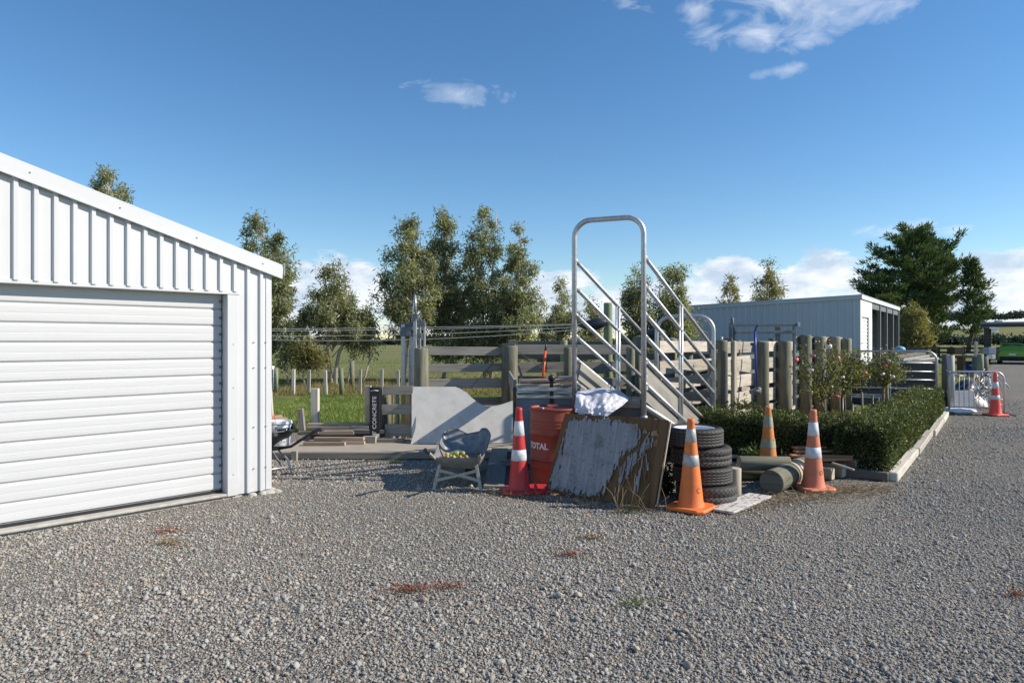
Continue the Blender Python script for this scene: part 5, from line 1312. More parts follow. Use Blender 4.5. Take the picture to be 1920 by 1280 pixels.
def hedge():
    root = thing('hedge', 'clipped box hedge turning the corner round the rose bed', 'hedge', tuple(KC))
    # one run along the drive, one along the cone end; heights wander
    segs = [(KC + KN * .38 + KD * .30, KC + KN * .36 + KD * 8.35, .30, .60), (KC + KN * .30 + KD * .36, KC + KN * 2.75 + KD * .42, .28, .64)]
    Ps, Vs = [], []
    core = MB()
    for (a, c, hw, h) in segs:
        L = (c - a).length; d = (c - a).normalized(); s = Vector((-d.y, d.x, 0))
        N = int(L * 11500); A = np.array(a); D = np.array(d); S = np.array(s)
        t = RNG.uniform(-.28, L + .12, N); ang = RNG.uniform(0, math.pi, N)
        # rounded box section: superellipse in (across, height)
        cx = np.sign(np.cos(ang)) * np.abs(np.cos(ang)) ** .45; cz = np.abs(np.sin(ang)) ** .45
        low = RNG.random(N) < .45; cz[low] = RNG.random(low.sum()) ** .8; cx[low] = np.where(RNG.random(low.sum()) < .5, -1, 1) * (1 - .08 * RNG.random(low.sum()))
        bump = np.array([mnoise.noise(Vector((x * 2.2 + a.x, y * 1.6, z * 2.5))) + .6 * mnoise.noise(Vector((x * 6.1 + a.x, y * 5, z * 7))) for x, y, z in zip(t, cx, cz)])
        dep = 1 - np.abs(RNG.normal(0, .10, N)) + bump * .13
        hh = h * (1 + .10 * np.array([mnoise.noise(Vector((x * 1.3, 5.1 + a.y, 0))) for x in t]))
        P = A + D * t[:, None] + S * (cx * hw * dep)[:, None]; P[:, 2] = .02 + cz * hh * (dep * .5 + .5 * np.minimum(1.08, dep)); 
        Ps.append(P); Vs.append(np.clip(.42 + bump * .35 + RNG.normal(0, .22, N), 0, 1))
        # twiggy shoots standing above the clipped top
        n2 = int(L * 55); t2 = RNG.uniform(0, L, n2); P2 = A + D * t2[:, None] + S * RNG.uniform(-hw * .9, hw * .9, n2)[:, None]
        for j in range(n2):
            k = 7; hgt = R(.03, .13); base = P2[j].copy(); base[2] = h * .97
            q = np.repeat(base[None], k, 0) + np.column_stack([RNG.normal(0, .012, (k, 2)), np.linspace(0, hgt, k)]); Ps.append(q); Vs.append(np.clip(RNG.normal(.62, .2, k), 0, 1))
        core.beam(a + UP * h * .44 - d * .12, c + UP * h * .44 - d * .05, hw * 1.45, h * .80)  # solid core added inside the leaves to block light
    P = np.concatenate(Ps); v = np.concatenate(Vs); P[:, 2] = np.maximum(P[:, 2], .01)
    N = len(P); Dn = rand_dirs(N, (0, 0, .5)); quad_cloud('foliage', 'leaf_hedge', P - np.array(KC), Dn, sides(Dn), RNG.uniform(.022, .05, N), RNG.uniform(.012, .024, N), v, parent=root)
    core.build('inner_core', 'dark_core', root)
hedge()
def leafy_clump(o, n, rad, hgt, mat, label, cat, ll=(.04, .09), lw=(.012, .03), up=.8, name='weed'):
    c = RNG.normal(0, .45, (n, 3)) * np.array([rad, rad, hgt]); c[:, 2] = np.abs(c[:, 2]) + .01
    D = rand_dirs(n, (0, 0, up)); ob = quad_cloud(name, mat, c, D, sides(D), RNG.uniform(*ll, n), RNG.uniform(*lw, n), np.clip(RNG.normal(.5, .25, n), 0, 1), origin=tuple(o))
    return tag(ob, label, cat)
leafy_clump(G(1408, 866, .1), 420, .14, .16, 'leaf_weed', 'bright green leafy weed growing between the tyres and the grubby cone', 'weed', up=1.0)
leafy_clump(G(1488, 880, .05), 200, .11, .12, 'leaf_weed', 'small feathery weed beside the rusty planks', 'weed', up=1.0)
leafy_clump(G(1247, 925), 800, .10, .36, 'leaf_hedge', 'leafy weed enlarged to darken the shaded gap between the plywood and the tyre stack', 'weed', up=.6)  # clump made tall and dense to stand in for shade here
leafy_clump(W(1392, 765, 9.9), 260, .20, .12, 'leaf_hedge', 'dark drooping sprig against the pale yard boards above the hedge', 'shrub', up=-.1)

def log(name, a, c, r, label, mat='wood_grey', end='wood_end', cat='log', group='timber lying beside the rose bed', n=20, bands=None):
    a, c = Vector(a), Vector(c); b = MB(); b.tube([a, a.lerp(c, .02), a.lerp(c, .5), a.lerp(c, .98), c], [r * .96, r, r * R(.97, 1.03), r, r * .96], n)
    b.mi[-1] = b.mi[-2] = 1
    if bands:
        root = thing(name, label, cat, (a.x, a.y, 0), 0, group); b.build('trunk', [mat, end], root)
        for (f0, f1, m, k) in bands:
            q = MB(); q.tube([a.lerp(c, f0), a.lerp(c, f1)], r * k, n, cap=True); q.build('band', m, root)
        return root
    return tag(b.build(name, [mat, end], origin=(a.x, a.y, 0)), label, cat, group)
log('log', G(1446, 904, .128) , G(1508, 876, .128), .131, 'fat sawn log with dark and pale bands lying beside the faded orange cone', 'wood_post', 'wood_dark', bands=[(.50, .56, 'band_dirty', 1.05), (.56, .74, 'black_plastic', 1.035), (.74, .79, 'band_dirty', 1.05)])  # dark end material paints shade onto the cut face
log('log', G(1378, 884, .10), G(1462, 884, .10), .088, 'round grey pole behind the banded log, split end showing', 'wood_post', 'wood_end')
log('log', G(1385, 868, .24), G(1480, 869, .24), .082, 'upper grey pole lying across the poles behind the banded log', 'wood_post', 'wood_end')
log('log', W(1372, 876, 8.75), W(1420, 874, 8.85), .07, 'short pale pole end poking out beside the tyre stack', 'wood_grey', 'wood_end')
log('stump', G(1377, 930), G(1377, 930) + UP * .30, .070, 'short upright pale post stub standing against the tyre stack', 'wood_end', 'wood_end', 'stump', group=None)
Yp = 8.0
for (xa, xb, y, w, h, lab) in ((1540, 1562, 902, .13, .13, 'square post end lowest in the stack behind the faded cone'), (1560, 1583, 893, .16, .16, 'thick square post end in the middle of the stack'), (1578, 1608, 897, .20, .20, 'widest square post end at the outer side of the stack')):
    p = G(xb, 640 + (H) * F / Yp, 0); a = Vector((px(xb, Yp), Yp, h / 2 + .01)); b = MB(); b.beam(a, a + Vector((-.66, .62, 0)), w * .9, h, jit=.004); b.mi[1] = 1; b.mi[0] = 1
    Yp += .14
    tag(b.build('post_offcut', ['wood_post', 'wood_end'], origin=(a.x, a.y, 0), bevel=.008), lab, 'post', 'timber lying beside the rose bed')
for k, (xa, xb, y, Y, z, lab) in enumerate(((1482, 1594, 870, 8.35, .235, 'lowest wide rust brown plank on the post stack'), (1490, 1580, 863, 8.45, .27, 'middle rust brown plank of the small heap'), (1488, 1570, 858, 8.55, .30, 'topmost thin rust brown plank of the small heap'), (1540, 1600, 876, 8.2, .215, 'rust brown plank with a lit end beside the hedge'))):
    plank((px(xa, Y), Y, z), (px(xb, Y), Y + R(-.08, .08), z + R(-.01, .02)), .10, .022 + .008 * (k == 3), 'wood_rusty', lab, 'rust brown planks beside the rose bed')
plank((px(1560, 8.05), 8.05, .20), (px(1598, 7.9), 7.86, .155), .03, .02, 'wood_end', 'thin splintered lath hanging off the rusty planks', name='lath', cat='lath')
b = MB(); b.tube([W(1535, 856, 8.7), W(1552, 848, 8.75)], .018, 10); tag(b.build('pipe', 'galv', origin=tuple(W(1535, 856, 8.7))), 'short pale pipe end above the rusty planks', 'pipe')
plank(tuple(G(1352, 962) + UP * .02), tuple(G(1425, 932) + UP * .022), .24, .022, 'wood_bleached', 'wide pale grey board lying flat on the gravel before the tyres')
for (xa, xb, y, Y, z, w, m, lab) in ((1366, 1402, 862, 9.4, .05, .14, 'wood_kerb', 'pale board end lying between the tyres and the weed'), (1372, 1430, 868, 9.1, .10, .10, 'clutter_pale', 'whitish slab under the bright green weed')):
    plank((px(xa, Y), Y, z), (px(xb, Y), Y + .1, z), w, .03, m, lab)
def tub():
    o = G(1380, 862); b = MB(); b.lathe([(.16, .0), (.20, .05), (.225, .15), (.235, .155), (.232, .165), (.215, .16), (.19, .06), (.004, .02)], 32, capb=True)
    t = b.build('plastic_tub', 'black_plastic'); t.location = (o.x, o.y + .15, .0); tag(t, 'shallow black plastic tub half hidden behind the tyre stack', 'tub')
tub()

# --------------------------------------------------------------------- roses
def rose(o, trunk, tops, rad, nl, blooms, label, seed):
    o = Vector(o); root = thing('rose_bush', label, 'rose bush', tuple(o), 0, 'standard roses behind the hedge'); rr = random.Random(seed)
    b = MB(); pts = [Vector((0, 0, 0))] + [Vector(t) for t in trunk]; b.tube(pts, [.032 - .004 * i for i in range(len(pts))], 8); hub = pts[-1]
    tipz = []
    for t in tops:
        t = Vector(t); m = hub.lerp(t, .5) + Vector((rr.uniform(-.05, .05), rr.uniform(-.05, .05), .04)); b.tube([hub, m, t], [.014, .009, .004], 6); tipz.append((m, t))
        for _ in range(4):
            f = rr.uniform(.2, .9); p = (hub.lerp(m, f * 2) if f < .5 else m.lerp(t, f * 2 - 1)); q = p + Vector((rr.uniform(-.2, .2), rr.uniform(-.15, .15), rr.uniform(.02, .22))); b.tube([p, q], [.006, .003], 5); tipz.append((p, q))
    b.build('stem', 'twig', root, world=False)
    P = []
    for _ in range(nl):
        m, t = rr.choice(tipz); f = rr.uniform(.1, 1.05); p = m.lerp(t, f); P.append((p.x + rr.gauss(0, rad), p.y + rr.gauss(0, rad), p.z + rr.gauss(0, rad)))
    P = np.array(P); D = rand_dirs(len(P), (0, 0, -.1)); quad_cloud('foliage', 'leaf_rose', P, D, sides(D), RNG.uniform(.028, .052, len(P)), RNG.uniform(.018, .030, len(P)), np.clip(RNG.normal(.48, .25, len(P)), 0, 1), parent=root)
    for (p, m, r) in blooms:
        q = MB()
        for k in range(3):
            r2 = r * (1 - .26 * k); q.lathe([(.15 * r2, -.5 * r2), (.8 * r2, -.25 * r2), (r2, .25 * r2), (.82 * r2, .62 * r2 + .12 * k * r2)], 9, wob=.14)
        q.lathe([(.42 * r, .5 * r), (.004, .62 * r)], 8)
        fo = q.build('bloom', m, root, world=False); fo.location = p; fo.rotation_euler = (rr.uniform(-.6, .6), rr.uniform(-.6, .6), 0)
def rel(px_, py_, Y, o, dy=0.0): return tuple(W(px_, py_, Y + dy) - Vector(o))
o1 = (px(1551, 10.5), 10.5, 0)
rose(o1, [rel(1546, 770, 10.5, o1), rel(1539, 752, 10.5, o1)], [rel(1500, 690, 10.4, o1), rel(1494, 728, 10.3, o1), rel(1508, 663, 10.5, o1), rel(1527, 690, 10.6, o1), rel(1560, 655, 10.5, o1), rel(1549, 640, 10.7, o1), rel(1577, 735, 10.4, o1), rel(1522, 735, 10.5, o1), rel(1570, 690, 10.6, o1), rel(1585, 665, 10.5, o1)], .06, 1500,
     [(rel(1493, 676, 10.3, o1), 'petal_pink', .045), (rel(1525, 668, 10.4, o1), 'petal_pink', .036), (rel(1555, 651, 10.4, o1), 'petal_white', .048), (rel(1571, 672, 10.3, o1), 'petal_peach', .04), (rel(1568, 743, 10.2, o1), 'petal_pink', .042), (rel(1520, 694, 10.3, o1), 'petal_white', .04)], 'rose bush with a white bloom on top and pink blooms, closest to the orange cones', 1)
o2 = (px(1585, 11.3), 11.3, 0)
rose(o2, [rel(1583, 760, 11.3, o2), rel(1582, 735, 11.3, o2)], [rel(1560, 680, 11.2, o2), rel(1575, 655, 11.3, o2), rel(1600, 660, 11.3, o2), rel(1622, 672, 11.3, o2), rel(1625, 700, 11.2, o2), rel(1600, 690, 11.1, o2), rel(1610, 720, 11.3, o2), rel(1590, 670, 11.5, o2), rel(1575, 700, 11.2, o2)], .072, 1900,
     [(rel(1621, 700, 11.0, o2), 'petal_peach', .04), (rel(1623, 683, 11.1, o2), 'petal_white', .03), (rel(1580, 708, 11.0, o2), 'petal_white', .034)], 'dense yellowish green rose bush in the middle of the bed with a peach bloom', 2)
o3 = (px(1657, 12.2), 12.2, 0)
rose(o3, [rel(1655, 760, 12.2, o3), rel(1657, 725, 12.2, o3)], [rel(1635, 690, 12.1, o3), rel(1642, 668, 12.2, o3), rel(1660, 662, 12.2, o3), rel(1680, 672, 12.2, o3), rel(1696, 690, 12.1, o3), rel(1690, 705, 12.3, o3), rel(1640, 712, 12.1, o3), rel(1670, 690, 12.0, o3), rel(1675, 712, 12.2, o3)], .072, 1900,
     [(rel(1660, 686, 11.9, o3), 'petal_pink', .04), (rel(1655, 702, 11.9, o3), 'petal_white', .036), (rel(1673, 707, 11.9, o3), 'petal_white', .042), (rel(1667, 676, 12.0, o3), 'petal_white', .03)], 'standard rose on a thick pale trunk in front of the dark panels', 3)
for (x, yt, yb, Y, r, m, lab) in ((1578, 745, 800, 10.6, .022, 'black_plastic', 'black stake beside the first rose trunk'), (1598, 757, 800, 10.9, .016, 'black_plastic', 'thin black stake between the roses'), (1617, 735, 805, 10.7, .016, 'wood_grey', 'pale leaning stake between the second and third roses'), (1626, 770, 805, 11.0, .05, 'wood_post', 'stubby round post in the rose bed'),
                                  (1646, 745, 800, 11.6, .014, 'black_plastic', 'thin black stake before the thick rose trunk'), (1636, 740, 800, 11.9, .014, 'black_plastic', 'slim dark stake with blue twine in the rose bed'), (1663, 715, 790, 12.4, .025, 'wood_post', 'grey support stake tied to the thick rose trunk')):
    a = W(x + R(-1, 1), yt, Y); c = Vector((px(x + 2, Y), Y, 0)); b = MB(); b.tube([c, a], r, 8); tag(b.build('garden_stake', m, origin=tuple(c)), lab, 'stake', 'stakes in the rose bed')
def prunings():
    b = MB(); o = Vector((px(1612, 12.0), 12.0, 0))
    for k in range(26):
        p = o + Vector((R(-.7, .5), R(-.5, .6), R(.03, .22))); b.tube([p, p + Vector((R(-.5, .5), R(-.3, .3), R(-.05, .12)))], R(.008, .022), 6)
    tag(b.build('prunings', 'wood_pale', origin=tuple(o)), 'heap of pale sticks and offcuts lying under the roses', 'sticks', kind='stuff')
prunings()

# --------------------------------------------- gate, barrier and things behind
def gate():
    A = Vector((9.80, 15.75, 0)); B = Vector((8.12, 16.5, 0)); d = (B - A).normalized(); L = (B - A).length
    root = thing('field_gate', 'tubular steel field gate with a rounded corner behind the hedge', 'gate', tuple(A))
    z1, z0 = 1.40, .30; rc = .22
    pts = [A + UP * z0, A + UP * (z1 - rc)] + [A + d * rc * (1 - math.cos(a)) + UP * (z1 - rc + rc * math.sin(a)) for a in [math.pi / 2 * k / 6 for k in range(1, 7)]] + [B + UP * z1, B + UP * z0, A + UP * z0]
    b = MB(); b.tube(pts, .026, 10); b.build('frame', 'galv', root)
    for z in (1.13, .93, .735, .53, .36):
        b = MB(); b.tube([A + UP * z, B + UP * z], .016, 8); b.build('rail', 'galv', root)
    for f in (.52,):
        b = MB(); b.tube([A + d * L * f + UP * z0, A + d * L * f + UP * .93], .03, 8); b.build('upright', 'galv', root)
gate()
small_post(1773, 664, 745, 15.9, .16, 'wood_dark', 'dark round gate post in shade beside the field gate', rnd=True)
small_post(1783.5, 666, 760, 15.55, .135, 'wood_kerb', 'pale topped gate post carrying the barrier end', rnd=True, group=None)
small_post(1831, 668, 705, 24.0, .28, 'wood_dark', 'thick dark strainer post on the grass behind the barrier', rnd=True)
small_post(1838, 664, 708, 23.2, .20, 'wood_postgreen', 'pale green post between two dark strainers behind the barrier', rnd=True)
small_post(1846, 668, 706, 24.2, .24, 'wood_dark', 'dark strainer post at the edge of the drive', rnd=True)
small_post(1830, 641, 670, 24.4, .09, 'wood_end', 'new yellow timber batten standing upright on the strainer posts', name='batten', cat='batten')
b = MB(); b.tube([W(1768, 684, 15.6), W(1774, 694, 15.5), W(1779, 699, 15.4), W(1782, 696, 15.45)], .012, 6); tag(b.build('chain', 'galv_dull', origin=tuple(W(1768, 690, 15.6))), 'slack chain joining the field gate to the pale post', 'chain')
def barrier():
    A = Vector((px(1780, 15.35), 15.35, 0)); B = Vector((px(1882.5, 15.1), 15.1, 0)); d = (B - A).normalized(); L = (B - A).length
    root = thing('crowd_barrier', 'galvanised crowd control barrier across the grass beside the coral cone', 'barrier', tuple(A)); z1, z0, rc = .955, .04, .17
    pts = [A + UP * (z0)] + [A + UP * (z1 - rc)] + [A + d * rc * (1 - math.cos(a)) + UP * (z1 - rc + rc * math.sin(a)) for a in [math.pi / 2 * k / 6 for k in range(1, 7)]]
    pts += [B - d * rc * (1 - math.sin(a)) + UP * (z1 - rc + rc * math.cos(a)) for a in [math.pi / 2 * k / 6 for k in range(0, 7)]] + [B + UP * z0]
    b = MB(); b.tube(pts, .0215, 10); b.build('frame', 'galv', root)
    b = MB(); b.tube([A + UP * .16, B + UP * .16], .016, 8); b.build('bottom_rail', 'galv', root)
    for k in range(1, 11):
        p = A + d * L * k / 11; b = MB(); b.tube([p + UP * .16, p + UP * z1], .008, 6); b.build('bar', 'galv', root)
    for p in (A, B):
        b = MB(); b.tube([p + UP * .02 + Vector((.05, -.3, 0)), p + UP * .05, p + UP * .02 + Vector((-.05, .3, 0))], .016, 8); b.build('foot', 'galv_dull', root)
barrier()
def board_panel(p, w, h, lean, rz, mat, lab, name='panel', cat='panel', th=.02):
    b = MB(); b.box((0, 0, h / 2), (w, th, h), jit=.004); o = b.build(name, mat, bevel=.004); o.location = p; o.rotation_euler = (lean, 0, rz); return tag(o, lab, cat)
board_panel((px(1806, 15.6), 15.6, .02), .60, .50, -.25, .0, 'grey_card', 'bluish grey sheet leaning inside the crowd barrier')
def junk():
    b = MB()   # flattened white bags on the ground by the kerb end
    o = G(1804, 776)
    for (dx, dy, w, l, h) in ((0, 0, .66, .26, .13), (-.10, .12, .5, .24, .16)):
        c = o + Vector((dx, dy, 0))
        def fn(u, v, c=c, w=w, l=l, h=h):
            a = v * 2 * math.pi; t = (u - .5) * 2; s = max(0.02, 1 - abs(t) ** 3) ** .6
            return c + Vector((t * w / 2, math.cos(a) * l / 2 * s, h / 2 + math.sin(a) * h / 2 * s + .012 * mnoise.noise(Vector((u * 6, v * 6, w * 9)))))
        b.grid(fn, 20, 14)
    tag(b.build('plastic_bag', 'white_plastic', origin=tuple(o)), 'white plastic bags lying flat at the end of the kerb timbers', 'bags')
    # dark heap and clutter behind the barrier
    o = Vector((px(1808, 17.2), 17.2, 0)); b = MB()
    def heap(u, v):
        a = u * 2 * math.pi; r = v; q = Vector((math.cos(a) * r * .62, math.sin(a) * r * .5, .62 * (1 - r ** 2.6)))
        return o + q * (1 + .3 * mnoise.noise(q * 2.5 + Vector((3, 0, 0))))
    b.grid(heap, 22, 10); tag(b.build('tarp_heap', 'tarp_dark', origin=tuple(o)), 'black plastic heap behind the crowd barrier', 'heap')
    k = 0
    for (x, y, w, h, Y, m, rz, lab) in ((1800, 704, .30, .05, 16.9, 'clutter_pale', .3, 'pale board lying across the black heap'), (1823, 704, .20, .09, 16.8, 'wood_brown', .7, 'brown block lying on the black heap'), (1834, 702, .17, .18, 16.9, 'white_plastic', .2, 'white rounded container behind the barrier'),
                                      (1790, 697, .12, .05, 17.3, 'clutter_pale', .9, 'small pale offcut at the back of the black heap')):
        p = W(x, y, Y); b = MB()
        if m == 'white_plastic': b.lathe([(.06, -.09), (.09, -.07), (.095, .04), (.05, .085), (.03, .09), (.004, .09)], 16)
        else: b.box((0, 0, 0), (w, w * .6, h), jit=.01)
        q = b.build('container' if m == 'white_plastic' else 'offcut', m, bevel=0 if m == 'white_plastic' else .004); q.location = p; q.rotation_euler = (.1, .1, rz); tag(q, lab, 'container' if m == 'white_plastic' else 'offcut')
    o = Vector((px(1848, 16.3), 16.3, 0)); b = MB()
    rr = random.Random(4)
    for _ in range(60):
        p = o + Vector((rr.uniform(-.26, .24), rr.uniform(-.2, .2), rr.uniform(.18, .78))); q = p + Vector((rr.uniform(-.28, .28), rr.uniform(-.15, .15), rr.uniform(-.25, .25))); q.z = max(q.z, .02); b.tube([p, p.lerp(q, .5) + Vector((rr.uniform(-.06, .06), 0, rr.uniform(-.05, .05))), q], rr.uniform(.006, .017), 5, mi=rr.choice((0, 0, 1, 2)))
    tag(b.build('wire_tangle', ['galv', 'grey_card', 'twig'], origin=tuple(o)), 'tangle of old grey wire and netting behind the coral cone', 'wire', kind='stuff')
junk()
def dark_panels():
    Y = 17.6; x0, x1 = px(1618, Y), px(1758, Y); o = Vector(((x0 + x1) / 2, Y, 0)); rr = random.Random(8)  # stack widened so its dark colour fills the shaded area behind the gate
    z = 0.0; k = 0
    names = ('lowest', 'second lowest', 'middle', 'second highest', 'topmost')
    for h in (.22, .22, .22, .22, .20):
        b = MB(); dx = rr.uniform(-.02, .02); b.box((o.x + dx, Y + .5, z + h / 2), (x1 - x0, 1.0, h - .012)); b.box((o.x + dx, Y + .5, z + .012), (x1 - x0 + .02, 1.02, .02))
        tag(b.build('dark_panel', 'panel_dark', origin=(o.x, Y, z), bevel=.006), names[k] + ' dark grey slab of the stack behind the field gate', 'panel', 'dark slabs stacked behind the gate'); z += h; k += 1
    for (xa, xb, y, dy, m, lab) in ((1680, 1733, 665, .4, 'wood_end', 'pale sawn plank leaning highest on the dark stack'), (1690, 1740, 671, .3, 'clutter_pale', 'pale timber length under the sloping sawn plank'), (1700, 1756, 675, .2, 'wood_end', 'pale timber along the front of the dark stack top'), (1722, 1758, 672, .6, 'clutter_pale', 'whitish plank at the back of the dark stack top')):
        a, c = W(xa, y + 4, Y + dy), W(xb, y - 4 + 4 * (xa > 1695), Y + dy + .1); b = MB(); b.beam(a, c, .12, .07, jit=.01); tag(b.build('plank', m, origin=tuple(a), bevel=.004), lab, 'plank', 'pale timber on the dark stack')
dark_panels()
# ------------------------------------------------------------------ big shed
def shed():
    C = Vector((15.5, 30.4, 0)); d = Vector((-.814, .581, 0)); s = Vector((.581, .814, 0)); n1 = Vector((-.581, -.814, 0)); n2 = Vector((.814, -.581, 0))
    root = thing('farm_shed', 'long steel farm shed tinted blue for shade, open bayed side beyond the yards', 'shed', tuple(C))
    LW = 9.6; LS = 14.2
    def zt(t): return 3.55 - .032 * t
    b = MB(); P = .30; t = 0.0
    while t < LW:
        pr = [(t, 0), (t + .19, 0), (t + .235, .046), (t + .275, .046), (t + P, 0)]
        for (ta, na), (tb, nb) in zip(pr[:-1], pr[1:]):
            i = len(b.v); b.v += [C + d * ta + n1 * na, C + d * tb + n1 * nb, C + d * tb + n1 * nb + UP * zt(tb), C + d * ta + n1 * na + UP * zt(ta)]; b.face([i, i + 1, i + 2, i + 3], [(0, 0)] * 4)
        t += P
    b.build('wall', 'shed_steel', root)
    b = MB(); b.beam(C - d * .08 + n1 * .05 + UP * 3.62, C + d * LW + n1 * .05 + UP * (zt(LW) + .07), .05, .20); b.build('barge', 'shed_steel', root)
    b = MB(); b.beam(C + n2 * .06 - s * .05 + UP * 3.63, C + s * LS + n2 * .06 + UP * 3.63, .06, .20); b.build('fascia', 'shed_white', root)
    b = MB(); i = len(b.v); b.v += [C + UP * 3.70 + n1 * .1 + n2 * .1, C + s * LS + UP * 3.70 + n2 * .1, C + s * LS + d * LW + UP * 3.40, C + d * LW + UP * 3.40 + n1 * .1]; b.face([i, i + 1, i + 2, i + 3], [(0, 0)] * 4); b.build('roof', 'shed_steel', root, solid=.04)
    # open side: white first bay with a narrow roller door, then posts
    rot = Matrix((s, n2, UP)).transposed()
    def bx(nm, t0, t1, o0, o1, z0, z1, m):
        q = MB(); q.box(C + s * (t0 + t1) / 2 + n2 * (o0 + o1) / 2 + UP * (z0 + z1) / 2, (t1 - t0, o1 - o0, z1 - z0), rot); return q.build(nm, m, root, bevel=.006)
    bx('corner_flashing', 0.01, .42, -.05, .02, 0, 3.5, 'shed_white'); bx('lintel_panel', .425, 3.4, -.05, .015, 2.75, 3.5, 'shed_white'); bx('jamb_panel', 2.55, 3.4, -.05, .02, 0, 2.745, 'shed_white')
    b = MB(); z = 0
    while z < 2.72:
        for (za, zb, oa, ob) in ((z, z + .06, -.09, -.06), (z + .06, z + .11, -.06, -.06), (z + .11, z + .17, -.06, -.09)):
            i = len(b.v); b.v += [C + s * .43 + n2 * oa + UP * za, C + s * 2.545 + n2 * oa + UP * za, C + s * 2.545 + n2 * ob + UP * zb, C + s * .43 + n2 * ob + UP * zb]; b.face([i, i + 1, i + 2, i + 3], [(0, 0)] * 4)
        z += .17
    b.build('roller_door', 'shed_white', root)
    for t in (6.0, 8.6, 11.3, 13.9): bx('bay_post', t, t + .22, -.12, .05, 0, 3.5, 'galv_dull')
    bx('beam', 3.41, LS, -.12, -.0, 3.22, 3.5, 'galv_dull')
    # back and end walls seen through the bays
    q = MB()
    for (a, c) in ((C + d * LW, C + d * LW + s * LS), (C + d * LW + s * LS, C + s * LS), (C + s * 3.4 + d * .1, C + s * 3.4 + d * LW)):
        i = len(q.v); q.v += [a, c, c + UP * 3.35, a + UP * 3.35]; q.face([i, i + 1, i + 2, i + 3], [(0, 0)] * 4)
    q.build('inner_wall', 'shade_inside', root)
    rr = random.Random(3)
    for k, (t, z0, z1, w, m) in enumerate(((4.3, 0, 1.4, .5, 'clutter_pale'), (6.9, 0, 1.1, .8, 'wood_brown'), (9.6, 0, 1.6, .7, 'panel_dark'), (12.2, 0, 1.0, .9, 'clutter_pale'))):
        q = MB(); q.box((0, 0, (z1 - z0) / 2), (w, .8, z1 - z0), jit=.03); o = q.build('stored_crate', m, bevel=.02); o.location = C + s * t + d * 1.6; o.rotation_euler = (0, 0, .6 + .2 * k)
        tag(o, ('pale crate stored in the first open bay of the far shed', 'brown crate stored in the second open bay of the far shed', 'dark crate stored in the third open bay of the far shed', 'pale crate stored in the end bay of the far shed')[k], 'crate')
    for k in range(2):
        q = MB(); a = C + s * (4.0 + 2.4 * k) + d * .9 + UP * (2.6 - .1 * k); q.beam(a, a + s * 1.3 - UP * .35, .08, .05); tag(q.build('hanging_pole', 'clutter_pale', origin=tuple(a)), ('pale pole hung sloping in the first open shed bay', 'pale pole hung sloping in the second open shed bay')[k], 'pole')
shed()
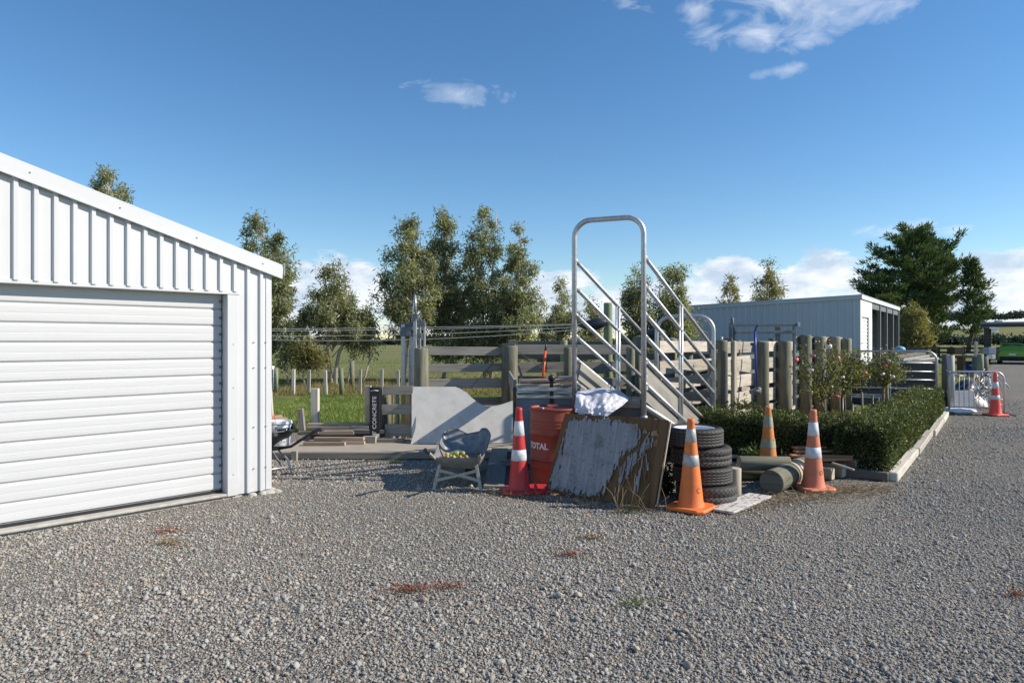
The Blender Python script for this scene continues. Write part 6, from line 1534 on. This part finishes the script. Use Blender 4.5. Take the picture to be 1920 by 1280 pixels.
# ---------------------------------------------------- carport, car, clutter
def carport():
    o = Vector((px(1850, 51), 51, 0)); root = thing('carport', 'open carport with a flat grey roof at the end of the drive', 'carport', tuple(o), math.radians(-36))
    def bx(nm, c, sz, m):
        b = MB(); b.box(c, sz); b.build(nm, m, root, world=False, bevel=.02)
    bx('roof', (6.0, 3.4, 2.98), (12.8, 7.4, .18), 'roof_grey'); bx('fascia', (6.0, -.34, 2.80), (12.8, .08, .22), 'black_paint'); bx('fascia', (-.36, 3.4, 2.80), (.08, 7.3, .22), 'black_paint')
    for (x, y) in ((0, 0), (11.4, 0), (0, 6.6), (11.4, 6.6)): bx('post', (x, y, 1.34), (.34, .34, 2.68), 'bark_dark')
carport()
def car():
    o = Vector((px(1899, 50.5), 50.5, 0)); root = thing('parked_car', 'lime green hatchback parked tail first under the carport', 'car', tuple(o), math.radians(-37))
    # cross-sections along the length, rear at -Y: (y, half width low, half width waist, z bottom, z waist, half width roof, z roof)
    secs = [(-2.00, .74, .78, .42, .86, .66, .90), (-1.94, .83, .87, .30, .93, .70, .98), (-1.80, .85, .89, .24, .97, .67, 1.24), (-1.50, .86, .89, .22, .98, .63, 1.46), (-.9, .86, .89, .22, .97, .62, 1.52), (-.1, .86, .89, .22, .96, .62, 1.50), (.5, .86, .89, .22, .95, .60, 1.36), (1.0, .86, .88, .22, .94, .66, 1.02), (1.6, .84, .86, .24, .84, .62, .88), (1.95, .74, .76, .32, .66, .55, .70)]
    b = MB(); rows = []
    for (y, wl, ww, zb, zw, wr, zr) in secs:
        pts = [(-wl, zb), (-ww, zb + .28), (-ww, zw - .08), (-ww * .985, zw), (-wr - .03, zr - .10 if zr - zw > .2 else zr - .02), (-wr * .8, zr), (0, zr + .02), (wr * .8, zr), (wr + .03, zr - .10 if zr - zw > .2 else zr - .02), (ww * .985, zw), (ww, zw - .08), (ww, zb + .28), (wl, zb)]
        rows.append([len(b.v) + i for i in range(len(pts))]); b.v += [Vector((x, y, z)) for x, z in pts]
    for r0, r1 in zip(rows[:-1], rows[1:]):
        for i in range(len(r0)):
            j = (i + 1) % len(r0); b.face([r0[i], r0[j], r1[j], r1[i]], [(0, 0)] * 4, sm=True)
    b.face(list(reversed(rows[0])), [(0, 0)] * 13); b.face(rows[-1], [(0, 0)] * 13)
    body = b.build('body', 'car_green', root, world=False)
    def slab(nm, pts, m, par=root):
        q = MB(); i = len(q.v); q.v += [Vector(p) for p in pts]; q.face(list(range(i, i + len(pts))), [(0, 0)] * len(pts)); return q.build(nm, m, par, world=False, solid=.012)
    slab('rear_window', [(-.60, -1.895, 1.02), (.60, -1.895, 1.02), (.55, -1.66, 1.38), (-.55, -1.66, 1.38)], 'car_glass')
    for sg in (-1, 1):
        slab('side_window', [(sg * .885, -1.35, 1.0), (sg * .885, .75, 1.0), (sg * .67, .35, 1.36), (sg * .67, -1.2, 1.40)], 'car_glass')
        q = MB(); q.box((sg * .79, -1.93, .84), (.14, .14, .26)); q.build('tail_light', 'lamp_red', root, world=False, bevel=.03)
        for y in (-1.25, 1.25):
            w = MB(); w.lathe([(.10, -.09), (.20, -.095), (.29, -.10), (.315, -.06), (.315, .06), (.29, .10), (.20, .095), (.10, .09)], 24, capb=True, capt=True); wo = w.build('wheel', 'rubber', root, world=False); wo.location = (sg * .80, y, .315); wo.rotation_euler = (0, math.pi / 2, 0)
            h = MB(); h.lathe([(.19, .0), (.18, .015), (.004, .02)], 20); ho = h.build('hubcap', 'galv', root, world=False); ho.location = (sg * .90, y, .315); ho.rotation_euler = (0, sg * math.pi / 2, 0)
        q = MB(); q.box((sg * 1.0, .55, .98), (.18, .10, .13)); q.build('mirror', 'car_green', root, world=False, bevel=.03)
    q = MB(); q.box((0, -2.0, .42), (1.5, .10, .26)); q.build('bumper', 'panel_dark', root, world=False, bevel=.04)
    q = MB(); q.box((0, -2.04, .70), (.42, .02, .13)); q.build('number_plate', 'white_paint', root, world=False)
    q = MB(); q.box((.1, -1.98, .885), (.5, .03, .04)); q.build('boot_handle', 'galv', root, world=False)
car()
def yard_bits():
    Y = 40.0
    def bx(x0, x1, y0, y1, Y, dep, m, nm, lab, cat, parts=None, grp=None):
        a, c = W(x0, y1, Y), W(x1, y0, Y); b = MB(); zb = max(0.0, a.z); b.box(((a.x + c.x) / 2, Y + dep / 2, (zb + c.z) / 2), (c.x - a.x, dep, c.z - zb)); return tag(b.build(nm, m, origin=(a.x, Y, 0), bevel=.02), lab, cat, grp)
    # dark trough frame on the lawn with pale top boards
    a = Vector((px(1818, 34), 34, 0)); root = thing('work_bench', 'dark timber bench on the lawn with pale boards on top', 'bench', tuple(a))
    for x in (-.42, .42):
        b = MB(); b.box((a.x + x, 34, .42), (.12, .5, .84)); b.build('leg', 'bark_dark', root)
    b = MB(); b.box((a.x, 34, .88), (1.05, .6, .10)); b.build('top', 'bark_dark', root); b = MB(); b.box((a.x + .1, 33.95, .96), (.7, .3, .05)); b.build('board', 'clutter_pale', root); b = MB(); b.box((a.x, 34.1, .45), (.72, .06, .4)); b.build('back_panel', 'panel_dark', root)
    b = MB(); b.lathe([(.26, 0), (.29, .05), (.30, .28), (.27, .30), (.004, .30)], 24); o = b.build('blue_barrel', 'blue_plastic'); o.location = (px(1818, 31), 31.0, .28); o.rotation_euler = (0, math.pi / 2, 0); tag(o, 'cut off blue plastic barrel lying on the lawn', 'barrel')
    bx(1790, 1808, 651, 664, 38, .7, 'bark_dark', 'crate', 'dark crate at the foot of the pine trees', 'crate')
    bx(1791, 1807, 657, 662, 60, .3, 'clutter_pale', 'white_trough', 'long whitish trough beyond the lawn', 'trough')
    bx(1854, 1868, 651, 664, 47, .6, 'grey_card', 'stored_box', 'grey box among the clutter beside the car', 'box')
    bx(1846, 1857, 653, 662, 48, .6, 'wood_brown', 'stored_box', 'brown box among the clutter beside the car', 'box')
    bx(1860, 1867, 665, 673, 45, .5, 'lamp_clear', 'stored_box', 'small whitish box on the ground beside the car', 'box')
    bx(1863, 1872, 653, 675, 48.5, .5, 'panel_dark', 'stored_box', 'tall dark box beside the car', 'box')
    b = MB(); o = W(1687, 655, 26.0)
    b.grid(lambda u, v: o + Vector((.2 * math.sin(math.pi * v) * math.cos(2 * math.pi * u), .2 * math.sin(math.pi * v) * math.sin(2 * math.pi * u), .13 * math.cos(math.pi * v))), 16, 10); tag(b.build('blue_cover', 'blue_pale', origin=tuple(o)), 'light blue covered bundle at the end of the far shed', 'bundle')
    b = MB(); b.box(o - Vector((0, 0, .75)), (.7, .5, 1.24)); tag(b.build('crate', 'wood_dark', origin=(o.x, o.y, 0), bevel=.02), 'dark crate under the light blue bundle', 'crate')
    # low dark fence in front of the pines
    root = thing('rail_fence', 'low dark rail fence in front of the pine trunks', 'fence', (px(1760, 52), 52, 0))
    for k in range(9):
        x = px(1690, 52) + k * .95; b = MB(); b.box((x, 52, .62), (.14, .14, 1.24)); b.build('post', 'bark_dark', root)
    for z in (.45, .80, 1.12):
        b = MB(); b.box((px(1690, 52) + 3.8, 51.9, z), (7.8, .05, .15)); b.build('rail', 'bark_dark', root)
yard_bits()

# --------------------------------------------------------------------- trees
def tree(name, label, o, hgt, prof, nl, leaf, bark, trunk, ll, lw, group, droop=-.9, clump=.42, nclump=90, seed=0, trunk_r=.09, bend=.0, flat=1.0, upb=0.0, zmin=.0):
    """Crown: clumps of leaf faces set round limbs; prof gives (height share, radius) of the crown outline."""
    rr = random.Random(seed); rng = np.random.default_rng(seed + 100); o = Vector(o); root = thing(name, label, 'tree', tuple(o), 0, group)
    zs = [p[0] for p in prof]; rs = [p[1] for p in prof]
    def rad(f): return float(np.interp(f, zs, rs)) * (1 - .22 * max(0, f - .55) / .45)
    def axis(f): return Vector((bend * math.sin(f * 2.4) + .12 * math.sin(f * 7 + seed), .10 * math.sin(f * 5 + seed * 2), 0))
    b = MB()
    top = max(zs) * .96
    for (dx, dy, lean) in trunk:
        pts = []; 
        for k in range(9):
            f = k / 8 * top; q = axis(f) + Vector((dx + lean * min(1, f * 2.2) + .03 * math.sin(k * 2 + dx * 9), dy, f * hgt)); pts.append(q)
        b.tube(pts, [trunk_r * (1 - .86 * k / 8) for k in range(9)], 9)
    C = []; 
    w = np.array([max(.05, rad(f)) ** 1.6 for f in np.linspace(zs[0], zs[-1], 60)]); w /= w.sum()
    fs = rng.choice(np.linspace(zs[0], zs[-1], 60), size=nclump, p=w)
    for f in fs:
        a = rng.uniform(0, 2 * math.pi); r = rad(f) * min(1.02, rng.uniform(.12, 1.0) ** .62) * rng.uniform(.86, 1.06)
        c = axis(f) + Vector((math.cos(a) * r, math.sin(a) * r, f * hgt + rng.normal(0, .12))); C.append(c)
    for c in C[: min(len(C), 70)]:
        f0 = max(.12, (c.z / hgt) - .10 - .12 * rr.random()); s = axis(f0) + Vector((trunk[rr.randrange(len(trunk))][0] * .4, 0, f0 * hgt)); m = s.lerp(c, .55) + Vector((0, 0, .06 * hgt * .2)); b.tube([s, m, c], [trunk_r * .26, trunk_r * .16, trunk_r * .05], 5)
    b.build('trunk', bark, root, world=False)
    per = max(6, nl // len(C)); P = []; V = []
    for c in C:
        k = max(4, int(per * rng.uniform(.45, 1.6))); cr = clump * rng.uniform(.6, 1.25)
        q = rng.normal(0, .42, (k, 3)) * np.array([cr, cr, cr * flat]) + np.array(c); P.append(q); V.append(np.clip(rng.normal(.45 + rng.normal(0, .10), .23, k), 0, 1))
    P = np.concatenate(P); V = np.concatenate(V); N = len(P)
    D = unit(rng.normal(size=(N, 3)) + np.array([0, 0, droop + upb])); S = unit(np.cross(D, rng.normal(size=(N, 3))))
    quad_cloud('crown', leaf, P, D, S, rng.uniform(*ll, N), rng.uniform(*lw, N), V, parent=root)
    return root
def gum(x, ytop, Y, label, prof, nl, trunk=((0, 0, 0),), leaf='leaf_gum', seed=1, nclump=80, tr=.075, bend=.1, clump=.36, sc=1.0):
    h = H + (640 - ytop) / F * Y; nl = int(nl * 1.5); nclump = int(nclump * 1.1)
    tree('gum_tree', label, (px(x, Y), Y, 0), h, prof, nl, leaf, 'bark_gum', trunk, (.12 * sc, .25 * sc), (.032 * sc, .056 * sc), 'gum trees along the paddock', -.7, clump * sc, nclump, seed, tr, bend)
gum(194, 316, 27, 'gum tree top showing above the garage roof', [(.55, .4), (.70, .95), (.82, .95), (.92, .7), (.98, .35), (1.0, .1)], 5000, seed=2)
gum(489, 406, 25, 'gum tree rising behind the garage eave corner', [(.22, .4), (.36, .9), (.55, 1.05), (.72, 1.08), (.88, .85), (.96, .5), (1.0, .12)], 9500, seed=3, nclump=105)
gum(625, 486, 26, 'forked gum tree with two pale trunks behind the paddock posts', [(.36, .75), (.44, 1.25), (.52, 1.42), (.62, 1.25), (.74, .90), (.86, .52), (.95, .22), (1.0, .08)], 8000, trunk=((0.0, 0, -.28), (.06, .05, .42)), seed=4, nclump=95, tr=.085, bend=0.0)
gum(762, 405, 27, 'broad gum tree behind the head bail', [(.26, .5), (.34, 1.0), (.42, 1.35), (.55, 1.40), (.70, 1.25), (.84, .85), (.94, .48), (1.0, .12)], 12000, trunk=((0, 0, -.1), (.3, .1, .3)), seed=5, nclump=130)
gum(832, 396, 28, 'slim gum tree with a pointed crown between its two broad neighbours', [(.12, .6), (.30, .85), (.50, .95), (.70, .80), (.84, .58), (.94, .40), (1.0, .12)], 9500, seed=6, nclump=105)
gum(903, 380, 27.5, 'tallest gum tree with a narrow crown behind the strainer post', [(.12, .8), (.30, 1.05), (.50, 1.05), (.66, .85), (.80, .62), (.92, .45), (1.0, .12)], 11000, trunk=((0, 0, 0), (.25, 0, .2)), seed=7, nclump=120)
gum(963, 426, 27, 'gum tree leaning outward at the end of the tall clump', [(.14, .6), (.30, 1.0), (.48, 1.1), (.62, .95), (.78, .62), (.92, .48), (1.0, .12)], 9500, seed=8, nclump=105, bend=.2)
gum(1045, 524, 29, 'shorter gum tree beside the tall arch of the ramp', [(.20, 1.0), (.38, 1.25), (.55, 1.0), (.70, .62), (.85, .45), (1.0, .12)], 7000, seed=9, nclump=85, sc=.9)
gum(1104, 552, 30, 'small thin gum tree seen through the ramp rails', [(.18, .6), (.40, .62), (.65, .5), (.85, .32), (1.0, .1)], 3200, seed=10, nclump=50, sc=.9)
gum(1189, 482, 28, 'narrow gum tree seen inside the tall ramp arch', [(.12, .7), (.34, .72), (.55, .68), (.75, .58), (.9, .42), (1.0, .12)], 6500, seed=11, nclump=85)
gum(1262, 490, 28, 'gum tree behind the upper right rails of the ramp', [(.12, .7), (.34, .95), (.55, .88), (.75, .66), (.9, .42), (1.0, .12)], 7500, seed=12, nclump=90)
gum(1365, 525, 44, 'small warm tinted gum above the far shed roof', [(.3, 1.1), (.5, 1.05), (.7, .8), (.88, .45), (1.0, .12)], 5000, leaf='leaf_gum_warm', seed=13, nclump=75, sc=1.25, tr=.1)
gum(1436, 486, 46, 'bushier warm tinted gum with a spiky top above the far shed roof', [(.3, 1.3), (.5, 1.35), (.68, 1.1), (.82, .7), (.93, .4), (1.0, .12)], 6500, leaf='leaf_gum_warm', seed=14, nclump=90, sc=1.25, tr=.1)
gum(538, 588, 25, 'thin sapling with sparse leaves just beyond the garage corner', [(.35, .25), (.55, .45), (.75, .55), (.9, .35), (1.0, .1)], 1500, seed=15, nclump=34, tr=.035)
gum(574, 645, 24.5, 'low bushy sapling on two thin stems by the paddock fence', [(.42, .25), (.6, .62), (.8, .58), (1.0, .15)], 1500, trunk=((0, 0, -.15), (.05, 0, .12)), leaf='leaf_gum_warm', seed=16, nclump=30, tr=.03)
gum(656, 600, 26, 'slender sapling with a bare pale stem beside the forked gum', [(.5, .2), (.7, .42), (.88, .35), (1.0, .1)], 900, seed=17, nclump=22, tr=.035)
gum(684, 590, 26.5, 'second slender sapling near the head bail', [(.45, .25), (.62, .5), (.85, .45), (1.0, .1)], 1200, seed=18, nclump=26, tr=.04)
gum(1712, 572, 66, 'brown green bushy tree in front of the pines', [(.10, 1.1), (.3, 1.5), (.6, 1.5), (.85, 1.0), (1.0, .3)], 6000, leaf='leaf_gum_warm', seed=19, nclump=80, sc=1.9, tr=.1)
# pines
def pine(x, ytop, Y, label, prof, nbr, seed, trunk=((0, 0, 0),), bend=0.0, tr=.5, left=1.0):
    """Trunk with whorled limbs; tufts of needles sit along the outer part of every limb."""
    h = H + (640 - ytop) / F * Y; rr = random.Random(seed); rng = np.random.default_rng(seed); o = Vector((px(x, Y), Y, 0))
    root = thing('pine_tree', label, 'tree', tuple(o), 0, 'pine trees at the end of the drive'); b = MB(); zs = [p[0] for p in prof]; rs = [p[1] for p in prof]
    def ax(f, k=0): return Vector((trunk[k][0] + trunk[k][2] * f + bend * math.sin(f * 2.6) + .3 * math.sin(f * 6 + seed), trunk[k][1], f * h))
    for k in range(len(trunk)): b.tube([ax(j / 9 * .95, k) for j in range(10)], [tr * (1 - .9 * j / 9) for j in range(10)], 9)
    P, V, D = [], [], []
    for i in range(nbr):
        f = zs[0] + (1 - zs[0]) * ((i + rr.random()) / nbr) ** .92; a = i * 2.39996 + rr.uniform(-.5, .5); k = rr.randrange(len(trunk))
        L = float(np.interp(f, zs, rs)) * rr.uniform(.55, 1.12)
        if math.cos(a) < -.3: L *= left
        d = Vector((math.cos(a), math.sin(a), 0)); s = ax(f * .985, k); up = rr.uniform(-.12, .38) + .35 * max(0, f - .7)
        pts = [s, s + d * L * .5 + UP * L * (up * .35 - .04), s + d * L * .85 + UP * L * up * .8, s + d * L + UP * L * (up + .12)]
        b.tube(pts, [tr * .24 * (1.1 - f), tr * .16 * (1.1 - f), tr * .09, tr * .04], 5)
        nt = max(3, int(L * 1.9))
        for j in range(nt):
            g = .30 + .72 * (j + rr.random()) / nt; q = pts[0].lerp(pts[1], g * 2) if g < .5 else (pts[1].lerp(pts[2], (g - .5) / .35) if g < .85 else pts[2].lerp(pts[3], (g - .85) / .15))
            sd = d.cross(UP) * rr.gauss(0, .16 * L * g); c = np.array(q + sd + UP * rr.uniform(-.1, .35)); m = rr.randint(26, 46); w = rr.uniform(.55, .95)
            off = rng.normal(0, .42, (m, 3)) * np.array([w, w, w * .62]); P.append(c + off); D.append(unit(off * .8 + np.array([d.x * .5, d.y * .5, .75]) + rng.normal(0, .35, (m, 3)))); V.append(np.clip(rng.normal(.45 + .12 * rr.gauss(0, 1), .2, m), 0, 1))
    b.build('trunk', 'bark_dark', root, world=False)
    P = np.concatenate(P); D = np.concatenate(D); V = np.concatenate(V); N = len(P)
    quad_cloud('crown', 'needle', P, D, sides(D), rng.uniform(.45, .95, N), rng.uniform(.10, .22, N), V, parent=root)
pine(1705, 428, 110, 'largest dark pine with a broad uneven crown behind the shed', [(.16, 5.0), (.30, 6.6), (.42, 6.0), (.52, 6.4), (.66, 6.0), (.80, 5.2), (.90, 3.8), (.97, 2.2), (1.0, .8)], 92, 21, ((0, 0, 0), (1.6, .6, .6)), left=1.15)
pine(1752, 452, 114, 'tall dark pine pressed against the largest one', [(.10, 2.6), (.30, 3.6), (.50, 3.7), (.70, 3.4), (.88, 2.6), (1.0, .8)], 60, 22)
pine(1652, 522, 106, 'lower pine branching out beside the shed roof', [(.30, 2.5), (.55, 3.8), (.75, 3.6), (.9, 2.4), (1.0, .6)], 36, 23, tr=.3, left=1.3)
pine(1818, 490, 104, 'slimmer separate pine with a leaning trunk beside the carport', [(.18, 1.4), (.30, 2.7), (.45, 2.3), (.62, 2.0), (.78, 1.5), (.86, .6), (.93, .6), (1.0, .4)], 40, 24, bend=.7, tr=.35)

# ------------------------------------------- paddock posts, grass, far woods
for (x, yt, yb, w, m, lab, rnd) in ((517, 690, 736, .14, 'wood_postgreen', 'round green fence post next to the concrete block', 1), (550, 692, 739, .09, 'wood_kerb', 'pale slanting fence batten on the paddock line near the garage', 0), (579, 693, 738, .09, 'wood_grey', 'grey fence batten among the sapling stems', 0), (611, 694, 740, .09, 'wood_kerb', 'pale fence batten in front of the forked gum', 0), (641, 690, 741, .15, 'wood_postgreen', 'thicker green fence post in the middle of the paddock line', 1),
                           (675, 692, 739, .085, 'wood_kerb', 'pale fence batten midway to the black sign', 0), (716, 692, 740, .085, 'wood_kerb', 'pale fence batten above the black sign', 0), (747, 694, 738, .085, 'wood_kerb', 'pale fence batten beside the head bail', 0)):
    small_post(x, yt, yb, H * F / (yb - 640), w, m, lab, rnd=bool(rnd), lean=R(-2, 1), group='paddock fence posts')
small_post(660, 676, 728, 24.2, .17, 'wood_post', 'tall mottled strainer post rising behind the paddock line', rnd=True)
small_post(630, 690, 722, 25.4, .08, 'wood_kerb', 'short far batten behind the paddock line')
small_post(591, 728, 809, 12.5, .13, 'wood_kerb', 'square pale post standing in the green grass close to the platform')
small_post(567, 766, 808, 12.3, .10, 'wood_grey', 'short leaning grey post in the grass behind the bucket', lean=-4)
small_post(511, 712, 810, 11.9, .06, 'wood_kerb', 'slim slanting stick in the grass right at the garage corner', lean=-6, name='stick', cat='stick')
def block():
    Y = 21.8; a, c = W(506, 736, Y), W(512.5, 685, Y); root = thing('concrete_block', 'two hollow concrete blocks stacked on end by the garage corner', 'block', (a.x, Y, 0)); w = c.x - a.x
    for z0 in (0.0, .43):
        b = MB()
        for (x0, x1, zz0, zz1) in ((0, .03, 0, .42), (w - .03, w, 0, .42), (.03, w - .03, 0, .05), (.03, w - .03, .37, .42)): b.box((a.x + (x0 + x1) / 2, Y, z0 + (zz0 + zz1) / 2), (x1 - x0, .2, zz1 - zz0))
        b.build('shell', 'shed_white', root)
block()
def fence_wires():
    root = thing('fence_wires', 'thin paddock fence wires running between the pale battens', 'wires', (px(640, 21.6), 21.6, 0))
    for z in (.25, .48, .70):
        b = MB(); b.tube([Vector((px(470, 21.6), 21.7, z)), Vector((px(640, 21.5), 21.55, z)), Vector((px(800, 21.6), 21.6, z))], .004, 4, cap=False); b.build('wire', 'galv', root)
fence_wires()
def grass(name, label, n, xr, yr, hgt, mat, mask=None, w=.009, clumpy=.5):
    x = RNG.uniform(*xr, n); y = RNG.uniform(*yr, n)
    if mask is not None: k = mask(x, y); x, y = x[k], y[k]
    nz = np.array([mnoise.noise(Vector((a * .9, c * .9, 2.2))) for a, c in zip(x, y)]); N = len(x)
    P = np.column_stack([x, y, np.full(N, -.012)]); D = unit(np.column_stack([RNG.normal(0, .33, N), RNG.normal(0, .33, N), np.ones(N)])); L = hgt * RNG.uniform(.5, 1.3, N) * (1 + clumpy * nz)
    o = quad_cloud(name, mat, P, D, sides(D), L, RNG.uniform(.6, 1.5, N) * w, np.clip(.48 + .5 * nz + RNG.normal(0, .2, N), 0, 1), origin=(0, 0, 0)); return tag(o, label, 'grass', kind='stuff')
grass('grass', 'lush green paddock grass behind the platform', 52000, (-6.0, 0.3), (12.25, 20.5), .10, 'grass', lambda x, y: (x > -.40 * y - .5) & (x < -.06 * y + .8) & ~((x > -1.7) & (y > 12.3) & (y < 17.4) & (x > -1.5)))
grass('dry_grass', 'yellow dry grass along the paddock fence and under the gums', 26000, (-13, 1.5), (20.5, 29), .15, 'grass_dry', lambda x, y: (x > -.42 * y) & (RNG.random(len(x)) < .75), w=.016)
grass('lawn', 'bright lawn between the field gate and the drive', 22000, (9.5, 27), (15.2, 46), .10, 'grass', lambda x, y: (((x - KC.x) * KN.x + (y - KC.y) * KN.y) > .15) & (x > .53 * y), w=.016)
grass('paddock_tufts', 'rough tufts across the far paddock', 12000, (-22, 3), (29, 62), .07, 'grass', lambda x, y: (x > -.40 * y) & (x < 0) & (RNG.random(len(x)) < .8), w=.035)
def far_wood(name, label, pts, hgt, n, mat, size):
    pts = np.array(pts, float); seg = RNG.integers(0, len(pts) - 1, n // 40); f = RNG.random(n // 40)
    C = pts[seg] + (pts[seg + 1] - pts[seg]) * f[:, None]; C = C + RNG.normal(0, size * .6, C.shape) * np.array([1, 1, 0])
    hh = hgt * np.array([.62 + .5 * mnoise.noise(Vector((c[0] * .03, c[1] * .03, 1))) + .25 * mnoise.noise(Vector((c[0] * .11, 3, 1))) for c in C]) * RNG.uniform(.6, 1.1, len(C))
    P = []
    for c, h in zip(C, hh):
        q = RNG.normal(0, .4, (40, 3)) * np.array([size, size, max(.5, h * .42)]) + np.array([c[0], c[1], c[2] + h * .5]); q[:, 2] = np.maximum(q[:, 2], c[2] + .1); P.append(q)
    P = np.concatenate(P); D = rand_dirs(len(P)); o = quad_cloud(name, mat, P, D, sides(D), RNG.uniform(.5, 1.1, len(P)) * size * .55, RNG.uniform(.4, .9, len(P)) * size * .4, np.clip(RNG.normal(.5, .25, len(P)), 0, 1), origin=(0, 0, 0))
    return tag(o, label, 'wood', kind='stuff')
mat_leaf('leaf_far_haze', [(0.0, (0.045, 0.065, 0.055)), (0.6, (0.075, 0.095, 0.078)), (1.0, (0.12, 0.135, 0.11))], 0.1, 0.8, 0.1)  # bluish leaf tone paints in the haze of distance
far_wood('far_wood', 'line of distant trees tinted blue for haze along the paddock horizon', [(-190, 300, 0), (-90, 330, 0), (-20, 310, 0), (60, 330, 0), (140, 320, 0)], 6.0, 22000, 'leaf_far_haze', 3.0)
far_wood('far_wood', 'dark wood on the low hill beyond the carport', [(520, 905, 26), (610, 900, 31), (760, 905, 33), (900, 900, 33)], 16, 20000, 'leaf_far_haze', 7.0)
far_wood('far_wood', 'shelter belt across the paddock beyond the carport', [(165, 300, 0), (215, 305, 0), (280, 300, 0)], 7.0, 12000, 'leaf_far_haze', 3.0)
def farm_building(x0, x1, yt, yb, Y, lab, gable=True):
    a, c = W(x0, yb, Y), W(x1, yt, Y); root = thing('farm_building', lab, 'building', (a.x, Y, max(0, a.z))); w = c.x - a.x; zb = max(0, a.z); h = c.z - zb
    b = MB(); b.box(((a.x + c.x) / 2, Y + 4, zb + h * .32), (w, 8, h * .64)); b.build('wall', 'shed_white', root)
    b = MB(); b.prism([(-4.6, h * .62), (4.6, h * .62), (0, h)], (a.x - .3, Y + 4, zb), (0, 1, 0), (0, 0, 1), w + .6); b.build('roof', 'roof_grey', root)
farm_building(1853, 1873, 612, 623, 270, 'low white farm building with a grey roof across the far paddock')
farm_building(1872, 1880, 600, 606, 800, 'tiny pale house on the distant hillside')

# -------------------------------------------- small growth on the gravel itself
def patch(x, y, r, n, mat, lab, kindname):
    o = G(x, y); n = int(n * 1.7); q = RNG.normal(0, .5, (n, 3)) * np.array([r * 1.5, r * .8, 0]) * RNG.choice([1.0, .45], (n, 1)); q[:, 2] = RNG.uniform(.008, .03, n); D = rand_dirs(n, (0, 0, .25)); ob = quad_cloud(kindname, mat, q, D, sides(D), RNG.uniform(.012, .035, n), RNG.uniform(.003, .008, n), np.clip(RNG.normal(.5, .25, n), 0, 1), origin=(o.x, o.y, 0)); tag(ob, lab, 'weeds', kind='stuff')
for (x, y, r, n, mat, lab) in ((770, 1108, .16, 252, 'weed_red', 'red creeping weed patch in the middle of the gravel'), (840, 1102, .14, 120, 'weed_red', 'thin reddish weed trail on the gravel'), (1068, 1042, .12, 144, 'weed_red', 'reddish weed patch in front of the plywood'), (1110, 1010, .10, 140, 'straw', 'tan litter patch on the gravel before the plywood'), (310, 998, .16, 156, 'weed_red', 'rust coloured weed patch near the garage door'), (320, 1020, .14, 200, 'straw', 'tan litter patch near the garage door'),
                             (1180, 962, .12, 120, 'leaf_weed', 'small green sprig on the gravel'), (1190, 1135, .12, 120, 'leaf_weed', 'green moss patch on the gravel'), (740, 866, .10, 160, 'leaf_weed', 'moss patch at the platform foot'), (690, 866, .12, 140, 'straw', 'dry litter at the platform foot'), (1905, 1118, .08, 100, 'weed_red', 'reddish patch on the drive')):
    patch(x, y, r, n, mat, lab, 'ground_weeds')
def straw_mat():
    n = 2600; a, c = G(1330, 955), G(1650, 915); t = RNG.random(n)[:, None]; q = np.array(a) + (np.array(c) - np.array(a)) * t + RNG.normal(0, 1, (n, 3)) * np.array([.16, .15, 0]); q[:, 2] = RNG.uniform(.008, .035, n)
    D = unit(RNG.normal(size=(n, 3)) * np.array([1, 1, .18])); ob = quad_cloud('straw_litter', 'straw', q - np.array([a.x, a.y, 0]), D, sides(D), RNG.uniform(.04, .13, n), RNG.uniform(.003, .007, n), np.clip(RNG.normal(.4, .25, n), 0, 1), origin=(a.x, a.y, 0)); tag(ob, 'brown pine straw litter over the gravel around the cones', 'litter', kind='stuff')
    n = 900; a, c = G(905, 925), G(1240, 962); t = RNG.random(n)[:, None]; q = np.array(a) + (np.array(c) - np.array(a)) * t + RNG.normal(0, 1, (n, 3)) * np.array([.05, .05, 0]); q[:, 2] = RNG.uniform(.005, .03, n)
    D = unit(RNG.normal(size=(n, 3)) * np.array([1, 1, .5]) + np.array([0, 0, .2])); ob = quad_cloud('straw_litter', 'straw', q - np.array([a.x, a.y, 0]), D, sides(D), RNG.uniform(.03, .12, n), RNG.uniform(.003, .006, n), np.clip(RNG.normal(.4, .25, n), 0, 1), origin=(a.x, a.y, 0)); tag(ob, 'dry stalks along the foot of the plywood', 'litter', kind='stuff')
straw_mat()
def twigs():
    b = MB(); o = G(1205, 962); rr = random.Random(12)
    for k in range(14):
        p = o + Vector((rr.uniform(-.25, .25), rr.uniform(-.02, .06), 0)); h = rr.uniform(.12, .48); d = Vector((rr.uniform(-.22, .22), rr.uniform(-.1, .02), h)); b.tube([p, p + d * .5 + Vector((rr.uniform(-.03, .03), 0, .02)), p + d], [.0035, .0025, .0015], 4)
    tag(b.build('dry_stalks', 'straw', origin=tuple(o)), 'bare dry weed stalks standing before the torn plywood corner', 'stalks', kind='stuff')
twigs()
